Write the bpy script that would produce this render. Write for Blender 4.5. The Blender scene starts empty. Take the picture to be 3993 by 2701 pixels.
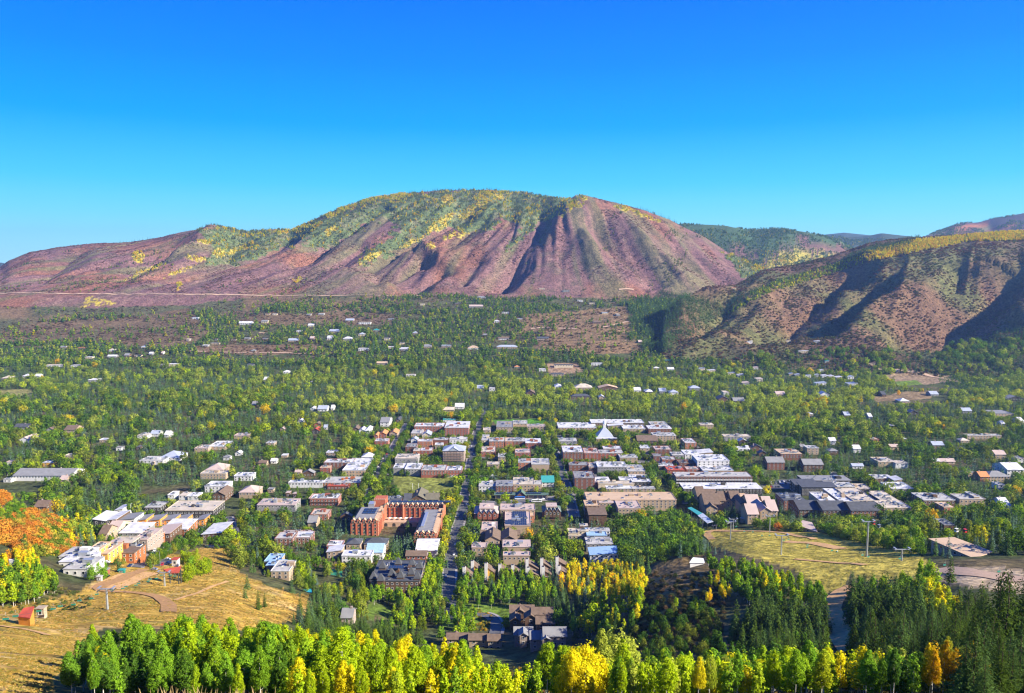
import bpy, math, random
import numpy as np
from mathutils import Vector
rng = np.random.default_rng(7); random.seed(7)
SC = bpy.context.scene
# ------------------------------------------------------------ camera, world, sun, exposure
CX, CY, F = 1996.5, 1350.5, 3000.0           # the photograph's centre and focal length, in its own pixels
H = 266.0                                    # eye height above the town
PITCH = math.atan((1350.5 - 1031) / F)
SP, CP = math.sin(PITCH), math.cos(PITCH)
cam = bpy.data.cameras.new("camera"); camo = bpy.data.objects.new("camera", cam)
SC.collection.objects.link(camo); SC.camera = camo
cam.sensor_width = 36; cam.lens = 36 * F / 3993; cam.clip_start = 1; cam.clip_end = 60000
camo.location = (0, 0, H); camo.rotation_euler = (math.pi / 2 - PITCH, 0, 0)
SUN_EL, SUN_AZ = math.radians(29), math.radians(110)      # azimuth clockwise from the view direction (+Y)
W = bpy.data.worlds.new("World"); SC.world = W; W.use_nodes = True
nt = W.node_tree; nt.nodes.clear()
sky = nt.nodes.new("ShaderNodeTexSky"); sky.sky_type = 'NISHITA'; sky.sun_disc = False
sky.sun_elevation = SUN_EL; sky.sun_rotation = SUN_AZ; sky.altitude = 2600; sky.air_density = 1.0; sky.dust_density = 0.0; sky.ozone_density = 3.0
gm = nt.nodes.new("ShaderNodeGamma"); gm.inputs[1].default_value = 1.0
hs = nt.nodes.new("ShaderNodeHueSaturation"); hs.inputs['Saturation'].default_value = 1.0
bg = nt.nodes.new("ShaderNodeBackground"); bg.inputs[1].default_value = 0.12
ow = nt.nodes.new("ShaderNodeOutputWorld")
SKYFIX = True
if SKYFIX:
    # deepen the sky towards the zenith the way the photograph's does: an even function of height, the same all the way round
    tc = nt.nodes.new("ShaderNodeTexCoord"); sx = nt.nodes.new("ShaderNodeSeparateXYZ"); nt.links.new(tc.outputs['Generated'], sx.inputs[0])
    rp = nt.nodes.new("ShaderNodeValToRGB"); nt.links.new(sx.outputs['Z'], rp.inputs[0])
    el = rp.color_ramp.elements
    SKY = [(0.0, (.26, .52, .58)), (.03, (.19, .49, .58)), (.06, (.11, .43, .58)), (.10, (.04, .345, .57)), (.17, (.0, .215, .56)), (.24, (0, .145, .56)), (.32, (0, .098, .54)), (.5, (0, .055, .40)), (1.0, (0, .025, .25))]
    el[0].position = SKY[0][0]; el[0].color = (*SKY[0][1], 1); el[1].position = SKY[-1][0]; el[1].color = (*SKY[-1][1], 1)
    for p, c in SKY[1:-1]:
        e = el.new(p); e.color = (*c, 1)
    sc_ = nt.nodes.new("ShaderNodeVectorMath"); sc_.operation = 'SCALE'; sc_.inputs['Scale'].default_value = 7.0
    nt.links.new(rp.outputs[0], sc_.inputs[0])
    mxs = nt.nodes.new("ShaderNodeMix"); mxs.data_type = 'RGBA'; mxs.inputs[0].default_value = 1.0
    nt.links.new(sky.outputs[0], mxs.inputs[6]); nt.links.new(sc_.outputs[0], mxs.inputs[7]); nt.links.new(mxs.outputs[2], bg.inputs[0])
else:
    nt.links.new(sky.outputs[0], bg.inputs[0])
nt.links.new(bg.outputs[0], ow.inputs[0])
sl = bpy.data.lights.new("sun", 'SUN'); sl.energy = 5.0; sl.angle = math.radians(0.53); sl.color = (1, .91, .75)
so = bpy.data.objects.new("sun", sl); SC.collection.objects.link(so)
SDIR = Vector((math.sin(SUN_AZ) * math.cos(SUN_EL), math.cos(SUN_AZ) * math.cos(SUN_EL), math.sin(SUN_EL)))
so.rotation_euler = SDIR.to_track_quat('Z', 'Y').to_euler(); so.location = (0, 0, 900)
vs = SC.view_settings; vs.view_transform = 'Standard'; vs.look = 'None'; vs.gamma = 1; vs.exposure = 1.3; vs.use_curve_mapping = False
cy = SC.cycles; cy.max_bounces = 5; cy.diffuse_bounces = 2; cy.glossy_bounces = 2; cy.transmission_bounces = 3; cy.transparent_max_bounces = 4; cy.volume_bounces = 0
cy.use_denoising = True; cy.caustics_reflective = False; cy.caustics_refractive = False; cy.filter_width = 1.2
SC.render.use_persistent_data = False

# ------------------------------------------------------------ pixel <-> place
def K(row):                                   # drop per metre forward of the ray through this row of the photograph
    v = (np.asarray(row, float) - CY) / F
    return (SP + v * CP) / (CP - v * SP)
def U(px, row):
    v = (np.asarray(row, float) - CY) / F
    return (np.asarray(px, float) - CX) / F / (CP - v * SP)
def project(X, Y, Z):
    d = Y * CP + (H - Z) * SP
    return CX + F * X / d, CY + F * ((H - Z) * CP - Y * SP) / d

# ------------------------------------------------------------ noise
def _h(ix, iy, s):
    n = (ix * 374761393 + iy * 668265263 + s * 974711) & 0xFFFFFFFF
    n = ((n ^ (n >> 13)) * 1274126177) & 0xFFFFFFFF
    return ((n ^ (n >> 16)) & 0xFFFF) / 65535.0
def vnoise(x, y, s=0):
    x = np.asarray(x, float); y = np.asarray(y, float)
    x0 = np.floor(x); y0 = np.floor(y); fx = x - x0; fy = y - y0
    fx = fx * fx * (3 - 2 * fx); fy = fy * fy * (3 - 2 * fy)
    i = x0.astype(np.int64); j = y0.astype(np.int64)
    return (_h(i, j, s) * (1 - fx) + _h(i + 1, j, s) * fx) * (1 - fy) + (_h(i, j + 1, s) * (1 - fx) + _h(i + 1, j + 1, s) * fx) * fy
def fbm(x, y, s=0, o=4, g=.5):
    a, t, m = 1.0, 0, 0
    for k in range(o):
        t = t + a * vnoise(x * 2 ** k + 17.3 * k, y * 2 ** k - 9.1 * k, s + k); m += a; a *= g
    return t / m

# ------------------------------------------------------------ the land: one height field on rays u = X/Y and distances Y
NU = 820
us = np.linspace(-.86, .86, NU)
Ys = np.concatenate([4 * 1.0235 ** np.arange(0, 216), np.arange(606, 1900, 8.), np.arange(1900, 4300, 9.5), np.linspace(4300, 11500, 60)])
NY = len(Ys)
COLS = [ # (preview px, [(Y, z) ...]) of the near slope
 (-500, [(4,262),(40,241),(100,212),(200,170),(350,122),(430,125),(520,120),(600,100),(680,70),(760,35),(850,10),(1000,0)]),
 (0,    [(4,262),(40,241),(100,207),(200,163),(350,103),(430,99),(520,95),(600,86),(680,55),(760,22),(850,4),(1000,0)]),
 (150,  [(4,262),(40,241),(100,206),(200,160),(350,101),(430,86),(520,68),(600,44),(700,20),(850,3),(1000,0)]),
 (300,  [(4,262),(40,241),(100,205),(200,158),(350,103),(450,75),(550,50),(620,33),(700,18),(800,7),(900,0)]),
 (500,  [(4,262),(40,241),(100,205),(200,158),(350,100),(450,70),(520,50),(600,28),(700,12),(800,3),(900,0)]),
 (700, [(4,262),(40,241),(100,205),(200,150),(350,80),(450,50),(520,31),(600,14),(735,3),(800,0)]),
 (900, [(4,262),(40,241),(105,203),(200,148),(300,93),(400,44),(470,24),(520,15),(600,7),(735,0)]),
 (1162, [(4,262),(40,241),(105,203),(200,148),(300,93),(400,44),(470,24),(520,15),(600,7),(735,0)]),
 (1350, [(4,262),(40,241),(105,203),(200,148),(300,96),(400,56),(450,46),(500,34),(560,14),(640,5),(735,0)]),
 (1520, [(4,262),(40,241),(105,203),(200,147),(300,104),(370,84),(430,78),(480,69),(520,50),(600,22),(700,6),(780,0)]),
 (1700, [(4,262),(40,241),(105,203),(200,149),(300,107),(370,91),(420,86),(480,77),(560,54),(640,33),(700,19),(800,3),(900,0)]),
 (1950, [(4,262),(40,241),(105,203),(200,151),(260,127),(320,112),(380,100),(420,96),(480,79),(560,56),(700,22),(850,3),(950,0)]),
 (2200, [(4,262),(40,241),(100,206),(180,166),(240,142),(300,128),(350,119),(400,107),(480,84),(560,60),(700,28),(850,8),(1000,0)]),
 (2450, [(4,262),(40,241),(100,207),(180,170),(240,147),(300,132),(350,121),(400,108),(500,82),(600,53),(750,22),(900,5),(1000,0)]),
 (2800, [(4,262),(40,244),(100,222),(180,196),(240,170),(330,138),(400,114),(500,86),(600,57),(750,24),(900,5),(1000,0)]),  # unseen rise added past the right edge to throw shade leftwards
]
FAR = [(1000,0),(1800,0),(1950,18),(2300,56),(2650,112),(2850,150),(3200,185),(5000,205),(16000,205)]
colz = []
for px, pts in COLS:
    pts = pts + [q for q in FAR if q[0] > pts[-1][0]]
    colz.append(np.interp(Ys, [p[0] for p in pts], [p[1] for p in pts]))
colz = np.array(colz); colu = np.array([(c[0] - 1162) / 1746 / .97 for c in COLS])
kern = np.hanning(9); kern /= kern.sum()
colz = np.array([np.convolve(np.pad(c, 4, mode='edge'), kern, 'valid') for c in colz])
Z = np.empty((NY, NU))
for i in range(NY):
    Z[i] = np.interp(us, colu, colz[:, i])
ku = np.hanning(31); ku /= ku.sum()
Z = np.array([np.convolve(np.pad(r, 15, mode='edge'), ku, 'valid') for r in Z])
UU, YY = np.meshgrid(us, Ys); XX = UU * YY
Z += (fbm(XX / 60, YY / 60, 3) - .5) * np.clip(YY / 80, 0, 3) * np.clip((900 - YY) / 300, 0.15, 1) * 1.2
bench = np.clip((YY - 1850) / 300, 0, 1)
Z += bench * (fbm(XX / 260, YY / 200, 5) - .45) * 30

def crest(pts):                                # skyline points -> row at each u
    p = np.array(pts, float); return np.interp(us, U(p[:, 0], p[:, 1]), p[:, 1])
def body(sky_pts, foot, crestY, zf, g=1.3, back=.4):
    r = crest(sky_pts)
    Yf = np.interp(us, [U(a, 1250) for a, b in foot], [b for a, b in foot])
    Yc = np.interp(us, [U(a, 900) for a, b in crestY], [b for a, b in crestY])
    zc = H - Yc * K(r)
    t = (YY - Yf) / (Yc - Yf)
    z = zf + (zc - zf) * (1 - (1 - np.clip(t, 0, 1)) ** g)
    z = np.where(t < 0, zf + (YY - Yf) * .5, z)
    return np.where(t > 1, zc - (YY - Yc) * back, z), t
SKY_A = [(-900,1110),(-300,1080),(0,1041),(34,1015),(115,983),(229,963),(355,949),(515,943),(619,926),(716,903),(842,882),(916,892),(962,903),(1071,892),(1134,898),(1214,860),(1331,809),(1446,772),(1572,754),(1703,743),(1904,739),(1972,746),(2047,750),(2133,766),(2224,776),(2282,769),(2328,772),(2419,794),(2505,817),(2608,855),(2662,883),(2748,923),(2834,981),(2920,1021),(2983,1049),(3060,1120),(3200,1200),(4700,1250)]
SKY_B = [(-900,1420),(2300,1420),(2500,1345),(2577,1290),(2591,1225),(2662,1148),(2777,1112),(2857,1084),(2930,1066),(3006,1046),(3110,1030),(3235,1000),(3321,972),(3380,950),(3464,935),(3556,926),(3750,915),(3893,906),(3993,903),(4300,880),(4900,860)]
SKY_C = [(-900,1110),(2200,1100),(2400,900),(2550,872),(2662,867),(2777,875),(2903,892),(3029,886),(3132,900),(3212,920),(3286,946),(3400,1000),(3600,1080),(4900,1200)]
SKY_F = [(-900,1110),(3000,1000),(3120,925),(3195,918),(3290,922),(3384,915),(3441,911),(3521,920),(3607,928),(3750,960),(4900,1000)]
SKY_D = [(-900,1060),(-60,1032),(0,1022),(20,1026),(60,1050),(2900,1010),(3100,935),(3195,915),(3292,905),(3389,915),(3560,950),(4900,1000)]
SKY_E = [(-900,1110),(3300,1040),(3500,970),(3601,928),(3664,900),(3727,872),(3807,863),(3893,846),(3993,825),(4150,812),(4900,810)]
bA, tA = body(SKY_A, [(-900,2650),(0,2700),(1500,2850),(3000,2850),(4900,2850)], [(-900,3700),(600,4000),(1300,4100),(2000,4100),(2282,3700),(2700,3600),(3060,3350),(4900,3300)], 150)
bB, tB = body(SKY_B, [(-900,2000),(2450,2100),(2577,1960),(3000,1900),(3993,1800),(4900,1700)], [(-900,2100),(2450,2150),(2600,2350),(3006,2800),(3321,2950),(4900,2950)], 14, 1.25)
bC, tC = body(SKY_C, [(-900,4300),(4900,4300)], [(-900,5200),(4900,5200)], 190)
bF, tF = body(SKY_F, [(-900,5600),(4900,5600)], [(-900,6800),(4900,6800)], 220)
bD, tD = body(SKY_D, [(-900,8200),(4900,8200)], [(-900,9600),(4900,9600)], 200)
bE, tE = body(SKY_E, [(-900,5000),(4900,5000)], [(-900,6200),(4900,6200)], 200)
bodies = np.array([Z, bA, bB, bC, bF, bD, bE])
BODY = np.argmax(bodies, axis=0)
Zb = bodies.max(axis=0)
# soften the crease where a mountain meets the valley floor
def sm(a, n):
    k = np.hanning(n); k /= k.sum(); h = n // 2
    return np.array([np.convolve(np.pad(c, h, mode='edge'), k, 'valid') for c in a.T]).T
zone = (YY > 1850) & (YY < 4200) & (tA < .9) & ~((tB > .85) & (tB < 1.3))
Zb = np.where(zone, sm(Zb, 9), Zb)

class Land:
    Z = Zb
def _ix(u, Y):
    a = np.clip((np.asarray(u) - us[0]) / (us[1] - us[0]), 0, NU - 1.001)
    b = np.clip(np.interp(Y, Ys, np.arange(NY)), 0, NY - 1.001)
    return a, b
def grid(A, X, Y):
    a, b = _ix(np.asarray(X) / np.maximum(Y, 1e-3), Y)
    i = a.astype(int); j = b.astype(int); fa = a - i; fb = b - j
    return (A[j, i] * (1 - fa) + A[j, i + 1] * fa) * (1 - fb) + (A[j + 1, i] * (1 - fa) + A[j + 1, i + 1] * fa) * fb
def ground(X, Y): return grid(Land.Z, X, Y)
Yt = np.interp(np.linspace(0, NY - 1, NY * 3), np.arange(NY), Ys)
def hit(px, row, h=0.0, ymin=20.):
    """where the ray through a pixel of the photograph meets the surface h metres above the land"""
    u, k = U(px, row), K(row)
    g = ground(u * Yt, Yt) + h; r = H - Yt * k
    s = (r > g) & (Yt > ymin)
    c = np.nonzero(s[:-1] & ~s[1:])[0]
    if len(c) == 0: return None
    i = c[0]; a = (r - g)[i]; b = (r - g)[i + 1]; t = a / (a - b)
    Y = Yt[i] + t * (Yt[i + 1] - Yt[i])
    return float(u * Y), float(Y), float(H - Y * k)

# ------------------------------------------------------------ spurs and gullies
def feature(pts, amp, wl, wr, p=1.25, sub=None):
    """raise (amp > 0) or cut (amp < 0) along a line; wl / wr: half widths to its left and right, metres"""
    P = [hit(a, b) for a, b in pts]; P = np.array([(q[0], q[1]) for q in P if q])
    if len(P) < 2: return
    m = (XX > P[:, 0].min() - 400) & (XX < P[:, 0].max() + 400) & (YY > P[:, 1].min() - 400) & (YY < P[:, 1].max() + 400)
    X, Y = XX[m], YY[m]; best = np.full(X.shape, 1e9); sd = np.zeros(X.shape); tt = np.zeros(X.shape); n = len(P) - 1
    for i in range(n):
        d = P[i + 1] - P[i]; L2 = (d ** 2).sum()
        t = np.clip(((X - P[i, 0]) * d[0] + (Y - P[i, 1]) * d[1]) / L2, 0, 1)
        qx, qy = X - P[i, 0] - t * d[0], Y - P[i, 1] - t * d[1]; dd = np.hypot(qx, qy)
        w = dd < best; best[w] = dd[w]; sd[w] = np.sign(qx)[w]; tt[w] = (i + t)[w] / n
    wob = 1 + .35 * (fbm(X / 90, Y / 90, 11) - .5)
    wd = np.where(sd < 0, wl, wr) * wob
    prof = np.clip(1 - best / wd, 0, 1) ** p
    tap = np.clip(tt / .12, 0, 1) * np.clip((1 - tt) / .12, 0, 1); tap = .25 + .75 * tap
    end = np.where((tt <= 0) | (tt >= 1), np.clip(1 - best / 60, 0, 1), 1)
    Land.Z[m] += amp * prof * tap * np.where((tt <= 0) | (tt >= 1), end, 1)
def m1(x, y): return (x / 1.746, 700 + y / 1.746)
def m2(x, y): return (1331 + x / 1.746, 700 + y / 1.746)
def m3(x, y): return (2662 + x / 1.746, 700 + y / 1.746)
inA = (BODY == 1); inB = (BODY == 2)
# fans of small gullies first
s1 = XX - np.interp(UU, [-.7, -.2, 0, .04, .09, .25], [.62, .5, .36, .1, -.16, -.42]) * (YY - 2850)
rid = 1 - np.abs(fbm(s1 / 150, YY / 1100, 21, 3) * 2 - 1) * 1.6
Land.Z += inA * np.clip((tA - .02) * 6, 0, 1) * np.clip((1.0 - tA) * 3, 0, 1) * (rid - .6) * 15
rid = 1 - np.abs(fbm(s1 / 48, YY / 420, 25, 2) * 2 - 1) * 1.5
Land.Z += inA * np.clip((tA - .02) * 6, 0, 1) * np.clip((1.0 - tA) * 3, 0, 1) * (rid - .6) * 9
s2 = XX - .62 * (YY - 1900)
rid = 1 - np.abs(fbm(s2 / 120, YY / 700, 31, 3) * 2 - 1) * 1.6
Land.Z += inB * np.clip(tB * 5, 0, 1) * np.clip((1.0 - tB) * 4, 0, 1) * (rid - .6) * 18
Land.Z += (inA | inB) * (fbm(XX / 26, YY / 26, 41, 3) - .5) * 5
Land.Z += (BODY >= 3) * (1 - np.abs(fbm((XX - .3 * YY) / 420, YY / 900, 51, 3) * 2 - 1) * 1.6 - .5) * 60 * np.clip((1 - np.abs(np.where(BODY == 3, tC, np.where(BODY == 6, tE, tF)) - .5) * 2) * 3, 0, 1)
FE = [
 ([m2(1480,230), m2(1380,310), m2(1260,440), m2(1170,590), m2(1090,680), m2(1010,745)], -76, 115, 92),
 ([m2(1660,125), m2(1500,225), m2(1490,270), m2(1330,430), m2(1260,560), m2(1120,690)], 48, 90, 220),
 ([m2(1560,200), m2(1600,360), m2(1720,460), m2(1900,590), m2(2110,740)], 42, 170, 130),
 ([m2(1700,250), m2(1780,380), m2(1920,500), m2(2060,610), m2(2150,735)], -48, 120, 120),
 ([m2(1800,220), m2(1960,330), m2(2120,470), m2(2280,640), m2(2400,720)], 30, 110, 130),
 ([m2(600,470), m2(500,520), m2(400,590), m2(250,690)], -90, 130, 100),
 ([m2(640,480), m2(520,560), m2(400,660), m2(300,760)], 30, 70, 90),
 ([m2(720,550), m2(620,620), m2(520,680), m2(440,765)], -62, 110, 85),
 ([m2(960,520), m2(880,600), m2(800,720)], -32, 90, 70),
 ([m2(930,150), m2(800,230), m2(690,290), m2(560,360), m2(380,450), m2(230,540), m2(120,600)], -58, 120, 100),
 ([m2(1000,230), m2(880,300), m2(760,390), m2(640,430)], -48, 110, 85),
 ([m2(350,180), m2(220,220), m2(60,330), m2(-150,470), m2(-330,600)], -62, 120, 95),
 ([m2(-40,260), m2(-150,360), m2(-290,470), m2(-370,600)], 30, 90, 90),
 ([m2(180,420), m2(60,500), m2(-60,600)], -35, 90, 80),
 ([m1(1990,380), m1(1800,470), m1(1600,530), m1(1400,590), m1(1100,700)], -60, 170, 120),
 ([m1(1650,380), m1(1560,460), m1(1520,520)], -60, 130, 100),
 ([m1(1300,420), m1(1080,530), m1(900,620), m1(700,690)], -42, 120, 100),
 ([m1(1470,330), m1(1350,430), m1(1300,480), m1(1160,560)], 34, 120, 120),
 ([m1(560,470), m1(420,560), m1(300,640), m1(200,720)], -40, 170, 140),
 ([m1(800,560), m1(650,600), m1(500,640)], -22, 110, 90),
 ([m2(1120,110), m2(1250,130), m2(1400,200), m2(1500,210)], -25, 120, 120),
 ([m3(-120,420), m3(60,560), m3(260,690), m3(400,740)], -30, 120, 110),
]
for pts, a, wl, wr in FE: feature(pts, a, wl, wr)
FB = [
 ([m3(1230,560), m3(1120,640), m3(960,700), m3(800,800), m3(660,930), m3(500,1070)], -105, 150, 100),
 ([m3(1400,640), m3(1290,720), m3(1150,810), m3(1020,910), m3(880,1040)], -85, 120, 78),
 ([m3(2324,590), m3(2150,680), m3(1960,790), m3(1780,900), m3(1640,1010), m3(1490,1120)], -125, 170, 115),
 ([m3(1900,560), m3(1880,650), m3(1850,740)], -45, 90, 70),
 ([m3(330,760), m3(200,850), m3(60,950), m3(-40,1050)], -70, 140, 100),
 ([m3(500,800), m3(380,900), m3(230,1010)], -28, 110, 80),
 ([m3(2324,900), m3(2100,980), m3(1900,1090)], -50, 120, 90),
 ([m3(1230,520), m3(1230,600), m3(1100,720), m3(950,850), m3(760,980)], 26, 70, 110),
]
for pts, a, wl, wr in FB: feature(pts, a, wl, wr)
# the knob beside the yellow aspens and a bank under the maintenance track
feature([(2560,2205),(2700,2185)], 6, 30, 30, 1)
# ------------------------------------------------------------ materials
def new_mat(name):
    m = bpy.data.materials.new(name); m.use_nodes = True; nt = m.node_tree
    return m, nt, nt.nodes['Principled BSDF']
def N(nt, t, **kw):
    n = nt.nodes.new(t)
    for k, v in kw.items(): setattr(n, k, v)
    return n
def plain(name, col, rough=.8, metal=0., var=.25, scale=.6, spec=.3, bump=0.):
    """a painted or natural surface with uneven colour and a little relief"""
    m, nt, b = new_mat(name)
    g = N(nt, 'ShaderNodeNewGeometry'); n1 = N(nt, 'ShaderNodeTexNoise'); n1.inputs['Scale'].default_value = scale; n1.inputs['Detail'].default_value = 5
    nt.links.new(g.outputs['Position'], n1.inputs['Vector'])
    mr = N(nt, 'ShaderNodeMapRange'); mr.inputs[1].default_value = .25; mr.inputs[2].default_value = .75; mr.inputs[3].default_value = 1 - var; mr.inputs[4].default_value = 1 + var * .6
    nt.links.new(n1.outputs[0], mr.inputs[0])
    mu = N(nt, 'ShaderNodeVectorMath', operation='SCALE'); mu.inputs[0].default_value = col[:3]; nt.links.new(mr.outputs[0], mu.inputs['Scale'])
    nt.links.new(mu.outputs[0], b.inputs['Base Color'])
    b.inputs['Roughness'].default_value = rough; b.inputs['Metallic'].default_value = metal; b.inputs['Specular IOR Level'].default_value = spec
    if bump:
        bp = N(nt, 'ShaderNodeBump'); bp.inputs['Distance'].default_value = bump; nt.links.new(n1.outputs[0], bp.inputs['Height']); nt.links.new(bp.outputs[0], b.inputs['Normal'])
    return m
MAT = {}
def mat(name, col=None, **kw):
    if name not in MAT: MAT[name] = plain(name, col, **kw)
    return MAT[name]

def leaf_material(name, trans=.35, obj_type='INSTANCER'):
    m = bpy.data.materials.new(name); m.use_nodes = True; nt = m.node_tree; nt.nodes.clear()
    a = N(nt, 'ShaderNodeAttribute', attribute_type=obj_type, attribute_name='tint')
    v = N(nt, 'ShaderNodeAttribute', attribute_type='GEOMETRY', attribute_name='lv')
    hs = N(nt, 'ShaderNodeHueSaturation'); nt.links.new(a.outputs['Color'], hs.inputs['Color'])
    mr = N(nt, 'ShaderNodeMapRange'); mr.inputs[3].default_value = .62; mr.inputs[4].default_value = 1.42; nt.links.new(v.outputs['Fac'], mr.inputs[0]); nt.links.new(mr.outputs[0], hs.inputs['Value'])
    mh = N(nt, 'ShaderNodeMapRange'); mh.inputs[3].default_value = .515; mh.inputs[4].default_value = .485; nt.links.new(v.outputs['Fac'], mh.inputs[0]); nt.links.new(mh.outputs[0], hs.inputs['Hue'])
    d = N(nt, 'ShaderNodeBsdfDiffuse'); t = N(nt, 'ShaderNodeBsdfTranslucent'); mx = N(nt, 'ShaderNodeMixShader'); mx.inputs[0].default_value = trans
    nt.links.new(hs.outputs[0], d.inputs[0]); nt.links.new(hs.outputs[0], t.inputs[0]); nt.links.new(d.outputs[0], mx.inputs[1]); nt.links.new(t.outputs[0], mx.inputs[2])
    o = N(nt, 'ShaderNodeOutputMaterial'); nt.links.new(mx.outputs[0], o.inputs[0])
    return m
LEAF = leaf_material('leaves', .35); NEEDLE = leaf_material('needles', .1)
BARK_W = plain('pale_bark', (.62, .60, .52), var=.5, scale=3); BARK_D = plain('dark_bark', (.09, .06, .04), var=.4, scale=3)

# ------------------------------------------------------------ what grows where (areas drawn round real places on the land)
def inpoly(px, py, poly):
    poly = np.asarray(poly, float); r = np.zeros(np.shape(px), bool); n = len(poly); j = n - 1
    for i in range(n):
        xi, yi = poly[i]; xj, yj = poly[j]
        if yi != yj:
            c = ((yi > py) != (yj > py)) & (px < (xj - xi) * (py - yi) / (yj - yi) + xi); r ^= c
        j = i
    return r
def preview(pts): return [(a * 1.7182, b * 1.7182) for a, b in pts]
GPX, GPY = project(XX, YY, Land.Z)
VEG_GREEN = [
 [(1331,830),(1446,772),(1700,740),(1950,735),(2230,770),(2290,765),(2200,815),(2120,850),(2050,900),(2010,860),(1960,855),(1890,900),(1800,905),(1740,875),(1660,925),(1580,960),(1480,1010),(1380,1040),(1480,950),(1560,880),(1500,850),(1430,880),(1331,940),(1240,980),(1180,960),(1250,890)],
 [(770,895),(850,880),(960,895),(1071,885),(1134,890),(1214,855),(1331,800),(1331,870),(1200,930),(1100,970),(1000,1010),(880,1035),(800,1040),(830,990),(810,940)],
 [(2200,800),(2050,920),(1985,1000),(1985,950),(2080,850)],
 [(2662,860),(2777,870),(2903,885),(3029,880),(3132,895),(3230,925),(3286,950),(3200,950),(3100,900),(3060,980),(2990,1010),(2900,960),(2800,930),(2662,880)],
 [(2820,985),(3000,1040),(3260,980),(3340,1010),(3050,1070),(2960,1075),(2900,1090)]]
VEG_YELLOW = [(1530,762,60,13,0),(1440,780,40,10,-15),(1905,772,52,20,-10),(1930,752,60,7,0),(1745,778,20,18,0),(1850,822,55,20,-30),(1720,870,62,14,-35),(1780,918,52,9,-10),(1610,940,50,7,-25),(1440,1008,50,9,-30),
 (2270,785,30,10,-40),(2220,812,40,12,-45),(2145,838,30,10,-40),(2440,815,50,8,18),(2520,845,50,7,18),(1290,900,25,12,-30),(920,975,70,8,-22),(855,985,22,16,0),(770,1010,40,9,10),(800,940,30,6,0),(1090,905,30,6,0),(700,1060,60,4,-22),
 (560,1060,80,4,-20),(540,1000,20,20,0),(700,1110,20,8,-60),(3140,1008,110,24,-3),(3060,1030,80,14,0),(3000,1040,50,12,0),(1335,820,60,8,-22),(1150,890,40,7,-10),(380,1180,60,10,0),(320,1190,50,12,-40),(1680,955,20,6,0),(1160,1090,20,10,0)]
def ell(px, py, e):
    a = math.radians(e[4]); dx = px - e[0]; dy = py - e[1]
    return ((dx * math.cos(a) + dy * math.sin(a)) / e[2]) ** 2 + ((-dx * math.sin(a) + dy * math.cos(a)) / e[3]) ** 2
def veg(px, py):
    n = fbm(px / 26, py / 14, 61, 3) - .5
    jx, jy = px + n * 60, py + n * 40
    g = np.zeros(np.shape(px), bool)
    for p in VEG_GREEN: g |= inpoly(jx, jy, p)
    y = np.zeros(np.shape(px), bool)
    for e in VEG_YELLOW: y |= ell(px + n * 24, py + n * 14, e) < 1.3
    y &= fbm(px / 9, py / 5, 67, 2) > .43
    return g, y
vg, vy = veg(GPX, GPY)
# open ground: (polygon in photo pixels, colour)
GOLD, DRYG, LAWN, DIRT, BRN = (.48, .30, .055), (.50, .40, .07), (.13, .20, .03), (.42, .28, .17), (.22, .15, .06)
PARK = [(1530,1852),(1765,1850),(1775,1905),(1700,1930),(1560,1932),(1545,1895)]
FIELD2 = [(1920,1637),(2130,1631),(2140,1653),(1990,1664),(1940,1658)]
OPEN = [
 (preview([(-300,1380),(60,1370),(180,1345),(240,1290),(300,1262),(430,1255),(500,1225),(545,1300),(640,1345),(700,1350),(690,1402),(560,1430),(400,1425),(230,1425),(190,1470),(120,1540),(130,1600),(-300,1600)]), GOLD),
 (preview([(560,1340),(640,1335),(730,1385),(700,1400),(600,1400)]), GOLD),
 (preview([(1590,1200),(1700,1198),(1850,1205),(1990,1240),(2080,1255),(2130,1290),(2130,1330),(2000,1320),(1930,1300),(1900,1355),(1870,1340),(1800,1290),(1690,1260),(1620,1240)]), DRYG),
 (preview([(2110,1290),(2220,1285),(2324,1290),(2324,1345),(2220,1335),(2100,1315)]), (.42,.32,.2)),
 (preview([(1460,1300),(1520,1270),(1600,1262),(1650,1290),(1600,1340),(1500,1340)]), BRN),
 (preview([(1200,1540),(1280,1520),(1300,1600),(1190,1600)]), DRYG),
 (PARK, (.21, .23, .05)), (FIELD2, (.09,.24,.02)),
 (preview([(1985,900),(2060,888),(2120,890),(2110,905),(1985,912)]), (.24,.17,.09)),
 (preview([(2000,850),(2080,846),(2160,852),(2180,864),(2100,872),(2010,866)]), (.28,.20,.12)),
 (preview([(2030,866),(2080,862),(2095,872),(2040,876)]), LAWN),
 (preview([(1190,715),(1300,705),(1420,695),(1450,735),(1440,770),(1460,800),(1340,805),(1210,790),(1240,745),(1190,760)]), (.23,.15,.075)),
 (preview([(1235,825),(1310,822),(1325,845),(1250,855)]), (.30,.20,.12)),
 (preview([(385,705),(430,700),(480,760),(440,780),(380,790),(200,775),(0,780),(0,745),(200,735)]), (.16,.11,.06)),
 (preview([(440,785),(720,780),(740,792),(600,806),(440,800)]), (.20,.13,.07)),
 (preview([(480,710),(560,705),(700,715),(760,705),(880,712),(890,735),(700,740),(560,735)]), (.16,.11,.06)),
 (preview([(160,1105),(190,1102),(200,1112),(165,1116)]), LAWN),
 (preview([(800,1375),(880,1372),(900,1400),(820,1400)]), LAWN),
 (preview([(1060,1370),(1160,1368),(1230,1400),(1090,1425),(1000,1420)]), (.14,.22,.03)),
 (preview([(0,885),(60,882),(90,890),(60,902),(0,905)]), (.26,.24,.08)),
]
def mixc(a, b, t): return a * (1 - t[..., None]) + b * t[..., None]
def A3(c): return np.array(c, float)
n1 = fbm(XX / 40, YY / 40, 71, 4); n2 = fbm(XX / 220, YY / 220, 73, 3); n3 = fbm(s1 / 70, YY / 500, 75, 3)
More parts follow.
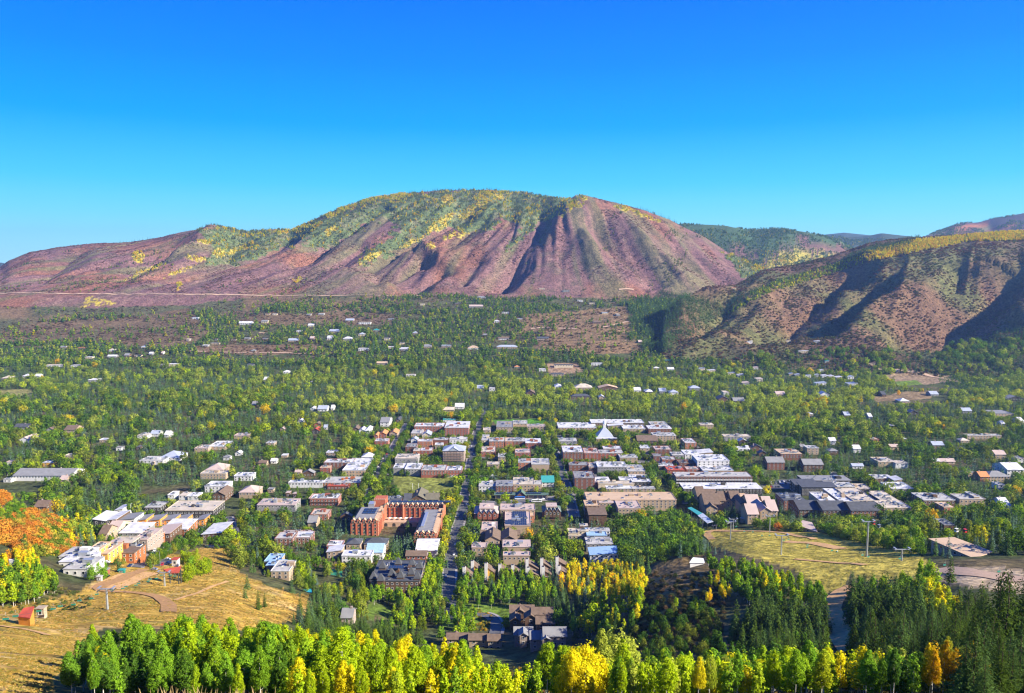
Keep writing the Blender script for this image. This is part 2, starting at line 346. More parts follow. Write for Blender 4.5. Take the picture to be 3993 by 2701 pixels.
COLR = np.empty(XX.shape + (3,)); COLR[:] = (.07, .085, .03)
COLR = mixc(COLR, A3((.13, .10, .05)), np.clip((n1 - .5) * 4, 0, 1))
near = np.clip((420 - YY) / 120, 0, 1) * np.clip((n1 - .3) * 3, 0, 1); COLR = mixc(COLR, A3((.16, .12, .045)), near * .8)
# bench under the mountain: scrub, brown between the trees
bz = np.clip((YY - 2150) / 200, 0, 1) * (BODY == 0)
COLR = mixc(COLR, mixc(np.broadcast_to(A3((.10, .10, .045)), COLR.shape), A3((.18, .12, .065)), np.clip((n2 - .5) * 6, 0, 1)), bz)
mauve, rust, sage, ltan = A3((.182, .100, .092)), A3((.215, .100, .066)), A3((.14, .14, .06)), A3((.26, .17, .12))
mt = mixc(np.broadcast_to(mauve, COLR.shape), rust, np.clip((n2 - .45) * 5, 0, 1))
mt = mixc(mt, sage, np.clip((n3 - .52) * 6, 0, 1) * .7)
mt = mixc(mt, ltan, np.clip((fbm(s1 / 30, YY / 90, 77, 3) - .56) * 6, 0, 1) * .4)
mt = mixc(mt, A3((.08, .09, .045)), np.clip((n1 - .6) * 7, 0, 1) * .4)
COLR = np.where((BODY == 1)[..., None], mt, COLR)
COLR = np.where(((BODY == 1) & vg)[..., None], mixc(np.broadcast_to(A3((.11, .145, .055)), COLR.shape), A3((.17, .165, .08)), np.clip((n1 - .5) * 5, 0, 1)), COLR)
COLR = np.where(((BODY == 1) & vy)[..., None], A3((.42, .33, .05)), COLR)
hb = mixc(np.broadcast_to(A3((.145, .085, .05)), COLR.shape), A3((.11, .11, .04)), np.clip((n2 - .42) * 6, 0, 1)); hb = mixc(hb, A3((.20, .13, .07)), np.clip((n1 - .55) * 6, 0, 1) * .45)
COLR = np.where((BODY == 2)[..., None], hb, COLR)
hc = mixc(np.broadcast_to(A3((.18, .10, .075)), COLR.shape), A3((.07, .10, .035)), np.clip((fbm(XX / 240, YY / 300, 79, 3) - .42) * 8, 0, 1)); hc = np.where(vg[..., None] | (tC > .75)[..., None], A3((.06, .105, .035)), hc); hc = np.where(vy[..., None], A3((.42, .36, .06)), hc)
COLR = np.where((BODY == 3)[..., None], hc, COLR)
COLR = np.where(((BODY == 4) | (BODY == 5))[..., None], A3((.05, .075, .045)), COLR)
he = mixc(np.broadcast_to(A3((.07, .06, .06)), COLR.shape), A3((.42, .17, .07)), np.clip((fbm(XX / 300, YY / 120, 81, 3) - .5) * 9, 0, 1)); he = mixc(he, A3((.30, .27, .10)), np.clip((fbm(XX / 300, YY / 120, 83, 3) - .58) * 9, 0, 1))
COLR = np.where((BODY == 6)[..., None], he, COLR)
OPENMASK = np.zeros(XX.shape, bool)
for poly, c in OPEN:
    w = (fbm(GPX / 22, GPY / 12, 85, 2) - .5) * (14 if c not in (LAWN,) else 2)
    k = inpoly(GPX + w, GPY + w * .5, poly) & (BODY <= 2)
    v = A3(c) * (.85 + .5 * (fbm(XX / 14, YY / 14, 87, 3)[..., None] - .3))
    if c == GOLD:
        gg = np.clip((fbm(XX / 16, YY / 16, 89, 4) - .5) * 5, 0, 1); v = mixc(v, A3((.21, .20, .045)), gg * .6); v = mixc(v, A3((.50, .35, .17)), np.clip((fbm(XX / 24, YY / 20, 91, 4) - .55) * 6, 0, 1) * .5)
    COLR = np.where(k[..., None], v, COLR); OPENMASK |= k
# brown autumn scrub hillside on the left
ORANGE_HILL = [(-60,1868),(60,1872),(150,1885),(178,1925),(150,1980),(190,2020),(270,2060),(300,2130),(230,2170),(100,2170),(40,2130),(-60,2120)]

def join_attr(me, name, arr, dom='POINT'):
    a = me.attributes.new(name, 'FLOAT_COLOR', dom); a.data.foreach_set('color', np.concatenate([arr.reshape(-1, 3), np.ones((arr.size // 3, 1))], 1).astype(np.float32).ravel())
def link(o, parent=None):
    SC.collection.objects.link(o)
    if parent is not None: o.parent = parent
    return o
def raw_mesh(name, V, Fq, mats=(), smooth=False, matidx=None):
    """V (n,3); Fq (m,k) all of one size, or a list of such arrays"""
    me = bpy.data.meshes.new(name)
    Fl = Fq if isinstance(Fq, list) else [Fq]
    Fl = [np.asarray(f, np.int32) for f in Fl if len(f)]
    me.vertices.add(len(V)); me.vertices.foreach_set('co', np.asarray(V, np.float32).ravel())
    li = np.concatenate([f.ravel() for f in Fl]); tot = np.concatenate([np.full(len(f), f.shape[1], np.int32) for f in Fl]); st = np.concatenate([[0], np.cumsum(tot)[:-1]]).astype(np.int32)
    me.loops.add(len(li)); me.loops.foreach_set('vertex_index', li)
    me.polygons.add(len(tot)); me.polygons.foreach_set('loop_start', st); me.polygons.foreach_set('loop_total', tot)
    if smooth: me.polygons.foreach_set('use_smooth', np.ones(len(tot), bool))
    if matidx is not None: me.polygons.foreach_set('material_index', np.asarray(matidx, np.int32))
    for m in mats: me.materials.append(m)
    me.update(calc_edges=True); return me

# ------------------------------------------------------------ land material
def land_material():
    m, nt, b = new_mat('land'); g = N(nt, 'ShaderNodeNewGeometry'); at = N(nt, 'ShaderNodeAttribute', attribute_name='land')
    def noise(s, d=4):
        n = N(nt, 'ShaderNodeTexNoise'); n.inputs['Scale'].default_value = s; n.inputs['Detail'].default_value = d; nt.links.new(g.outputs['Position'], n.inputs['Vector']); return n.outputs[0]
    def ramp(src, a, c, lo, hi):
        r = N(nt, 'ShaderNodeMapRange'); r.inputs[1].default_value = a; r.inputs[2].default_value = c; r.inputs[3].default_value = lo; r.inputs[4].default_value = hi; nt.links.new(src, r.inputs[0]); return r.outputs[0]
    a1, a2, a3 = noise(1.3), noise(.16, 6), noise(.045, 5)
    m1 = N(nt, 'ShaderNodeMath', operation='MULTIPLY'); nt.links.new(ramp(a1, .3, .7, .8, 1.2), m1.inputs[0]); nt.links.new(ramp(a2, .36, .64, .55, 1.3), m1.inputs[1])
    m2 = N(nt, 'ShaderNodeMath', operation='MULTIPLY'); nt.links.new(m1.outputs[0], m2.inputs[0]); nt.links.new(ramp(a3, .35, .65, .78, 1.18), m2.inputs[1])
    s = N(nt, 'ShaderNodeVectorMath', operation='SCALE'); nt.links.new(at.outputs['Color'], s.inputs[0]); nt.links.new(m2.outputs[0], s.inputs['Scale'])
    nt.links.new(s.outputs[0], b.inputs['Base Color']); b.inputs['Roughness'].default_value = .95; b.inputs['Specular IOR Level'].default_value = .1
    bp = N(nt, 'ShaderNodeBump'); bp.inputs['Distance'].default_value = 2.2; bp.inputs['Strength'].default_value = .8; nt.links.new(a2, bp.inputs['Height']); nt.links.new(bp.outputs[0], b.inputs['Normal'])
    return m
LANDM = land_material()
PV = np.stack([XX, YY, Land.Z], -1).reshape(-1, 3)
idx = np.arange(NY * NU).reshape(NY, NU)
Q = np.stack([idx[:-1, :-1], idx[:-1, 1:], idx[1:, 1:], idx[1:, :-1]], -1)
FB_ = BODY[:-1, :-1]
for bid, nm in ((0, 'ground'), (1, 'mountain'), (2, 'scrub_hillside'), (3, 'wooded_hills'), (4, 'forest_ridge'), (5, 'distant_hills'), (6, 'far_mountain')):
    q = Q[FB_ == bid].reshape(-1, 4)
    if len(q) < 4: continue
    used, inv = np.unique(q, return_inverse=True)
    me = raw_mesh(nm, PV[used], inv.reshape(-1, 4), [LANDM], smooth=True)
    join_attr(me, 'land', COLR.reshape(-1, 3)[used])
    o = link(bpy.data.objects.new(nm, me)); o['kind'] = 'structure'
# the plain beyond, out to the horizon, and the slope behind the camera
me = raw_mesh('plain', np.array([(-45000, -3000, -20), (45000, -3000, -20), (45000, 55000, -20), (-45000, 55000, -20)], float), np.array([[0, 1, 2, 3]]), [plain('plain_soil', (.09, .10, .05), scale=.01)])
o = link(bpy.data.objects.new('plain', me)); o['kind'] = 'structure'

# ------------------------------------------------------------ the air
HAZE = True
if HAZE:
    me = raw_mesh('haze', np.array([(-13000, -50, -24), (13000, -50, -24), (13000, 11900, -24), (-13000, 11900, -24), (-13000, -50, 790), (13000, -50, 790), (13000, 11900, 790), (-13000, 11900, 790)], float),
                  np.array([[3, 2, 1, 0], [4, 5, 6, 7], [0, 1, 5, 4], [1, 2, 6, 5], [2, 3, 7, 6], [3, 0, 4, 7]]))
    m = bpy.data.materials.new('air'); m.use_nodes = True; nt = m.node_tree; nt.nodes.clear()
    v = N(nt, 'ShaderNodeVolumePrincipled'); v.inputs['Color'].default_value = (.30, .52, 1.0, 1); v.inputs['Density'].default_value = 4.2e-5; v.inputs['Anisotropy'].default_value = .2
    oo = N(nt, 'ShaderNodeOutputMaterial'); nt.links.new(v.outputs[0], oo.inputs['Volume'])
    me.materials.append(m); o = link(bpy.data.objects.new('haze', me)); o['kind'] = 'stuff'; o['label'] = 'thin blue haze in the air over the valley'
# ------------------------------------------------------------ mesh parts
class MB:
    def __init__(s): s.v = []; s.f = []; s.m = []
    def quad(s, a, b, c, d, mi=0):
        n = len(s.v); s.v += [a, b, c, d]; s.f.append((n, n + 1, n + 2, n + 3)); s.m.append(mi)
    def tri(s, a, b, c, mi=0):
        n = len(s.v); s.v += [a, b, c]; s.f.append((n, n + 1, n + 2)); s.m.append(mi)
    def box(s, x0, x1, y0, y1, z0, z1, mi=0, bottom=True):
        n = len(s.v); s.v += [(x0,y0,z0),(x1,y0,z0),(x1,y1,z0),(x0,y1,z0),(x0,y0,z1),(x1,y0,z1),(x1,y1,z1),(x0,y1,z1)]
        fs = [(4,5,6,7),(0,1,5,4),(1,2,6,5),(2,3,7,6),(3,0,4,7)] + ([(3,2,1,0)] if bottom else [])
        for f in fs: s.f.append(tuple(n + i for i in f)); s.m.append(mi)
    def poly(s, pts, z0, z1, mi=0):
        """an upright prism over a plan outline"""
        n = len(s.v); k = len(pts); s.v += [(x, y, z0) for x, y in pts] + [(x, y, z1) for x, y in pts]
        s.f.append(tuple(n + k + i for i in range(k))); s.m.append(mi)
        for i in range(k):
            j = (i + 1) % k; s.f.append((n + i, n + j, n + k + j, n + k + i)); s.m.append(mi)
    def face(s, pts, mi=0):
        n = len(s.v); s.v += list(pts); s.f.append(tuple(range(n, n + len(pts)))); s.m.append(mi)
    def tube(s, a, b, r0, r1=None, k=8, mi=0, cap=True):
        a, b = Vector(a), Vector(b); r1 = r0 if r1 is None else r1; d = (b - a)
        if d.length < 1e-6: return
        d.normalize(); u = d.orthogonal().normalized(); w = d.cross(u); n = len(s.v)
        for c, r in ((a, r0), (b, r1)):
            for i in range(k):
                t = 2 * math.pi * i / k; s.v.append(tuple(c + u * (r * math.cos(t)) + w * (r * math.sin(t))))
        for i in range(k):
            j = (i + 1) % k; s.f.append((n + i, n + j, n + k + j, n + k + i)); s.m.append(mi)
        if cap: s.f.append(tuple(n + k + i for i in range(k))); s.m.append(mi); s.f.append(tuple(n + k - 1 - i for i in range(k))); s.m.append(mi)
    def gable(s, x0, x1, y0, y1, z, rh, axis='y', over=.5, th=.35, mi=0, gmi=None):
        """a pitched roof with real thickness; axis = direction of the ridge; gmi fills the gable ends"""
        if axis == 'y':
            xm = (x0 + x1) / 2; sl = rh / (xm - x0)
            A = [(x0 - over, z - over * sl), (xm, z + rh), (x1 + over, z - over * sl)]
            a, b = y0 - over, y1 + over
            for (p, q) in ((A[0], A[1]), (A[1], A[2])):
                n = len(s.v)
                s.v += [(p[0], a, p[1]), (q[0], a, q[1]), (q[0], b, q[1]), (p[0], b, p[1]), (p[0], a, p[1] + th), (q[0], a, q[1] + th), (q[0], b, q[1] + th), (p[0], b, p[1] + th)]
                for f in ((4,5,6,7),(0,1,5,4),(1,2,6,5),(2,3,7,6),(3,0,4,7),(3,2,1,0)): s.f.append(tuple(n + i for i in f)); s.m.append(mi)
            if gmi is not None:
                for yy in (y0, y1): s.tri((x0, yy, z - .01), (x1, yy, z - .01), (xm, yy, z + rh - .01), gmi)
        else:
            ym = (y0 + y1) / 2; sl = rh / (ym - y0)
            A = [(y0 - over, z - over * sl), (ym, z + rh), (y1 + over, z - over * sl)]
            a, b = x0 - over, x1 + over
            for (p, q) in ((A[0], A[1]), (A[1], A[2])):
                n = len(s.v)
                s.v += [(a, p[0], p[1]), (b, p[0], p[1]), (b, q[0], q[1]), (a, q[0], q[1]), (a, p[0], p[1] + th), (b, p[0], p[1] + th), (b, q[0], q[1] + th), (a, q[0], q[1] + th)]
                for f in ((4,5,6,7),(0,1,5,4),(1,2,6,5),(2,3,7,6),(3,0,4,7),(3,2,1,0)): s.f.append(tuple(n + i for i in f)); s.m.append(mi)
            if gmi is not None:
                for xx in (x0, x1): s.tri((xx, y0, z - .01), (xx, y1, z - .01), (xx, ym, z + rh - .01), gmi)
    def hip(s, x0, x1, y0, y1, z, rh, over=.6, mi=0, flat=0.):
        x0 -= over; x1 += over; y0 -= over; y1 += over; w, d = x1 - x0, y1 - y0
        r = min(w, d) / 2 * (1 - flat); P = [(x0,y0,z),(x1,y0,z),(x1,y1,z),(x0,y1,z)]
        T = [(x0+r,y0+r,z+rh),(x1-r,y0+r,z+rh),(x1-r,y1-r,z+rh),(x0+r,y1-r,z+rh)]
        n = len(s.v); s.v += P + T
        for i in range(4): j = (i + 1) % 4; s.f.append((n+i, n+j, n+4+j, n+4+i)); s.m.append(mi)
        s.f.append((n+4,n+5,n+6,n+7)); s.m.append(mi); s.f.append((n+3,n+2,n+1,n)); s.m.append(mi)
    def mesh(s, name, mats, smooth=False):
        me = bpy.data.meshes.new(name); me.from_pydata(s.v, [], s.f)
        for m in mats: me.materials.append(m)
        me.polygons.foreach_set('material_index', s.m)
        if smooth: me.polygons.foreach_set('use_smooth', [True] * len(s.f))
        me.update(); return me
    def obj(s, name, mats, parent=None, loc=None):
        if not isinstance(mats, (list, tuple)): mats = [mats]
        o = link(bpy.data.objects.new(name, s.mesh(name, mats)), parent)
        if loc: o.location = loc
        return o
def empty(name, loc, rz=0, label=None, cat=None, group=None):
    o = bpy.data.objects.new(name, None); SC.collection.objects.link(o); o.location = loc; o.rotation_euler = (0, 0, rz); o.empty_display_size = .5
    if label: o['label'] = label
    if cat: o['category'] = cat
    if group: o['group'] = group
    return o
def put(name, me, loc, parent=None, rz=0, sc=None):
    o = bpy.data.objects.new(name, me); SC.collection.objects.link(o); o.location = loc; o.rotation_euler = (0, 0, rz)
    if parent is not None: o.parent = parent
    if sc: o.scale = sc
    return o
# ------------------------------------------------------------ building materials
for n_, c_, kw in [
 ('white_membrane', (.60,.60,.59), dict(rough=.6, var=.34, scale=.22)), ('cream_roof', (.52,.45,.35), dict(rough=.8, var=.3, scale=.12)), ('tan_gravel_roof', (.50,.36,.235), dict(rough=.9, var=.14, scale=.15)),
 ('pinkish_roof', (.46,.36,.31), dict(rough=.85, var=.12, scale=.15)), ('grey_roof', (.24,.24,.235), dict(rough=.7, var=.2, scale=.2)), ('pale_metal_roof', (.46,.50,.54), dict(rough=.35, metal=.2, var=.12, scale=.2)),
 ('slate_roof', (.085,.09,.095), dict(rough=.6, var=.3, scale=.3)), ('shingle_roof', (.17,.12,.085), dict(rough=.9, var=.3, scale=.4)), ('olive_shingle', (.16,.145,.10), dict(rough=.9, var=.25, scale=.4)),
 ('teal_roof', (.05,.30,.28), dict(rough=.4, var=.12)), ('green_roof', (.10,.16,.12), dict(rough=.7, var=.2)), ('red_roof', (.42,.075,.04), dict(rough=.7, var=.2)), ('orange_roof', (.55,.24,.09), dict(rough=.8, var=.2)), ('blue_roof', (.30,.46,.62), dict(rough=.4, var=.15)),
 ('red_brick', (.30,.10,.06), dict(var=.22, scale=.5)), ('brown_brick', (.20,.085,.055), dict(var=.25, scale=.5)), ('orange_brick', (.40,.16,.085), dict(var=.2, scale=.5)), ('hotel_brick', (.43,.125,.064), dict(var=.2, scale=.5)),
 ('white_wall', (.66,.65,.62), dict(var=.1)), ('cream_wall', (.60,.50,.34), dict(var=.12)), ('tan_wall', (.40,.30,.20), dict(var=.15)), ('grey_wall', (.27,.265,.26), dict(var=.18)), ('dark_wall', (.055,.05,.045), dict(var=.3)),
 ('brown_wall', (.13,.075,.045), dict(var=.25)), ('orange_wall', (.66,.27,.045), dict(var=.12)), ('rust_wall', (.38,.13,.045), dict(var=.2)), ('stone_wall', (.36,.29,.24), dict(var=.3, scale=.9)), ('yellow_wall', (.60,.34,.07), dict(var=.15)),
 ('sandstone', (.50,.34,.22), dict(var=.2)), ('concrete', (.42,.40,.37), dict(var=.15)), ('asphalt', (.13,.13,.13), dict(var=.25, scale=.3)), ('pavement', (.36,.33,.30), dict(var=.2, scale=.3)), ('dirt_road', (.60,.35,.14), dict(rough=.95, var=.35, scale=.4, bump=.1)),
 ('dark_dirt', (.40,.22,.085), dict(rough=.95, var=.3, scale=.5, bump=.1)), ('road_paint', (.75,.75,.70), dict(var=.1)), ('galvanised', (.42,.45,.47), dict(rough=.45, metal=.5, var=.15)), ('dark_metal', (.07,.085,.08), dict(rough=.5, metal=.3, var=.2)), ('chair_green', (.02,.20,.14), dict(rough=.5, var=.1)),
 ('white_paint', (.78,.78,.76), dict(rough=.5, var=.05)), ('red_paint', (.50,.03,.025), dict(rough=.3, var=.05)), ('blue_paint', (.03,.16,.55), dict(rough=.3, var=.05)), ('black_paint', (.02,.02,.022), dict(rough=.3, var=.05)), ('silver_paint', (.45,.46,.47), dict(rough=.25, metal=.5, var=.05)),
 ('rubber', (.02,.02,.02), dict(rough=.9)), ('court_green', (.03,.22,.13), dict(rough=.8, var=.1)), ('pool_water', (.05,.50,.52), dict(rough=.05, var=.1)), ('plant_box', (.05,.12,.03), dict(var=.5, scale=2)), ('canvas_white', (.8,.8,.78), dict(rough=.8, var=.06)), ('skin', (.45,.28,.2), dict()), ('canvas_red', (.5,.05,.04), dict()), ('wood_post', (.40,.32,.22), dict()),
]: mat(n_, c_, **kw)
gm_, gnt, gb = new_mat('window_glass'); gb.inputs['Base Color'].default_value = (.018, .026, .035, 1); gb.inputs['Roughness'].default_value = .12; gb.inputs['Specular IOR Level'].default_value = .8; MAT['glass'] = gm_
gm_, gnt, gb = new_mat('solar_cells'); gb.inputs['Base Color'].default_value = (.02, .032, .06, 1); gb.inputs['Roughness'].default_value = .25; gb.inputs['Specular IOR Level'].default_value = .6; MAT['solar'] = gm_
ROOF = dict(w='white_membrane', c='cream_roof', t='tan_gravel_roof', k='pinkish_roof', g='grey_roof', m='pale_metal_roof', s='slate_roof', b='shingle_roof', o='olive_shingle', T='teal_roof', G='green_roof', r='red_roof', O='orange_roof', B='blue_roof')
WALL = dict(r='red_brick', n='brown_brick', o='orange_brick', w='white_wall', c='cream_wall', t='tan_wall', g='grey_wall', d='dark_wall', b='brown_wall', O='orange_wall', u='rust_wall', s='stone_wall', y='yellow_wall', a='sandstone', H='hotel_brick')
# window meshes: a proud frame round a recessed pane; shared by every window of that size
WIN = {}
def win_mesh(w, h, fr='white_wall'):
    k = (round(w, 1), round(h, 1), fr)
    if k not in WIN:
        b = MB(); w, h = k[0], k[1]; t = .14
        b.box(-w/2, -w/2 + t, -.14, .02, 0, h); b.box(w/2 - t, w/2, -.14, .02, 0, h); b.box(-w/2 + t, w/2 - t, -.14, .02, h - t, h); b.box(-w/2 - .1, w/2 + .1, -.2, .02, -.14, -.003)
        b.box(-w/2 + t + .001, w/2 - t - .001, -.05, .02, 0, h - t - .001, 1)
        WIN[k] = b.mesh('window', [MAT[fr], MAT['glass']])
    return WIN[k]
VENT = MB(); VENT.box(-.9, .9, -.6, .6, 0, .9); VENT.box(-.6, .6, -.4, .4, .9, 1.15, 1); VENT = VENT.mesh('roof_vent', [MAT['galvanised'], MAT['dark_metal']])
PIPE = MB(); PIPE.tube((0,0,0), (0,0,1.1), .18, k=6); PIPE.tube((0,0,1.1), (0,0,1.35), .32, k=6, mi=0); PIPE = PIPE.mesh('roof_pipe', [MAT['galvanised']])
SKYL = MB(); SKYL.box(-.8, .8, -1.2, 1.2, 0, .25, 0); SKYL.box(-.65, .65, -1.05, 1.05, .25, .33, 1); SKYL = SKYL.mesh('skylight', [MAT['white_wall'], MAT['glass']])
BALC = {}
def balc_mesh(w, col='white_wall'):
    k = (round(w), col)
    if k not in BALC:
        b = MB(); w = k[0]; b.box(-w/2, w/2, -1.5, -.001, -.2, 0); b.box(-w/2, w/2, -1.5, -1.42, .001, 1.0); b.box(-w/2, -w/2 + .08, -1.419, -.001, .001, 1.0); b.box(w/2 - .08, w/2, -1.419, -.001, .001, 1.0)
        BALC[k] = b.mesh('balcony', [MAT[col]])
    return BALC[k]
KEEP = []          # what the photograph shows of each building: (px0, row0, px1, row1, distance)
FOOT = []          # footprints, so that no tree grows through a house (x0, x1, y0, y1)
CR = dict(A=(0,1900,1.746), B=(1331,1900,1.746), C=(2662,1900,1.746), D=(0,1500,2.324), E=(1000,1500,2.324), F=(2000,1500,2.324), G=(2993,1500,2.324),
          H=(300,1980,3.873), I=(1340,1920,5.282), J=(1800,1950,4.648), K=(2600,1900,4.648), L=(0,700,1.746), M=(1331,700,1.746), N=(2662,700,1.746))
def cr(c, x, y): o = CR[c]; return o[0] + x / o[2], o[1] + y / o[2]
NB = [0]
def building(c, xl, xr, yf, yb, yv, h, kind, roof, wall, label, win=1, cat='building', group=None, rh=None, name='building', fr='white_wall', side=True, balcony=None, vents=None, keep=True, ww=1.7):
    """the front edge of the roof from xl to xr at row yf, its back edge at row yb; yv is the lowest row where the wall shows"""
    pl, rf = cr(c, xl, yf); pr, rb = cr(c, xr, yb); _, rv = cr(c, 0, yv); pm = (pl + pr) / 2
    a = hit(pm, rf, h)
    if a is None: return None
    X, Y, Zr = a; bk = hit(pm, rb, h); D = max(5., min(60., (bk[1] - Y) if bk else 12.)); 
    x0, x1 = U(pl, rf) * Y, U(pr, rf) * Y; x0, x1 = float(x0), float(x1); Wd = x1 - x0; xc = (x0 + x1) / 2
    zb = Zr - h; NB[0] += 1; rs = random.Random(NB[0])
    root = empty(name, (xc, Y, zb), 0, label, cat, group)
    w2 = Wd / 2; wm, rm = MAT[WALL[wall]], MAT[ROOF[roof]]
    low = min(zb, float(ground(x0, Y)), float(ground(x1, Y)), float(ground(x0, Y + D))) - zb - 1.0
    fl = max(1, round(h / 3.3)); fh = h / fl
    b = MB(); mi = 0
    if kind == 'flat':
        b.box(-w2, w2, 0, D, low, h - .02); b.obj('wall', wm, root)
        b = MB(); b.box(-w2 - .3, w2 + .3, -.3, D + .3, h - .02, h + .28); b.obj('roof', rm, root)
        if rs.random() < .6:
            b = MB(); t = .3; z0, z1 = h + .281, h + .75
            b.box(-w2-.3, w2+.3, -.3, t-.3, z0, z1); b.box(-w2-.3, w2+.3, D+.3-t, D+.3, z0, z1); b.box(-w2-.3, t-w2-.3, t-.299, D+.299-t, z0, z1); b.box(w2+.3-t, w2+.3, t-.299, D+.299-t, z0, z1)
            b.obj('parapet', [wm if wall in 'rnoH' else rm], root)
        if roof in 'wc' and rs.random() < .4: root.children[-1 if root.children[-1].name.startswith('roof') else -2].data.materials[0] = mat('weathered_roof', (.42,.41,.38), rough=.8, var=.35, scale=.25)
        for k in range(int(min(3, Wd * D / 260)) if vents is None and Y < 1300 else 0):
            b = MB(); x = rs.uniform(-w2 * .7, w2 * .5); y = rs.uniform(D * .25, D * .6); a_, b_ = rs.uniform(2.5, 6), rs.uniform(2.5, 4.5); b.box(x, x + a_, y, y + b_, h + .281, h + rs.uniform(2, 3.2)); b.obj('roof_box', wm if rs.random() < .5 else MAT['galvanised'], root)
        nv = vents if vents is not None else int(min(16, Wd * D / 55 + 2)) if Y < 1300 else 0
        for k in range(nv):
            me = rs.choice([VENT, VENT, PIPE, SKYL]); nm = me.name.split('.')[0]
            s = rs.uniform(.8, 1.7); put(nm, me, (rs.uniform(-w2 + 2, w2 - 2), rs.uniform(1.5, max(1.6, D - 2)), h + .28), root, 0, (s * rs.uniform(.8, 1.6), s * rs.uniform(.8, 1.4), s))
    elif kind in ('gx', 'gy'):
        b.box(-w2, w2, 0, D, low, h - .02); ax = kind[1]; r = rh or (min(Wd / 2 if ax == 'y' else D / 2, 9) * .55)
        if ax == 'y':
            for yy in (.0, D): b.tri((-w2, yy, h - .021), (w2, yy, h - .021), (0, yy, h + r - .03))
        else:
            for xx in (-w2, w2): b.tri((xx, 0, h - .021), (xx, D, h - .021), (xx, D / 2, h + r - .03))
        b.obj('wall', wm, root); b = MB(); b.gable(-w2, w2, 0, D, h, r, ax, .7, .3); b.obj('roof', rm, root)
        if rs.random() < .7 and Y < 1500:
            b = MB(); cx_ = rs.uniform(-w2 * .6, w2 * .6); cy_ = D * .5; b.box(cx_ - .7, cx_ + .7, cy_ - .6, cy_ + .6, h + r * .4, h + r + 1.3); b.obj('chimney', MAT['stone_wall'], root)
    elif kind == 'hip':
        b.box(-w2, w2, 0, D, low, h - .02); b.obj('wall', wm, root); b = MB(); b.hip(-w2, w2, 0, D, h, rh or min(Wd, D) * .25); b.obj('roof', rm, root)
    elif kind == 'pyr':
        b.box(-w2, w2, 0, D, low, h - .02); b.obj('wall', wm, root)
        b = MB(); b.hip(-w2, w2, 0, D, h, rh or min(Wd, D) * .5, 1.2); b.obj('roof', rm, root)
    elif kind in ('sr', 'sl', 'sb'):     # single slope: high on the right, left, or back
        q = rh or 1.8; dz = {'sr': (0, q, q, 0), 'sl': (q, 0, 0, q), 'sb': (0, 0, q, q)}[kind]
        o_ = .7; xs = (-w2 - o_, w2 + o_, w2 + o_, -w2 - o_); ys_ = (-o_, -o_, D + o_, D + o_)
        n = 8; b.v = [(-w2,0,low),(w2,0,low),(w2,D,low),(-w2,D,low)] + [((-w2,w2,w2,-w2)[i], (0,0,D,D)[i], h + dz[i] - .05) for i in range(4)]
        b.f = [(0,1,5,4),(1,2,6,5),(2,3,7,6),(3,0,4,7)]; b.m = [0] * 4; b.obj('wall', wm, root)
        b = MB(); b.v = [(xs[i], ys_[i], h + dz[i] - .04) for i in range(4)] + [(xs[i], ys_[i], h + dz[i] + .3) for i in range(4)]
        b.f = [(4,5,6,7),(0,1,5,4),(1,2,6,5),(2,3,7,6),(3,0,4,7),(3,2,1,0)]; b.m = [0] * 6; b.obj('roof', rm, root)
    # windows on the faces the camera can see
    if win:
        sp = (3.6 if Y < 950 else 4.6) / win; n = max(1, min(26, int((Wd - 1.2) / sp))); sp2 = Wd / n; w = min(ww, sp2 * .62) if ww <= 2 else min(ww, sp2 * .8); hh = min(1.7, fh * .55)
        me = win_mesh(w, hh, fr); vis = max(1, min(fl, math.ceil((cr(c, 0, yv)[1] - rf) / (F * fh / Y) + .3)))
        cnt = 0
        for k in range(vis):
            z = h - fh * (k + 1) + fh * .28
            for i in range(n):
                if cnt >= 120: break
                x = -w2 + sp2 * (i + .5); put('window', me, (x, 0, z), root); cnt += 1
                if balcony and sp2 > 3: put('balcony', balc_mesh(sp2 * .8, balcony), (x, 0, z - fh * .25), root)
        if side and abs(xc) > .06 * Y:
            sx = 1 if xc < 0 else -1; m = max(1, min(12, int(D / 4.5))); me2 = win_mesh(min(1.4, D / m * .5), hh, fr)
            for k in range(min(vis, 3)):
                z = h - fh * (k + 1) + fh * .28
                for i in range(m): put('window', me2, (sx * w2, D * (i + .5) / m, z), root, math.pi / 2 * sx)
    if keep: KEEP.append((pl - 2, min(rb, rf - 4) - (F * (rh or 2) / Y if kind in ('gx', 'gy', 'hip', 'pyr') else 1), pr + 2, rf + (rv - rf) * (.8 if wall in 'rnoH' else .42) * keep, Y))
    FOOT.append((x0 - 1.5, x1 + 1.5, Y - 1.5, Y + D + 1.5))
    root['_d'] = D; root['_w'] = Wd
    return root
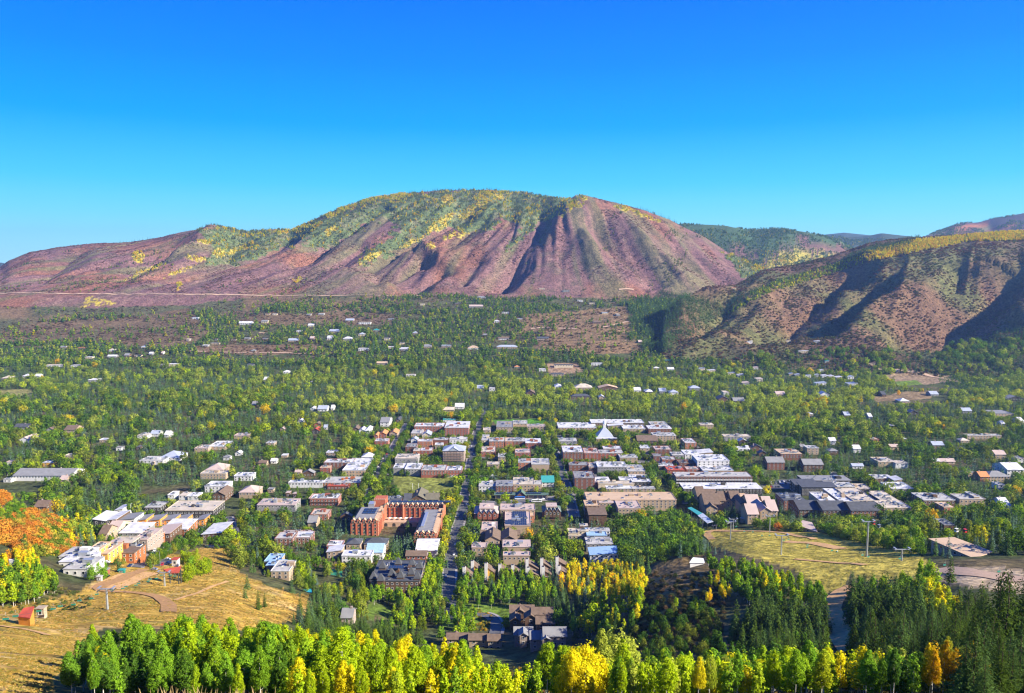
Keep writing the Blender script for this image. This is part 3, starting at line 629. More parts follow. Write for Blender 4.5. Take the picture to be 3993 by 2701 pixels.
BL = [
# --- left of town
('D',120,640,822,765,830,7,'gx','g','w','long low building with one pale grey pitched roof behind the trees',1),
('D',385,485,705,684,722,6,'flat','w','y','small white-roofed yellow house above the long grey roof',1),
('D',585,665,643,626,652,5,'flat','c','t','small cream flat-roofed house among dark trees',1),
('D',1265,1480,690,650,696,5,'flat','w','w','low white-roofed house beside the hipped grey roof',1),
('D',1445,1625,660,616,666,5,'hip','m','w','pale blue-grey hip-roofed house with a broad roof',1),
('D',1245,1335,458,432,465,5,'flat','c','w','pale low house half hidden by round trees',1),
('D',1365,1440,442,424,472,5,'gx','m','w','white house with a small pale gable roof',1),
('D',1490,1530,450,430,465,5,'gx','w','w','tiny white gabled house next to a pale gable roof',1),
('D',1862,2020,770,722,782,7,'hip','k','t','house with a pinkish tiled hip roof',1),
('D',1815,2045,806,780,832,7,'flat','c','t','long tan flat-roofed lodge below the pink hip roof',1),
('D',1855,2050,922,880,945,7,'flat','w','w','white flat-roofed lodge above a brown gable',1),
('D',2120,2280,828,796,845,6,'flat','w','w','low white-roofed building by the left edge of the shops',1),
('D',1890,2042,560,512,572,5,'flat','w','t','cluster house with flat white roofs between spruces',1),
('D',1762,1885,578,546,585,5,'flat','k','t','low tan-roofed house left of the flat white roofs',1),
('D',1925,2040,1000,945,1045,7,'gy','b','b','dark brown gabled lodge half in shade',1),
('D',2165,2320,975,925,992,7,'hip','k','t','tan hip-roofed house with a small cupola',1),
('D',2120,2245,462,440,470,5,'flat','k','t','flat tan roof by the street corner trees',1),
('D',1520,1575,1000,972,1010,5,'flat','w','w','small white flat roof, leftmost of three in the dark trees',1),
('D',1620,1690,1005,978,1012,5,'flat','c','w','small pale flat roof, middle one of three in the dark trees',1),
('D',1700,1790,1010,980,1018,5,'flat','w','w','small white flat roof, rightmost of three in the dark trees',1),
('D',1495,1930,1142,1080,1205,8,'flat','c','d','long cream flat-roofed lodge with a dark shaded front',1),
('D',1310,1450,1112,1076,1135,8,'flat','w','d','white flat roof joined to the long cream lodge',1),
('D',1042,1112,1138,1108,1160,6,'sr','w','w','white sloping roof left of the long cream lodge',1),
('D',175,265,498,462,515,6,'gy','k','w','pink-roofed house alone in the far left woods',1),
('D',580,680,408,378,418,6,'gx','b','t','brown-roofed house alone in the left woods',1),
('D',30,100,855,842,865,4,'flat','w','w','small white roof beside the orange hillside',1),
('D',540,600,860,835,868,5,'gx','k','t','tan gabled house below the long grey roof',1),
('D',310,420,1105,1085,1140,6,'gx','b','b','brown house under the orange hillside',1),
# --- modern houses by the ski slope
('H',245,430,197,116,300,6,'sl','w','d','white-roofed modern house with dark walls, left end of the upper row',1),
('H',432,600,192,113,285,6,'sr','w','b','white-roofed modern house in the middle of the upper row',1),
('H',602,872,186,126,280,6,'sr','g','w','grey-roofed modern house with a white corner bay and orange side',1),
('H',880,1040,198,140,310,5,'sr','g','O','grey-roofed row house with an orange side wall, first of five',1),
('H',1060,1250,198,142,315,5,'sr','g','O','grey-roofed row house with an orange side wall, second of five',1),
('H',1270,1460,196,140,315,5,'sr','g','O','grey-roofed row house with an orange side wall, third of five',1),
('H',1475,1645,194,138,312,5,'sr','g','O','grey-roofed row house with an orange side wall, fourth of five',1),
('H',1800,1930,190,136,280,5,'sr','g','O','grey-roofed row house at the right end with a bright orange wall',1),
('H',440,600,345,282,410,5,'gx','k','c','cream gabled cottage among the modern houses',1),
('H',335,445,395,345,400,5,'gx','b','t','brown-roofed cottage wing left of the cream gable',1),
('H',640,1000,380,314,440,5,'sb','w','g','white flat-roofed house with a grey wall below the orange row',1),
('H',845,1060,488,426,620,8,'flat','k','s','tall stone-walled house with a pinkish roof beside the road',1),
('H',1065,1240,432,394,560,8,'flat','k','u','tall rust-walled house with a pinkish flat roof',1),
('H',1125,1400,412,336,440,6,'sr','k','b','broad pinkish double roof above the rust walls',1),
('H',1290,1665,322,246,390,6,'sb','w','u','white-roofed house with rust-coloured storeys beside a big spruce',1),
('H',1885,2175,402,300,445,5,'sr','w','b','long white-roofed brown house standing alone by the side street',1),
('H',500,825,538,490,625,6,'flat','c','d','cream-roofed house with a dark front and a white side',1),
('H',410,580,577,546,605,5,'flat','k','b','narrow brown terrace house with a pinkish roof, upper one',1),
('H',250,560,612,590,640,5,'flat','b','b','long brown terrace with a dark roof edge',1),
('H',135,315,660,618,745,6,'flat','t','y','ochre cube house, left of two',1),
('H',272,462,700,656,780,5,'flat','t','y','ochre cube house, right of two',1),
('H',465,860,690,655,775,6,'flat','b','u','brown terrace house with rust timber bays above the car park',1),
('H',0,110,762,690,830,5,'flat','w','w','bright white low building, uppermost of the white rows',1),
('A',400,570,472,440,500,4,'flat','w','w','bright white row building, second step down the slope',1),
('A',400,590,508,474,545,4,'flat','w','w','bright white row building, third step down the slope',1),
('A',430,592,558,512,585,4,'flat','w','w','bright white row building, lowest step by the big spruce',1),
# --- west of the park
('E',610,870,707,672,735,9,'flat','w','n','brown building with a white roof left of the big white roof',1),
('E',575,665,752,733,792,7,'flat','t','r','low red brick wing at the left corner of the white-roofed block',1),
('E',780,985,776,668,810,8,'flat','w','a','large building under a broad white roof with an orange corner',1),
('E',605,935,888,838,905,6,'flat','w','u','broad white roof with blue patches above a red awning',1),
('E',640,830,920,893,945,4,'flat','r','n','low red-roofed terrace in front of the broad white roof',1),
('E',290,600,888,868,895,6,'flat','w','w','long narrow white roof left of the red awning',1),
('E',475,735,1032,990,1068,8,'flat','c','d','lodge with a cream roof and dark balconies',1),
('E',0,345,1092,1035,1110,6,'flat','k','t','long pinkish-tan flat roof at the foot of the spruces',1),
('E',490,600,1172,1128,1185,4,'flat','c','r','small tan roof on red piers',1),
('E',465,540,1247,1205,1262,5,'gx','g','t','small grey-roofed house behind a dark spruce',1),
('E',220,330,1362,1332,1394,6,'flat','w','n','white-topped red cube flat, leftmost in its cluster',1),
('E',335,410,1350,1328,1390,6,'flat','c','n','white-topped red cube flat, middle in its cluster',1),
('E',415,485,1345,1325,1370,6,'flat','w','n','white-topped red cube flat, rightmost in its cluster',1),
('E',630,730,615,592,630,5,'flat','w','t','low white roof by the parked cars',1),
('E',950,1050,655,622,660,6,'hip','w','w','pale hip-roofed building left of the street',1),
('E',85,160,528,508,540,5,'flat','w','t','small pale roof in the dark spruces',1),
('E',520,580,360,345,375,5,'gy','u' if 0 else 'b','u','small red-brown gabled house in the woods',1),
('E',500,570,415,395,460,6,'gy','r','d','dark gabled house with a red roof edge',1),
('E',870,925,400,375,410,6,'gy','b','b','brown gabled house at the wood edge',1),
('E',930,975,412,388,425,6,'gy','w','w','white gabled house, left of the white diamond roof',1),
('E',985,1025,415,382,425,6,'pyr','w','w','house with a bright white diamond-shaped roof',1),
('E',1070,1190,512,488,545,7,'flat','w','r','white-roofed red building at the near street corner',1),
('E',1065,1100,460,435,475,6,'gy','O','r','narrow house with an orange roof, leftmost of three',1),
('E',1110,1175,448,420,465,6,'gy','O','r','house with a broad orange gable, middle of three',1),
('E',1205,1275,440,410,462,7,'gy','O','t','house with a bright orange gable, rightmost of three',1),
('E',1120,1200,340,300,400,7,'gx','g','w','white-walled house with a grey gable roof',1),
('E',1265,1300,320,292,330,6,'gy','s','b','dark steep-roofed house beside the street trees',1),
('E',1690,1800,318,308,325,4,'flat','T','w','low building with a long teal roof',1),
# --- the brick centre
('E',1430,1700,378,347,412,12,'flat','w','r','long three-storey red brick hotel wing with a white roof',1.2),
('E',1705,1922,388,332,468,13,'flat','w','r','corner red brick hotel with rows of arched windows',1.2),
('E',1500,1608,400,383,432,7,'flat','c','r','low brick annexe in front of the long brick wing',1),
('E',1400,1500,440,404,472,7,'flat','w','t','tan building with a wide white roof at the street corner',1),
('E',1500,1580,455,428,476,6,'gy','m','c','cream house with a pale grey gable porch',1),
('E',1400,1460,500,480,520,6,'gy','m','w','white cottage with a steep grey gable',1),
('E',1460,1590,515,492,552,8,'flat','w','o','orange brick shop with a row of upper windows',1),
('E',1602,1735,502,482,536,8,'flat','c','n','plain brown-red brick hall with blank front',0),
('E',1750,1905,497,477,525,8,'flat','w','w','white-fronted shop with large blue arched windows',1),
('E',1618,1690,545,528,560,6,'flat','w','t','small white-roofed shop left of the scaffolding',1),
('E',1255,1462,668,626,705,8,'flat','c','g','open grey frame building with a pale roof left of the spruces',1),
('E',1350,1445,565,532,600,7,'flat','g','n','brown shop building with chimneys beside the street',1),
('E',1420,1480,600,575,625,8,'flat','c','o','narrow orange brick shop',1),
('E',1485,1590,598,572,630,8,'flat','w','r','red brick shop with a white parapet behind the spruce',1),
('E',1240,1340,755,715,775,8,'flat','w','g','white stacked terraces, left part, beside the playing field',1),
('E',1345,1485,765,712,795,9,'flat','w','g','white stacked terraces, right part, beside the playing field',1),
('E',1492,1710,778,728,808,9,'flat','c','r','long red brick building with arches facing the playing field',1),
('E',1716,1860,776,738,808,8,'flat','w','r','red brick building with a white terrace at the field corner',1),
('E',1400,1530,1035,962,1062,7,'gy','o','b','timber lodge with a broad olive gable below the playing field',1),
('E',1532,1650,1038,996,1062,6,'gx','o','b','lower olive-roofed wing right of the timber lodge gable',1),
('E',1335,1400,1045,1000,1058,6,'gx','s','b','dark-roofed wing left of the timber lodge gable',1),
('E',1160,1310,1048,1008,1055,8,'flat','s','n','dark flat roof with panels behind the brick hotel tower',0),
('E',2015,2168,918,873,962,7,'flat','w','w','white building with balconies above the bus stop',1),
('E',2170,2324,918,864,962,9,'flat','g','n','brown brick building with roof lights beside the white one',1),
('E',2090,2200,722,700,735,6,'flat','c','t','tan flat roof behind dense green trees',1),
('E',2055,2120,412,388,438,7,'flat','c','t','small tan building beyond the main street junction',1),
('E',2175,2324,385,330,432,8,'flat','g','t','grey-roofed building beyond the main street junction',1),
('E',2040,2105,502,452,522,8,'flat','c','c','cream brick building on the street corner',1),
('E',2110,2245,512,478,580,9,'flat','w','o','orange brick building with two rows of windows',1),
('E',2035,2165,610,560,622,7,'flat','c','r','red brick building with a tiled front strip',1),
('E',2255,2324,515,480,540,8,'flat','c','o','orange brick building right of the two-row window front',1),
('E',2190,2260,655,622,670,6,'flat','w','t','small white roof behind street trees',1),
('F',0,110,512,480,545,8,'flat','w','n','brown brick corner shop with a row of small windows',1),
('F',115,255,528,486,572,8,'flat','w','r','red and white stepped building beside the second street',1),
('F',0,130,352,325,358,5,'flat','w','t','white flat roof at the edge of the far green field',1),
('F',130,300,378,355,400,7,'flat','k','t','pinkish flat roof below the far green field',1),
('F',50,165,705,670,752,11,'flat','w','o','tall narrow orange brick building with a white cornice',1),
('F',170,330,722,670,780,11,'flat','w','t','tan building with a wide white roof and blank side wall',0),
('F',20,160,618,580,640,7,'flat','k','r','brick shop with cluttered roof terraces',1),
('F',5,190,905,842,950,8,'flat','c','t','pale stone building with a broad flat roof beyond the bus stop',1),
('F',190,262,905,868,945,7,'flat','c','t','small tan building joined to the pale stone one',1),
('F',262,372,882,838,900,6,'gx','T','w','building with a pale teal gable roof',1),
('F',415,580,512,482,552,9,'flat','w','g','grey wall and white roof opposite the church',1),
('F',455,640,612,553,690,13,'flat','w','n','tall ornate brown brick building with arched windows on the street corner',1.2),
('F',650,782,622,575,680,10,'flat','k','r','red brick building joined to the ornate corner block',1),
('F',785,1000,620,590,655,9,'flat','w','r','long red brick building with dormer roof edge',1),
('F',820,985,582,556,595,9,'flat','w','n','upper brick storey with a white roof behind the dormers',1),
('F',510,690,732,700,800,8,'flat','g','n','dark brick building with roof clutter by the second street',1),
('F',560,742,848,784,952,13,'flat','g','n','tall plain brown brick building with a grey roof',.7),
('F',690,768,752,706,830,8,'flat','c','n','narrow brick building behind the tall plain one',1),
('F',768,1032,745,700,825,10,'flat','w','g','white-roofed building with dark glass bays and brown columns',1.4),
('F',1045,1198,785,728,812,7,'flat','w','a','sandstone building with a square white roof',1),
('F',740,885,885,834,900,6,'flat','w','t','white roof beside the tall plain brick building',1),
('F',775,1098,898,876,920,7,'flat','c','c','long cream wall with a narrow flat roof',0),
('F',970,1092,866,836,878,8,'flat','w','t','white square roof set back behind the cream wall',1),
('F',1080,1252,880,818,910,8,'flat','w','d','white roof with grey panels left of the willow',1),
('F',848,1080,942,918,968,5,'flat','w','t','low white shop roof, left of two below the cream wall',1),
('F',1086,1290,942,920,972,5,'flat','w','t','low white shop roof, right of two below the cream wall',1),
('F',672,1482,1045,976,1105,12,'flat','t','t','very long tan flat roof with a row of vents above a dark pillared front',.8),
('F',655,782,1098,1050,1230,14,'flat','t','b','brown tower wing of the tan lodge at the dark street',1),
('F',785,950,1070,1040,1095,11,'flat','k','t','narrow tan roof step in front of the long tan roof',1),
('F',955,1160,1122,1052,1150,11,'flat','k','t','stepped pinkish-tan roof wing of the lodge',1),
('F',690,850,1178,1105,1200,11,'sb','b','b','dark brown pitched roof with a rust edge below the tan lodge',0),
('F',710,1188,345,315,362,9,'flat','w','b','very long white roof beyond the church',1.2),
('F',862,1000,372,340,385,7,'sr','w','t','white curved roof wing below the very long roof',1),
('F',1000,1200,398,366,412,7,'flat','w','t','row of stepped white roofs right of the church',1),
('F',1250,1400,362,336,385,8,'flat','w','t','white-roofed building at the wood edge right of the long roof',1),
('F',1230,1440,398,368,428,8,'flat','w','n','white-roofed brick building behind two spruces',1),
('F',412,760,388,342,412,7,'flat','w','t','wide white-roofed building left of the church',1),
('F',1275,1480,462,432,505,9,'flat','c','t','tan brick building with a cream roof',1),
('F',1130,1310,505,468,522,7,'gx','b','b','building with a long brown pitched roof',1),
('F',1560,1665,528,488,542,9,'flat','w','o','brick block with balconies right of the yellow tree',1),
('F',1155,1240,575,548,602,7,'flat','w','t','small white roof beside the parked cars',1),
('F',1290,1440,590,555,610,7,'flat','k','n','brown building behind the yellow-orange tree',1),
('F',1445,1550,638,608,655,7,'flat','w','g','white square roof above the brick hall',1),
('F',1560,1690,630,590,645,7,'flat','w','w','pale building with slanted white roofs',1),
('F',1690,1812,622,590,640,7,'sr','w','t','greenish-white slanting roof beside the museum',1),
('F',1355,1478,680,653,712,8,'flat','w','r','brick hall with a white roof left of the museum',1),
('F',1320,1465,738,712,775,7,'flat','w','n','white roof with a dark fascia below the brick hall',1),
('F',1400,1560,775,738,795,7,'flat','r','r','red-roofed restaurant with a busy terrace',1),
('F',1510,1650,715,680,735,8,'flat','b','n','dark brown flat building between the brick hall and the museum',1),
('F',1575,1690,770,742,790,6,'flat','k','r','small red and tan shop beside the museum wall',1),
('F',1672,1962,690,634,720,13,'flat','w','w','large building under a white slatted canopy roof, its side wall pale',.8),
('F',1722,1998,778,735,800,7,'flat','w','t','white roof stepped below the canopy building',1),
('F',1478,2170,836,792,898,11,'flat','w','n','long white-roofed hotel with a grid of dark balconies',1.1),
('F',1548,2262,942,892,980,9,'flat','w','d','second long white roof in front of the balconied hotel',1),
('F',1915,2155,470,450,490,7,'flat','c','g','long thin cream roof alone in the woods',1),
('F',1700,1820,362,345,375,7,'flat','c','t','low tan roof at the right edge of the cottonwoods',1),
('F',2020,2150,580,558,592,6,'flat','w','w','pale low roof beside dark gables',1),
('F',970,1130,660,635,680,7,'flat','w','t','white-roofed shop behind the dark leaning roof',1),
('F',1275,1350,650,625,672,7,'flat','g','n','small grey-roofed shop beside a spruce',1),
# --- east side
('G',120,312,625,580,652,9,'flat','t','n','dark brick block with a tan roof and white windows',1.2),
('G',360,465,575,553,612,9,'flat','w','t','small white-roofed block with a tower in the trees',1),
('G',1005,1160,700,658,715,7,'flat','c','t','long cream roof at the centre of the right-hand woods',1),
('G',1162,1275,710,686,722,7,'flat','c','w','pale stepped roof beside the long cream one',1),
('G',330,760,868,826,882,11,'flat','g','d','wide grey-roofed dark hotel behind the parking lot',.6),
('G',250,460,905,872,960,11,'sb','s','d','dark hotel wing nearest the parked cars',1),
('G',312,628,928,896,1000,10,'sb','s','d','dark hotel wing with two rows of white-framed glazing',1.3),
('G',530,640,895,866,930,10,'flat','w','d','white square roof in the middle of the dark hotel',1),
('G',632,790,925,892,990,10,'flat','w','d','dark hotel wing with a sloping white roof',1),
('G',792,938,945,905,968,7,'flat','c','t','square white roof at the right end of the dark hotel',1),
('G',430,560,1015,988,1040,9,'flat','w','t','white courtyard lodge, back left wing',1),
('G',500,640,1068,1016,1090,9,'flat','w','t','white courtyard lodge, front left wing',1),
('G',660,832,1058,990,1090,9,'flat','w','t','white courtyard lodge, right wing',1),
('G',775,985,1052,986,1075,9,'flat','c','d','cream-roofed lodge with a courtyard, left wing',1),
('G',1030,1188,1050,1008,1075,9,'flat','c','d','cream-roofed lodge with a courtyard, right wing',1),
('G',988,1110,1008,984,1020,9,'flat','c','d','cream-roofed lodge with a courtyard, back wing',1),
('G',1058,1305,1118,1080,1140,7,'flat','c','t','cream flat roof lowest of the right-hand lodges',1),
('G',290,500,1132,1082,1180,8,'gx','s','b','dark-roofed lodge block, left of three in a row',1),
('G',505,735,1136,1086,1190,8,'gx','s','b','dark-roofed lodge block, middle of three in a row',1),
('G',760,1015,1138,1096,1180,8,'gx','s','n','dark-roofed lodge block, right of three in a row',1),
('G',150,350,1050,1000,1130,10,'flat','s','n','dark slate-roofed block with the rooftop pool',1),
('G',975,1052,850,820,882,8,'flat','w','b','small brown building with a white roof behind a dark spruce',1),
('G',1060,1140,845,820,860,6,'flat','w','t','little white roof right of a dark spruce',1),
('G',1150,1218,868,840,880,6,'sr','w','t','slanting white roof in the dark trees',1),
('G',1125,1330,945,895,955,7,'flat','w','g','wide white roof below a yellow tree',1),
('G',1415,1700,1048,1010,1070,8,'flat','w','b','long white roof, left of two at the right edge of town',1),
('G',1742,1975,1038,1012,1065,8,'flat','c','t','long pale roof with a raised box, right edge of town',1),
('G',1872,1922,1016,992,1022,10,'flat','w','t','raised box on the long pale roof',0),
('G',1600,1690,1112,1084,1130,7,'flat','t','o','small orange flat building below the long white roof',1),
('G',2000,2200,832,800,852,6,'hip','g','t','wide grey-roofed house on the right',1),
('G',1930,2010,832,806,842,6,'gx','O','o','small house with an orange gable roof',1),
('G',1820,1900,805,788,815,5,'flat','t','t','low tan roof left of the orange gable',1),
('G',1810,2120,462,447,475,5,'flat','c','t','thin cream roof strip in the far right woods',1),
('G',2175,2324,768,722,790,8,'gx','w','w','white gabled house at the right edge',1),
('G',2065,2160,630,606,645,6,'gx','k','t','tan gabled house near the right edge',1),
('G',2262,2324,668,648,675,6,'flat','c','w','pale roof cut by the right edge',1),
('G',2060,2230,262,230,290,7,'flat','g','t','grey flat house by the terraces at the upper right',1),
('G',0,155,702,668,800,10,'gx','g','n','grey-roofed town houses left of the clump of poplars',1),
('G',330,505,722,688,790,10,'gx','g','b','grey-roofed town houses right of the clump of poplars',1),
('G',2130,2200,1090,1060,1105,6,'gx','w','w','small pale gable in the lower right woods',1),
('G',2090,2150,910,890,918,5,'flat','w','w','tiny white roof in the right-hand woods',1),
('G',935,1010,495,480,510,6,'flat','t','r','red-walled house deep in the right-hand woods',1),
('G',565,620,505,488,515,6,'gx','w','w','white gabled house deep in the right-hand woods',1),
('G',780,845,580,558,590,6,'gx','w','w','small white gabled house among poplars',1),
('G',1120,1165,372,360,380,6,'flat','w','d','white-edged dark house under a golden tree',1),
('G',1500,1600,545,525,560,6,'gx','m','b','grey-roofed house under round trees',1),
('G',2290,2324,330,308,350,7,'gx','w','w','tall white house end at the right edge',1),
('C',1780,1850,1118-860,240,290,5,'flat','g','b','small brown cabin with a snow-white roof edge',0),
# --- below the main street
('J',232,665,240,112,330,9,'hip','k','r','red gabled lodge with a wide pinkish flat-topped roof',1),
('J',705,1330,176,74,200,10,'flat','k','t','broad pinkish-tan roof behind the solar panels',1),
('J',785,1250,462,170,520,8,'flat','k','t','wide roof carrying a large array of solar panels',0),
('J',1470,1800,205,104,262,9,'hip','G','b','green-roofed lodge with a tan flat top and small dormers',1),
('J',1205,1320,290,170,360,7,'flat','t','o','orange side wing right of the solar panels',1),
('J',360,640,545,402,560,5,'flat','k','w','low pinkish terrace roof behind cypress-like trees',0),
('J',345,562,605,558,612,6,'gx','b','t','brown pitched roof, left of two behind the gables',0),
('J',430,690,720,580,760,8,'gy','b','t','brown gable-fronted house, left of two',1),
('J',720,1000,720,590,740,8,'gy','b','d','brown gable-fronted house in shade, right of two',0),
('J',812,1050,620,562,640,6,'gx','b','t','brown pitched roof, right of two behind the gables',0),
('J',185,450,860,785,1000,8,'flat','k','k' if 0 else 't','pinkish block with two chimneys by the main street',1),
('J',745,1250,850,742,860,8,'flat','k','t','broad pinkish-tan roof with plant boxes, back part',0),
('J',755,1240,1010,945,1060,8,'flat','k','t','broad pinkish-tan roof, front part with a courtyard',1),
('J',1940,2100,605,528,680,8,'flat','c','c','cream cube block on the right',1),
('J',2115,2300,560,528,600,10,'flat','c','c','cream stepped block behind the cube',1),
('J',2145,2290,470,428,530,10,'flat','c','b','topmost cream box with a dark window',1),
('F',690,880,1325,1300,1350,9,'flat','w','w','white modern building with glass front, upper of three',1.3),
('F',672,850,1368,1308,1394,8,'flat','B','g','pale blue-white roof of a modern building, middle of three',1),
('B',1670,1850,385,348,420,7,'flat','w','g','white modern roof with grey strips behind the trees',1),
('B',1695,1885,460,420,485,6,'sr','B','w','pale blue slanting roof, lowest of the modern white ones',1),
('B',1545,1660,330,288,345,6,'flat','c','t','cream flat roof left of the white modern buildings',1),
('B',885,990,412,378,425,6,'flat','k','t','small pink roof behind mixed trees',1),
('I',1490,1920,1190,985,1235,8,'gx','w','w','bright white pitched roof with a roof light below the brick hotel',0),
('I',1285,1700,1300,1222,1373,7,'gx','b','r','brown shop building with blue arched dormers',1),
('I',50,340,1058,968,1110,8,'hip','s','t','grey mansard building with a white top, left of two',1),
('I',420,880,1058,968,1110,8,'hip','s','t','grey mansard building with a white top, right of two',1),
('I',470,800,1225,1110,1260,7,'gx','B','w','pale blue metal gable roof between the trees',0),
('I',-40,560,1310,1215,1373,7,'flat','w','w','long bright white flat roof in front of the grey mansards',1),
('B',195,530,640,530,690,11,'flat','s','b','large dark slate-roofed hotel with many steep turrets',1),
('A',1800,1900,505,478,530,6,'flat','B','t','pale blue roof step, uppermost of three',0),
('A',1810,1930,532,508,560,6,'flat','B','t','pale blue roof step, middle of three',0),
('A',1845,1965,572,545,615,6,'flat','w','t','pale roof step, lowest of three, above a green wall',1),
('A',1870,1990,352,320,372,6,'flat','w','n','white-topped brown flats in the spruces, left part',1),
('A',1995,2110,345,312,365,6,'flat','w','n','white-topped brown flats in the spruces, right part',1),
('A',2225,2324,400,370,420,6,'flat','w','r','white and red terrace roofs beside the spruces',1),
('A',2225,2324,440,410,470,6,'sr','w','t','white slanting roofs beside the spruces',1),
('A',1750,2010,120,82,130,7,'flat','k','g','long tan-grey roof behind a row of spruces',1),
('A',2110,2300,78,46,140,8,'flat','w','r','lodge with a white roof and red ground floor',1),
('A',2115,2230,185,155,200,6,'flat','c','r','small cream roof in front of the red lodge',1),
('B',0,72,885,855,892,4,'gx','g','s','grey metal-roofed villa half hidden at the slope foot',1),
]
for t in BL:
    win = t[11]
    kw = {}
    if 'grid of dark balconies' in t[10]: kw = dict(balcony='white_wall')
    if 'dark balconies' in t[10] and 'cream roof' in t[10]: kw = dict(balcony='brown_wall')
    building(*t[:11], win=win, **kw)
# ------------------------------------------------------------ helpers for places given by a pixel of the photograph and a height
def at(c, x, y, h=0.):
    p = cr(c, x, y); return hit(p[0], p[1], h)
def local(root, mb): 
    L = root.location; mb.v = [(a - L.x, b - L.y, c - L.z) for a, b, c in mb.v]; return mb
def part(root, name, mb, mats, parent=None):
    """world-space geometry made a part of its thing"""
    local(root, mb); o = link(bpy.data.objects.new(name, mb.mesh(name, mats if isinstance(mats, (list, tuple)) else [mats])), root)
    return o
def sub(root, par, name, me, loc, rz=0):
    o = bpy.data.objects.new(name, me); SC.collection.objects.link(o); o.parent = par; o.location = (loc[0] - root.location.x, loc[1] - root.location.y, loc[2] - root.location.z); o.rotation_euler = (0, 0, rz); return o
M_ = MAT
# ---- the red brick hotel: three wings round a raised court
q = at('I', 1450, 300, 15.5); HZ = float(ground(q[0], q[1] - 30)); HX = lambda x, Y: float(U(cr('I', x, 300)[0], cr('I', x, 300)[1]) * Y)
hotel = empty('grand_hotel', (q[0], q[1], HZ), 0, 'big red brick hotel with rows of small gabled dormers round a raised court', 'hotel')
def DORMER(w=3.4, d=4.2, h=3.0):
    b = MB(); b.box(-w/2, w/2, 0, d, 0, h); b.tri((-w/2, -.01, h), (w/2, -.01, h), (0, -.01, h + w * .5)); b.m[-1] = 0
    b.gable(-w/2, w/2, 0, d, h, w * .5, 'y', .3, .2, 1); return b.mesh('dormer', [M_['hotel_brick'], M_['sandstone']])
DM = DORMER(); HW = win_mesh(1.9, 2.1, 'cream_wall')
PIER = MB(); PIER.box(-.45, .45, -.7, 0, 0, 14.6); PIER.box(-.6, .6, -.85, .0, 14.6, 15.2, 1); PIER = PIER.mesh('pier', [M_['hotel_brick'], M_['sandstone']])
def wing(x0, x1, y0, y1, h, faces, floors=4, roofh=3.2, sp=4.9):
    b = MB(); b.box(x0, x1, y0, y1, HZ - 4, HZ + h); part(hotel, 'wall', b, M_['hotel_brick'])
    b = MB(); i = 3.4; P = [(x0,y0),(x1,y0),(x1,y1),(x0,y1)]; T = [(x0+i,y0+i),(x1-i,y0+i),(x1-i,y1-i),(x0+i,y1-i)]
    for k in range(4):
        j = (k + 1) % 4; b.quad((*P[k], HZ + h), (*P[j], HZ + h), (*T[j], HZ + h + roofh), (*T[k], HZ + h + roofh))
    b.quad(*[(*t, HZ + h + roofh) for t in T], 1); part(hotel, 'roof', b, [M_['olive_shingle'], M_['grey_roof']])
    for f in faces:
        if f == 's': a0, a1, rz = x0, x1, 0
        elif f == 'e': a0, a1, rz = y0, y1, math.pi / 2
        else: a0, a1, rz = y0, y1, -math.pi / 2
        n = max(1, int((a1 - a0) / sp)); s = (a1 - a0) / n
        for k in range(n):
            t = a0 + s * (k + .5); lx, ly = (t, y0) if f == 's' else ((x1, t) if f == 'e' else (x0, t)); ox, oy = {'s': (0, -.25), 'e': (.25, 0), 'w': (-.25, 0)}[f]
            d = sub(hotel, hotel, 'dormer', DM, (lx + ox, ly + oy, HZ + h - .6), rz); w_ = bpy.data.objects.new('window', HW); link(w_, d); w_.location = (0, 0, .5)
            for fl in range(floors):
                sub(hotel, hotel, 'window', HW, (lx + ox * .12, ly + oy * .12, HZ + h - 3.7 - fl * 3.4), rz)
            if k: 
                t2 = a0 + s * k; lx, ly = (t2, y0) if f == 's' else ((x1, t2) if f == 'e' else (x0, t2)); sub(hotel, hotel, 'pier', PIER, (lx, ly, HZ + h - 14.9), rz)
Ym = q[1]; xa, xb = HX(838, Ym), HX(2075, Ym)
wing(xa, xb, Ym, Ym + 16, 15, 's')
ql = at('I', 420, 605, 13.5); YL = ql[1]; la, lb = HX(0, 1), 0
lx0, lx1 = float(U(cr('I', 140, 605)[0], cr('I', 140, 605)[1]) * YL), float(U(cr('I', 705, 605)[0], cr('I', 705, 605)[1]) * YL)
wing(lx0, lx1, YL, Ym - .5, 13.5, 'se', 4)
qr = at('I', 1680, 850, 12.5); YR = qr[1]; rx0, rx1 = float(U(cr('I', 1440, 850)[0], cr('I', 1440, 850)[1]) * YR), float(U(cr('I', 1915, 850)[0], cr('I', 1915, 850)[1]) * YR)
wing(rx0, rx1, YR, Ym - 6, 12.5, 'se', 4)
b = MB(); b.box(lx1 + .5, rx0 - .5, Ym - 16, Ym - .5, HZ - 3, HZ + 4.6); part(hotel, 'court_podium', b, M_['sandstone'])
b = MB()
for k in range(5):
    x = lx1 + 3 + k * (rx0 - lx1 - 6) / 4; b.poly([(x + 1.6 * math.cos(a), 0) for a in (0,)] + [(x, 1), (x, 2)], 0, .01) if 0 else None
    pts = [(x - 1.7, Ym - 16.03, HZ + .0), (x + 1.7, Ym - 16.03, HZ + 0)] + [(x + 1.7 * math.cos(a), Ym - 16.03, HZ + 2.2 + 1.5 * math.sin(a)) for a in np.linspace(0, math.pi, 8)]
    b.face(pts)
part(hotel, 'archway', b, M_['dark_wall'])['kind'] = 'stuff'
tw = MB(); tx = HX(600, Ym); tw.box(tx, HX(840, Ym), Ym + 6, Ym + 22, HZ - 2, HZ + 21)
for k in range(6): tw.box(tx + k * 2.2, tx + k * 2.2 + 1.1, Ym + 6, Ym + 7, HZ + 21.001, HZ + 22.2, 1)
part(hotel, 'tower', tw, [M_['hotel_brick'], M_['sandstone']])
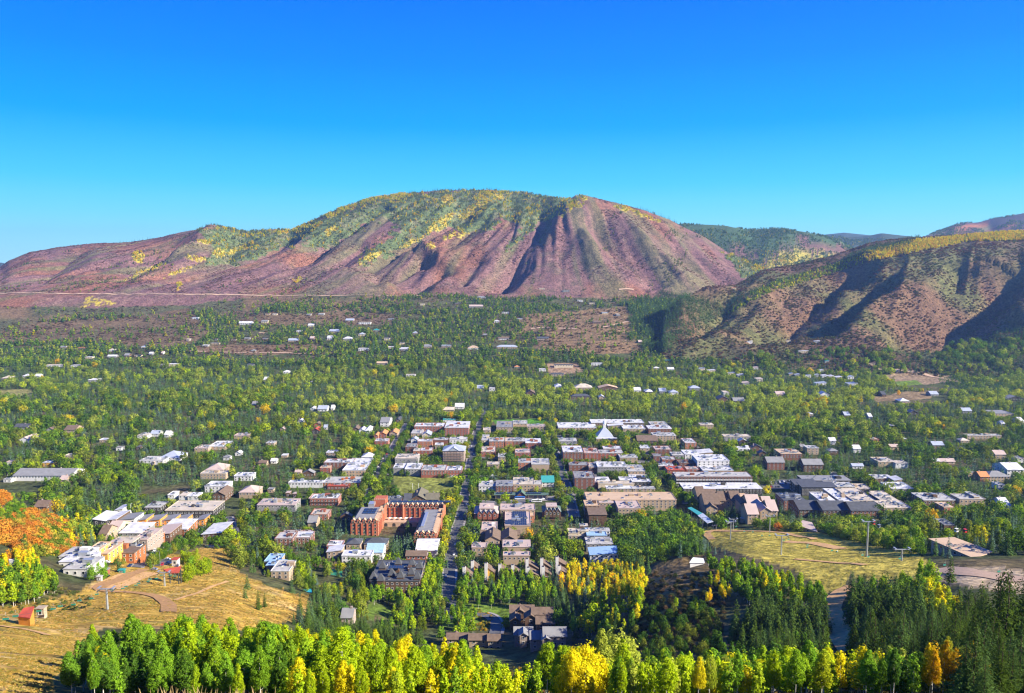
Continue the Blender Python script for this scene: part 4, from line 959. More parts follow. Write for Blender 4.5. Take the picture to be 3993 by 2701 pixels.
for x, y, w in ((xa + 1, Ym - 1.5, 1.6), (HX(1225, Ym), Ym - 1.6, 1.3), (xb - 1, Ym - 1, 1.5), (xb - 1, Ym + 10, 1.5), (rx1 + .2, Ym - 20, 1.3), (rx1 + .2, Ym - 34, 1.3), (lx1 + .2, Ym - 8, 1.3), (lx1 + .2, Ym - 22, 1.3)):
    b = MB(); b.tube((x, y, HZ - 2), (x, y, HZ + 18.5), w, w, 8, 0); b.tube((x, y, HZ + 18.5), (x, y, HZ + 20), w, .1, 8, 1); part(hotel, 'turret', b, [M_['orange_brick'], M_['olive_shingle']])
for k in range(10):     # roof glazing along the back wing and units on the left wing
    b = MB(); x = xa + 6 + k * 6.3; b.box(x, x + 5.6, Ym + 6, Ym + 10, HZ + 18.25, HZ + 19.1); part(hotel, 'roof_light', b, M_['solar'])
for k in range(9):
    b = MB(); x = lx0 + 8 + (k % 3) * 4.4; y = YL + 18 + (k // 3) * 6; b.box(x, x + 3.8, y, y + 4.6, HZ + 16.75, HZ + 17.2); part(hotel, 'solar_panel', b, M_['solar'])
b = MB(); b.box(lx0 + 10, lx0 + 16, YL + 40, YL + 50, HZ + 16.72, HZ + 20); part(hotel, 'plant_room', b, M_['silver_paint'])
b = MB(); b.box(rx0 + 5, rx0 + 8, YR + 14, Ym - 20, HZ + 15.73, HZ + 16.8); part(hotel, 'plant_room', b, M_['silver_paint'])
for k in range(5):
    q2 = (lx1 + 6 + k * 5.5, Ym - 9, HZ + 4.6)
    t = empty('patio_umbrella', q2, 0, ['cream umbrella at the left end of the hotel terrace', 'second cream umbrella from the left on the hotel terrace', 'middle umbrella on the hotel terrace', 'second umbrella from the right on the hotel terrace', 'umbrella at the right end of the hotel terrace'][k], 'umbrella', 'umbrellas on the hotel terrace')
    b = MB(); b.tube((0,0,0), (0,0,2.6), .05, k=5); b.obj('pole', M_['wood_post'], t); b = MB(); b.tube((0,0,2.2), (0,0,3.0), 1.9, .05, 8); b.obj('canopy', M_['canvas_white'], t)
KEEP.append((*cr('I', 140, 200), *cr('I', 840, 745), YL)); KEEP.append((*cr('I', 835, 170), *cr('I', 1440, 640), Ym)); KEEP.append((*cr('I', 1440, 170), *cr('I', 2050, 900), YR))
FOOT.append((lx0 - 2, rx1 + 3, min(YL, YR) - 1, Ym + 24))
# ---- the building under scaffolding
q = at('E', 1785, 597, 15); x0, x1 = [float(U(cr('E', x, 597)[0], cr('E', x, 597)[1]) * q[1]) for x in (1692, 1885)]; z = q[2] - 15
o = empty('building', ((x0 + x1) / 2, q[1], z), 0, 'tall building wrapped in scaffolding under a pale grey hipped roof', 'building')
w2 = (x1 - x0) / 2; b = MB(); b.box(-w2, w2, 0, 26, -1, 15); b.obj('wall', M_['pinkish_roof'], o); b = MB(); b.hip(-w2, w2, 0, 26, 15.01, 6, 1.2); b.gable(-w2 * .5, w2 * .5, -1.5, 8, 15.02, 4.5, 'y', .4, .3, 0, 0); b.obj('roof', M_['pale_metal_roof'], o)
for k in range(4):
    for i in range(7): put('window', win_mesh(1.6, 2.0), (-w2 + (i + .5) * w2 * 2 / 7, 0, 1.2 + k * 3.5), o)
s = empty('scaffolding', ((x0 + x1) / 2, q[1] - 1.6, z), 0, 'open scaffolding in front of the hip-roofed building', 'scaffolding')
PO = MB(); PO.tube((0,0,-1), (0,0,14.5), .11, k=5); PO = PO.mesh('pole', [M_['silver_paint']]); DK = MB(); DK.box(-w2 - .5, w2 + .5, -.6, .6, 0, .18); DK = DK.mesh('deck', [M_['sandstone']]); RL = MB(); RL.tube((-w2 - .5, -.62, 0), (w2 + .5, -.62, 0), .07, k=4); RL = RL.mesh('rail', [M_['silver_paint']])
for i in range(10): put('pole', PO, (-w2 + i * 2 * w2 / 9, -.65, 0), s)
for k in range(6): put('deck', DK, (0, 0, 1.8 + k * 2.2), s); put('rail', RL, (0, 0, 2.9 + k * 2.2), s)
KEEP.append((*cr('E', 1685, 525), *cr('E', 1890, 712), q[1])); FOOT.append((x0 - 3, x1 + 3, q[1] - 3, q[1] + 28))
# ---- church with a white pyramid roof and spire
q = at('F', 838, 476, 6); x0, x1 = [float(U(cr('F', x, 476)[0], cr('F', x, 476)[1]) * q[1]) for x in (765, 912)]; w2 = (x1 - x0) / 2
o = empty('church', (q[0], q[1], q[2] - 6), 0, 'church with a broad pale pyramid roof and a small white spire', 'church')
b = MB(); b.box(-w2 + 1, w2 - 1, 1, 2 * w2 - 1, -1, 6); b.obj('wall', M_['tan_wall'], o); b = MB(); b.hip(-w2, w2, 0, 2 * w2, 6, 13, .5, 0, .12); b.obj('roof', M_['pale_metal_roof'], o)
b = MB(); b.box(-2.2, 2.2, w2 - 2.2, w2 + 2.2, 17.5, 24); b.obj('belfry', M_['white_wall'], o); b = MB(); b.tube((0, w2, 24), (0, w2, 33), 2.6, .12, 8); b.obj('spire', M_['white_paint'], o)
b = MB(); b.box(-w2 - 2, w2 + 6, -7, -.5, -1, 5.5); b.obj('annexe', M_['tan_wall'], o); b = MB(); b.box(-w2 - 2.5, w2 + 6.5, -7.5, -.45, 5.51, 6); b.obj('annexe_roof', M_['white_membrane'], o)
for i in range(7): put('window', win_mesh(1.4, 1.8), (-w2 + i * 4.5, -7, 2), o)
KEEP.append((*cr('F', 735, 348), *cr('F', 940, 500), q[1])); FOOT.append((x0 - 2, x1 + 6, q[1] - 8, q[1] + 2 * w2))
# ---- row of steep brown roofs with tall white chimneys
ST = [(45,1205,110,1),(195,1095,130,1),(442,1135,130,1),(690,1155,75,0),(925,1170,60,0),(1185,1060,180,1),(1450,1045,150,1),(1728,1020,165,1),(1478,1200,90,0),(1770,1180,70,0),(1210,1215,150,0)]
nm = ['leftmost low brown-roofed house', 'second house from the left, with an ochre wall', 'third house from the left, with an orange wall', 'narrow house, fourth from the left', 'narrow house, fifth from the left', 'tall house, sixth from the left', 'house seventh from the left', 'tallest chimney house beside the white flat roof', 'front house with a chimney below the seventh', 'front house with a chimney below the tallest', 'front house below the sixth, stone side wall']
for (x, y, w, big), t in zip(ST, nm):
    hc_ = 15 if big else 12; q = at('J', x, y, hc_); z = q[2] - hc_; X = q[0] + 1.4; Wd = max(5, w / 4.648 * q[1] / F)
    o = empty('chimney_house', (X, q[1], z), 0, t + ' in the white chimney row', 'house', 'houses with tall white chimneys')
    b = MB(); low = float(ground(X, q[1])) - z - 3
    b.v = [(-1.2, 0, low), (Wd, 0, low), (Wd, 9, low), (-1.2, 9, low), (-1.2, 0, hc_ - 3.2), (Wd, 0, hc_ * .42), (Wd, 9, hc_ * .42), (-1.2, 9, hc_ - 3.2)]; b.f = [(0,1,5,4),(1,2,6,5),(2,3,7,6),(3,0,4,7)]; b.m = [0] * 4
    b.obj('wall', M_['yellow_wall' if x in (195, 442, 45) else 'brown_wall'], o)
    b = MB(); b.v = [(-1.5, -.5, hc_ - 3.15), (Wd + .6, -.5, hc_ * .40), (Wd + .6, 9.5, hc_ * .40), (-1.5, 9.5, hc_ - 3.15)]; b.v += [(a, c, d + .35) for a, c, d in b.v]; b.f = [(4,5,6,7),(0,1,5,4),(1,2,6,5),(2,3,7,6),(3,0,4,7),(3,2,1,0)]; b.m = [0] * 6; b.obj('roof', M_['shingle_roof'], o)
    b = MB(); b.box(-2.6, -.1, -1.6, 1.4, low, hc_); b.box(-2.3, -.4, -1.3, 1.1, hc_ + .001, hc_ + .25, 1); b.obj('chimney', [M_['white_wall'], M_['dark_wall']], o)
    for k in range(2): put('window', win_mesh(1.5, 1.4), (1.2 + k * 2.3, 0, 2.2), o)
    KEEP.append((*cr('J', x - 5, y - 5), *cr('J', x + w + 10, y + (120 if big else 75)), q[1] - 4)); FOOT.append((X - 4, X + Wd + 1, q[1] - 2, q[1] + 10))
# ---- bus station with a green roof and gabled middle
q = at('B', 1225, 48, 5); x0, x1 = [float(U(cr('B', x, 48)[0], cr('B', x, 48)[1]) * q[1]) for x in (1040, 1412)]; w2 = (x1 - x0) / 2
o = empty('bus_station', ((x0 + x1) / 2, q[1], q[2] - 5), 0, 'long green-roofed bus station with a small gable in the middle', 'bus station')
b = MB(); b.box(-w2 + 1, w2 - 1, 2, 8, -1, 4.2); b.obj('wall', M_['stone_wall'], o); b = MB(); b.box(-w2, w2, -.5, 9, 4.25, 4.7); b.gable(-5, 5, -1.5, 9, 4.3, 4.2, 'y', .8, .35, 0); b.obj('roof', M_['green_roof'], o)
b = MB(); b.tri((-5, -1.4, 4.3), (5, -1.4, 4.3), (0, -1.4, 8.4)); b.box(-5, 5, -1.3, 1.9, -1, 4.2); b.obj('gable_wall', M_['brown_brick'], o)
for k in range(12): b = MB(); x = -w2 + 2 + k * (2 * w2 - 4) / 11; b.tube((x, -.2, -1), (x, -.2, 4.24), .16, k=5); b.obj('post', M_['wood_post'], o)
for k in range(14): b = MB(); x = -w2 + 3 + (k % 7) * 2.6 + (0 if k < 7 else w2 + 2); b.box(x, x + 2.2, 3, 6.5, 4.9, 5.5); b.obj('solar_panel', M_['solar'], o)
KEEP.append((*cr('B', 1040, 22), *cr('B', 1412, 76), q[1])); FOOT.append((x0, x1, q[1] - 2, q[1] + 10))
def wheel_mesh(r, w):
    b = MB(); b.tube((-w/2, 0, r), (w/2, 0, r), r, k=12); return b.mesh('wheel', [M_['rubber']])
def bus(x, y, c, top, lab, rz=math.pi / 2):
    q = at(c, x, y, 1.5); o = empty('bus', (q[0], q[1], float(ground(q[0], q[1])) + .25), rz, lab, 'bus', 'buses at the station')
    b = MB(); P = [(-5.9,.4),(5.7,.4),(5.95,1.1),(5.85,2.9),(5.5,3.15),(-5.8,3.15),(-5.95,2.8)]
    n = len(P); b.v = [(-1.25, a, z) for a, z in P] + [(1.25, a, z) for a, z in P]; b.f = [tuple(range(n))[::-1], tuple(range(n, 2 * n))] + [(i, (i + 1) % n, n + (i + 1) % n, n + i) for i in range(n)]; b.m = [0] * len(b.f); b.obj('body', top, o)
    b = MB(); b.box(-1.27, -1.255, -5.2, 5.2, 1.5, 2.5); b.box(1.255, 1.27, -5.2, 5.2, 1.5, 2.5); b.box(-1.1, 1.1, 5.96, 5.98, 1.4, 2.7); b.obj('window_band', M_['glass'], o)
    b = MB(); b.box(-1.28, -1.256, -5.8, 5.7, .5, 1.4); b.box(1.256, 1.28, -5.8, 5.7, .5, 1.4); b.obj('skirt', M_['white_paint'], o)
    for sx in (-1.1, 1.1):
        for sy in (-3.6, 3.9): put('wheel', wheel_mesh(.5, .3), (sx, sy, -.1), o)
bus(1215, 72, 'B', M_['blue_paint'], 'bright blue bus parked in front of the green-roofed station'); bus(1330, 92, 'B', M_['white_paint'], 'white and blue bus right of the bright blue one')
# ---- solar array on the wide roof
P = at('J', 920, 455, 8.4); Q2 = at('J', 1165, 150, 8.4)
hs_ = [o for o in SC.objects if o.get('label', '') == 'wide roof carrying a large array of solar panels'][0]
SPM = MB(); SPM.box(-.5, .5, -.5, .5, 0, .12, 0); SPM.box(-.47, .47, -.47, .47, .121, .135, 1); SPM = SPM.mesh('solar_panel', [M_['silver_paint'], M_['solar']])
nx, ny = 7, 9; wx = (Q2[0] - P[0]); wy = (Q2[1] - P[1])
for i in range(nx):
    for j in range(ny):
        o = put('solar_panel', SPM, (P[0] + (i + .5) * wx / nx - hs_.location.x, P[1] + (j + .5) * wy / ny - hs_.location.y, 8.75), hs_, 0, (wx / nx * .93, wy / ny * .9, 1)); o.rotation_euler.x = .12
P = at('J', 785, 440, 8.4)
for i in range(4):
    for j in range(2): o = put('solar_panel', SPM, (P[0] + (i + .5) * wx / nx - hs_.location.x, P[1] + (j + .5) * wy / ny - hs_.location.y, 8.75), hs_, 0, (wx / nx * .93, wy / ny * .9, 1)); o.rotation_euler.x = .12
for lab, xs in (('red gabled lodge with a wide pinkish flat-topped roof', 4), ('green-roofed lodge with a tan flat top and small dormers', 4), ('large dark slate-roofed hotel with many steep turrets', 0)):
    o = [p for p in SC.objects if p.get('label', '') == lab][0]; w2 = o['_w'] / 2
    if xs:
        for k in range(xs):
            b = MB(); x = -w2 * .55 + k * w2 * .42; b.box(x - 2.2, x + 2.2, -1.2, 4, 3, 9.4); b.gable(x - 2.2, x + 2.2, -1.2, 5, 9.4, 3.0, 'y', .4, .25, 1, 0); b.obj('dormer', [M_['red_brick' if 'red' in lab else 'brown_wall'], M_['grey_roof']], o); put('window', win_mesh(1.6, 2.2), (x, -1.21, 6.4), o)
        b = MB(); b.box(-w2 * .62, w2 * .62, 4, o['_d'] - 2, 12.2, 13.4); b.obj('flat_top', M_['pinkish_roof'], o)
    else:
        for k, (x, y) in enumerate([(-.9,.1),(-.55,.0),(-.2,.25),(.2,.15),(.6,.3),(.9,.1),(-.7,.6),(-.1,.8),(.5,.75),(.85,.6)]):
            X_, Y_ = x * w2, y * o['_d']; b = MB(); b.box(X_ - 2.6, X_ + 2.6, Y_ - 2.4, Y_ + 2.4, 6, 12.5); b.obj('turret', M_['brown_wall'], o); b = MB(); b.hip(X_ - 2.6, X_ + 2.6, Y_ - 2.4, Y_ + 2.4, 12.5, 5.2, .4); b.obj('turret_roof', M_['slate_roof'], o)
        for k in range(6): b = MB(); b.box(-w2 * .35 + k * 2, -w2 * .35 + k * 2 + 1.7, o['_d'] * .28, o['_d'] * .42, 16.6, 16.9); b.obj('roof_light', M_['solar'], o)
# ---- the many-gabled hotel beside the lift station
def gabled(c, spots, root_lab, cat, wallm, roofm, h, name='lodge_hotel'):
    q0 = at(c, spots[0][0], spots[0][2], h); root = empty(name, (q0[0], q0[1], q0[2] - h), 0, root_lab, cat)
    for (xl, xr, yf, d, ax, hh) in spots:
        q = at(c, (xl + xr) / 2, yf, hh); x0, x1 = [float(U(cr(c, x, yf)[0], cr(c, x, yf)[1]) * q[1]) for x in (xl, xr)]; z = q[2] - hh
        b = MB(); b.box(x0, x1, q[1], q[1] + d, z - 2, z + hh - .02); part(root, 'wall', b, wallm)
        b = MB(); b.gable(x0, x1, q[1], q[1] + d, z + hh, (x1 - x0) * .32 if ax == 'y' else d * .3, ax, .8, .3, 0, 1); part(root, 'roof', b, [roofm, wallm])
        n = max(1, int((x1 - x0) / 4))
        for i in range(n):
            for k in range(2): sub(root, root, 'window', win_mesh(1.6, 1.5), (x0 + (i + .5) * (x1 - x0) / n, q[1], z + hh - 2.4 - k * 3.2))
        KEEP.append((cr(c, xl, 0)[0], cr(c, 0, yf - 40)[1], cr(c, xr, 0)[0], cr(c, 0, yf + (60 if c == 'K' else 25))[1], q[1])); FOOT.append((x0 - 1, x1 + 1, q[1] - 1, q[1] + d + 1))
gabled('K', [(570,700,200,30,'x',12),(690,960,300,26,'x',12),(720,920,380,10,'y',9),(960,1060,235,22,'x',13),(1060,1180,250,20,'y',12),(1180,1330,240,24,'x',13),(1350,1480,300,26,'y',13),(700,900,160,18,'x',13),(1100,1320,165,14,'x',14)], 'many-gabled brown lodge hotel with a tan flat roof behind its gables', 'hotel', M_['tan_wall'], M_['shingle_roof'], 12)
gabled('K', [(1480,1700,330,26,'x',12),(1470,1660,480,22,'x',10),(1700,1900,430,28,'y',11),(1850,2010,420,24,'x',11),(1560,1740,260,16,'y',12),(1760,1900,300,18,'x',12)], 'brown lodge wing with crossing pinkish roofs beside tall spruces', 'hotel', M_['tan_wall'], M_['pinkish_roof'], 12)
gabled('B', [(1150,1310,850,10,'x',8),(1300,1440,862,9,'x',8),(1190,1240,845,8,'y',9),(1250,1330,890,7,'y',8),(1150,1215,905,8,'y',7),(1330,1450,925,9,'x',7),(1345,1395,930,7,'y',7)], 'large brown shingled chalet with several stone chimneys and balconies', 'chalet', M_['brown_wall'], M_['shingle_roof'], 8, 'chalet')
gabled('B', [(1180,1300,1000,9,'x',7),(1290,1400,1030,9,'x',7),(1380,1530,1010,10,'x',7),(1215,1265,1005,7,'y',8),(1370,1420,1035,7,'y',7)], 'grey-roofed chalet with folded roofs and two stone chimneys', 'chalet', M_['stone_wall'], M_['grey_roof'], 7, 'chalet')
gabled('B', [(720,860,1030,7,'x',5),(870,1000,1035,7,'x',5),(1000,1090,1040,7,'x',5),(750,800,1025,6,'y',5)], 'low brown shingled house behind the foreground aspens', 'house', M_['tan_wall'], M_['shingle_roof'], 5, 'house')
for lab, c, xl, xr, yf, yb, h in (('tan flat roof behind the brown gables', 'K', 700, 1480, 170, 118, 13),):
    building(c, xl, xr, yf, yb, yf + 20, h, 'flat', 't', 't', 'long tan flat-roofed block behind the brown gables')
# ---- roofs given by their corners (turned off the street grid)
def corner_building(c, pts, h, roofm, wallm, lab, name, cat, posts=False, win=0, th=.4, tilt=None):
    m = (sum(p[0] for p in pts) / len(pts), sum(p[1] for p in pts) / len(pts)); g0 = at(c, *m, h); zr = g0[2]; P = []
    for i, (x, y) in enumerate(pts):      # every corner on the level of the roof
        a, r = cr(c, x, y); Yq = (H - zr - (tilt[i] if tilt else 0)) / float(K(r)); P.append((float(U(a, r)) * Yq, Yq, zr))
    cx_ = sum(p[0] for p in P) / len(P); cy_ = sum(p[1] for p in P) / len(P)
    root = empty(name, (cx_, cy_, zr - h), 0, lab, cat); zz = [zr + (tilt[i] if tilt else 0) for i in range(len(P))]
    b = MB(); n = len(P); b.v = [(p[0], p[1], z) for p, z in zip(P, zz)] + [(p[0], p[1], z + th) for p, z in zip(P, zz)]; b.f = [tuple(range(n, 2 * n)), tuple(range(n))[::-1]] + [(i, (i + 1) % n, n + (i + 1) % n, n + i) for i in range(n)]; b.m = [0] * len(b.f); part(root, 'roof', b, roofm)
    s = .9; R = [(cx_ + (p[0] - cx_) * s, cy_ + (p[1] - cy_) * s) for p in P]
    if posts:
        for k, p in enumerate(R): b = MB(); b.tube((p[0], p[1], float(ground(*p)) - 1), (p[0], p[1], zz[k] + .05), .35, k=6); part(root, 'post', b, M_['dark_metal'])
    else:
        b = MB(); zl = min(float(ground(*p)) for p in R) - 2; b.v = [(p[0], p[1], zl) for p in R] + [(p[0], p[1], z - .01) for p, z in zip(R, zz)]; b.f = [(i, (i + 1) % n, n + (i + 1) % n, n + i) for i in range(n)]; b.m = [0] * n; part(root, 'wall', b, wallm)
        for i in range(n):
            a, c2 = R[i], R[(i + 1) % n]; L = math.hypot(c2[0] - a[0], c2[1] - a[1]); m = int(L / 5) if win else 0; ang = math.atan2(c2[1] - a[1], c2[0] - a[0])
            for k in range(m):
                t = (k + .5) / m; sub(root, root, 'window', win_mesh(2.2, 1.6), (a[0] + (c2[0] - a[0]) * t, a[1] + (c2[1] - a[1]) * t, zr - 2.6), ang)
    xs = [cr(c, *p)[0] for p in pts]; ys = [cr(c, *p)[1] for p in pts]; KEEP.append((min(xs), min(ys), max(xs), max(ys) + 4, min(p[1] for p in P))); FOOT.append((min(p[0] for p in P), max(p[0] for p in P), min(p[1] for p in P), max(p[1] for p in P)))
    return root
o = corner_building('C', [(1985,488),(2112,440),(1848,342),(1672,352)], 4.6, M_['tan_gravel_roof'], M_['stone_wall'], 'low building under a broad slanting tan roof at the meadow edge', 'building', 'building', win=1)
for k in range(6): put('roof_vent', VENT, (random.Random(k).uniform(-8, 8), random.Random(k + 9).uniform(-10, 10), 5.0), o)
corner_building('K', [(560,500),(680,490),(440,358),(375,378)], 10, M_['teal_roof'], M_['dark_wall'], 'teal-roofed lift station at the foot of the meadow', 'lift_station', 'lift station', posts=True, tilt=(0,0,0,0))
corner_building('K', [(735,655),(845,625),(655,470),(560,515)], 7, M_['pale_metal_roof'], M_['dark_wall'], 'grey metal boarding canopy in front of the teal lift station', 'boarding_canopy', 'canopy', posts=True)
corner_building('K', [(1100,668),(1215,610),(1120,590),(1065,640)], 4, M_['grey_roof'], M_['grey_wall'], 'small grey operator shelter behind the first lift tower', 'operator_shelter', 'shelter', posts=True)
corner_building('K', [(1320,560),(1500,600),(1500,560),(1330,545)], 4, M_['cream_roof'], M_['tan_wall'], 'low cream-roofed terrace building under the spruces', 'building', 'building', win=1)
corner_building('H', [(1395,990),(1540,985),(1575,890),(1300,935)], 7.5, M_['red_roof'], M_['red_brick'], 'red sloping roof of the small lift terminal by the car park', 'lift_terminal', 'lift terminal', posts=True, tilt=(0,0,1.2,1.2))
corner_building('C', [(300,1950-1900+240),(450,300),(430,250),(310,235)] if 0 else [(1500,0),(1501,0),(1501,1),(1500,1)], 5, M_['white_membrane'], M_['white_wall'], 'x', 'x', 'x') if 0 else None
corner_building('A', [(115,905),(205,915),(230,885),(150,880)] if 0 else [(118,885),(205,895),(234,815),(160,828)], 4.2, M_['red_roof'], M_['orange_wall'], 'small wooden hut with a red roof on the dry slope', 'hut', 'hut', tilt=(0,0,1.0,1.0))
corner_building('A', [(688,255),(720,335),(760,330),(745,250)] if 0 else [(60,500),(100,500),(100,490),(60,490)], 3, M_['white_membrane'], M_['white_wall'], 'tiny white shed in the trees at the left edge', 'shed', 'shed')
corner_building('C', [(790,262),(918,305),(880,240),(815,225)], 5, M_['pinkish_roof'], M_['tan_wall'], 'row of white-edged stepped roofs behind the meadow', 'building', 'building', win=1)
q = at('C', 95, 500, 0)
corner_building('C', [(45,515),(150,515),(140,485),(70,480)], 3.5, M_['canvas_white'], M_['canvas_white'], 'white work tent on the bare knoll', 'work_tent', 'tent')
# ---- kiosk, booth and posts by the car park
def small_box(c, x, y, w, d, h, wm, rm, lab, name, cat, roof='flat'):
    q = at(c, x, y, 0); o = empty(name, (q[0], q[1], q[2]), 0, lab, cat); b = MB(); b.box(-w/2, w/2, 0, d, -.5, h); b.obj('wall', wm, o); b = MB()
    if roof == 'flat': b.box(-w/2 - .4, w/2 + .4, -.4, d + .4, h + .01, h + .25)
    else: b.gable(-w/2, w/2, 0, d, h, w * .35, 'y', .4, .2, 0, 0)
    b.obj('roof', rm, o); put('window', win_mesh(w * .5, h * .4), (0, 0, h * .4), o); return o
small_box('H', 1478, 885, 4, 4, 5, M_['white_wall'], M_['red_roof'], 'small white and red ticket booth behind the red lift roof', 'ticket_booth', 'booth')
small_box('H', 330, 1110, 2.4, 2, 2.6, M_['concrete'], M_['concrete'], 'small concrete pillar box by the slope edge', 'pillar_box', 'box')
small_box('H', 400, 1000, 5, 3, 2.6, M_['red_brick'], M_['grey_roof'], 'little dark red shelter with globe lamps by the car park', 'shelter', 'shelter')
small_box('H', 665, 985, 3.4, 2.4, 1.8, M_['chair_green'], M_['teal_roof'], 'dark green storage bin by the car park edge', 'storage_bin', 'bin')
small_box('A', 275, 890, 3, 2.2, 4, M_['wood_post'], M_['wood_post'], 'bare timber frame beside the red-roofed hut', 'timber_frame', 'frame')
# ---- tennis court and pools
def sheet(c, pts, h, m, name, lab=None, cat=None):
    mm = (sum(p[0] for p in pts) / 4, sum(p[1] for p in pts) / 4); zr = at(c, *mm, h)[2] + .5; P = []
    for x, y in pts: a, r = cr(c, x, y); Yq = (H - zr) / float(K(r)); P.append((float(U(a, r)) * Yq, Yq, zr))
    cx_, cy_ = sum(p[0] for p in P) / 4, sum(p[1] for p in P) / 4; z = zr
    b = MB(); n = len(P); b.v = [(p[0] - cx_, p[1] - cy_, -3 - h) for p in P] + [(p[0] - cx_, p[1] - cy_, 0) for p in P]; b.f = [tuple(range(n, 2 * n))] + [(i, (i + 1) % n, n + (i + 1) % n, n + i) for i in range(n)]; b.m = [0] * len(b.f)
    o = b.obj(name, m, None, (cx_, cy_, z)); o['label'] = lab; o['category'] = cat
    xs = [cr(c, *p)[0] for p in pts]; ys = [cr(c, *p)[1] for p in pts]; KEEP.append((min(xs), min(ys), max(xs), max(ys), min(p[1] for p in P))); return o
sheet('A', [(2165,632),(2330,618),(2330,556),(2225,558)], 0, M_['court_green'], 'tennis_court', 'dark green tennis court behind aspens', 'tennis court')
sheet('A', [(2055,720),(2125,715),(2120,690),(2060,695)], 0, M_['pool_water'], 'swimming_pool', 'small turquoise swimming pool left of the tennis court', 'swimming pool')
sheet('G', [(255,1046),(335,1042),(305,1010),(228,1014)], 10.3, M_['pool_water'], 'swimming_pool', 'turquoise rooftop pool on the dark slate-roofed block', 'swimming pool')
# ------------------------------------------------------------ roads, tracks, kerbs: sheets laid over the land
def drape(name, pts, w, m, up=.3, kerb=False, world=False):
    P = [p if world else at(*p) for p in pts]; P = [(p[0], p[1]) for p in P if p]; Q = []
    for a, b in zip(P[:-1], P[1:]):
        L = math.hypot(b[0] - a[0], b[1] - a[1]); n = max(1, int(L / 3.5)); Q += [(a[0] + (b[0] - a[0]) * t / n, a[1] + (b[1] - a[1]) * t / n) for t in range(n)]
    Q.append(P[-1]); Q = np.array(Q); 
    if len(Q) > 8 and not world:
        k = np.hanning(7); k /= k.sum(); Q2 = np.array([np.convolve(np.pad(Q[:, i], 3, mode='edge'), k, 'valid') for i in (0, 1)]).T; Q2[0], Q2[-1] = Q[0], Q[-1]; Q = Q2
    T = np.gradient(Q, axis=0); T /= np.maximum(1e-6, np.linalg.norm(T, axis=1, keepdims=True)); Nn = np.stack([-T[:, 1], T[:, 0]], 1); wj = w * (1 + (fbm(np.arange(len(Q)) / 6., np.zeros(len(Q)), 5, 2) - .5) * (0 if m in (M_['asphalt'], M_['pavement']) else .5))
    m_ = 4; V = np.concatenate([Q + Nn * (wj[:, None] * (k / m_ - .5)) for k in range(m_ + 1)]); Zz = ground(V[:, 0], V[:, 1]) + up; V = np.column_stack([V, Zz]); n = len(Q); Fc = []
    for k in range(m_):
        i = np.arange(n - 1); Fc.append(np.stack([k * n + i + 1, k * n + i, (k + 1) * n + i, (k + 1) * n + i + 1], 1))
    me = raw_mesh(name, V, np.concatenate(Fc), [m], smooth=True); o = link(bpy.data.objects.new(name, me)); o['kind'] = 'structure'; return Q
AS, PV_, DR, DD = M_['asphalt'], M_['pavement'], M_['dirt_road'], M_['dark_dirt']
ROADS = []
def street(pts, w=11):
    w -= 2
    drape('pavement', pts, w + 4, PV_, .25); ROADS.append(drape('road', pts, w, AS, .42))
street([('B',722,905),('B',745,420),('B',830,150),('E',1880,1070),('E',1975,480),('E',2085,215)], 11)
street([('E',950,1200),('E',1100,780),('E',1215,610),('E',1320,420),('E',1370,350)], 10)
street([('F',560,1200),('F',480,900),('F',400,640),('F',300,480),('F',240,390)], 11)
street([('E',870,1085),('E',1830,1052),('B',1100,112),('F',100,1050),('F',640,1000),('F',1500,1060),('G',100,1080)], 12)
street([('E',1100,800),('E',1880,835),('F',450,830),('F',1380,800),('G',50,930)], 9)
street([('E',1180,640),('E',1900,650),('F',430,690),('F',1250,700),('F',2100,720)], 9)
street([('E',1320,500),('E',2030,500),('F',350,560),('F',1650,560),('F',2200,640)], 9)
street([('E',1370,420),('E',1980,400),('F',330,470),('F',1150,420)], 9)
street([('F',1650,1050),('F',1320,720),('F',1100,560),('F',1000,440)], 9)
street([('G',560,960),('G',620,790),('G',850,850),('G',1050,920)], 9)
street([('H',1080,745),('H',1700,490),('H',2100,200)], 8) if 0 else street([('H',900,900),('H',1080,740),('H',1290,640),('H',1640,470),('H',1900,330),('H',2080,230)], 7)
street([('A',1400,402),('A',1640,400),('A',1560,200)], 7)
drape('road', [('B',1045,1000),('B',1060,940),('B',1020,885),('B',940,860),('B',900,865)], 8, AS, .5); drape('pavement', [('B',1095,1000),('B',1110,930),('B',1060,870),('B',1000,855)], 2.2, PV_, .6)
drape('road', [('B',1045,1010),('B',960,1025),('B',880,1000)], 6, AS, .52)
drape('dirt_track', [('A',1150,850),('A',1150,800),('A',1090,750),('A',980,722),('A',840,712),('A',720,712),('A',660,700),('A',700,665),('A',820,630),('A',900,590),('A',980,560)], 6.5, DD, .4)
drape('dirt_track', [('A',720,690),('A',820,640),('A',920,600),('A',1010,580)], 15, DR, .3)
drape('dirt_track', [('A',0,945),('A',150,965),('A',330,1010)], 2.4, DR, .35); drape('dirt_track', [('A',1190,770),('A',1350,720),('A',1550,640)], 2.2, DR, .35)
drape('dirt_track', [('C',1150,1120),('C',1070,1000),('C',1030,850),('C',1030,770),('C',1090,700),('C',1160,675)], 8, DR, .4)
drape('dirt_track', [('C',760,490),('C',1000,510),('C',1250,530)], 4, DR, .4); drape('dirt_track', [('C',200,355),('C',160,315),('C',200,292),('C',420,298),('C',700,310),('C',900,355)], 6, DR, .4); drape('dirt_track', [('C',700,370),('C',900,380),('C',1080,420)], 10, DR, .35)
drape('dirt_track', [('C',1740,555),('C',1950,580),('C',2150,610),('C',2324,640)], 14, M_['sandstone'], .35)
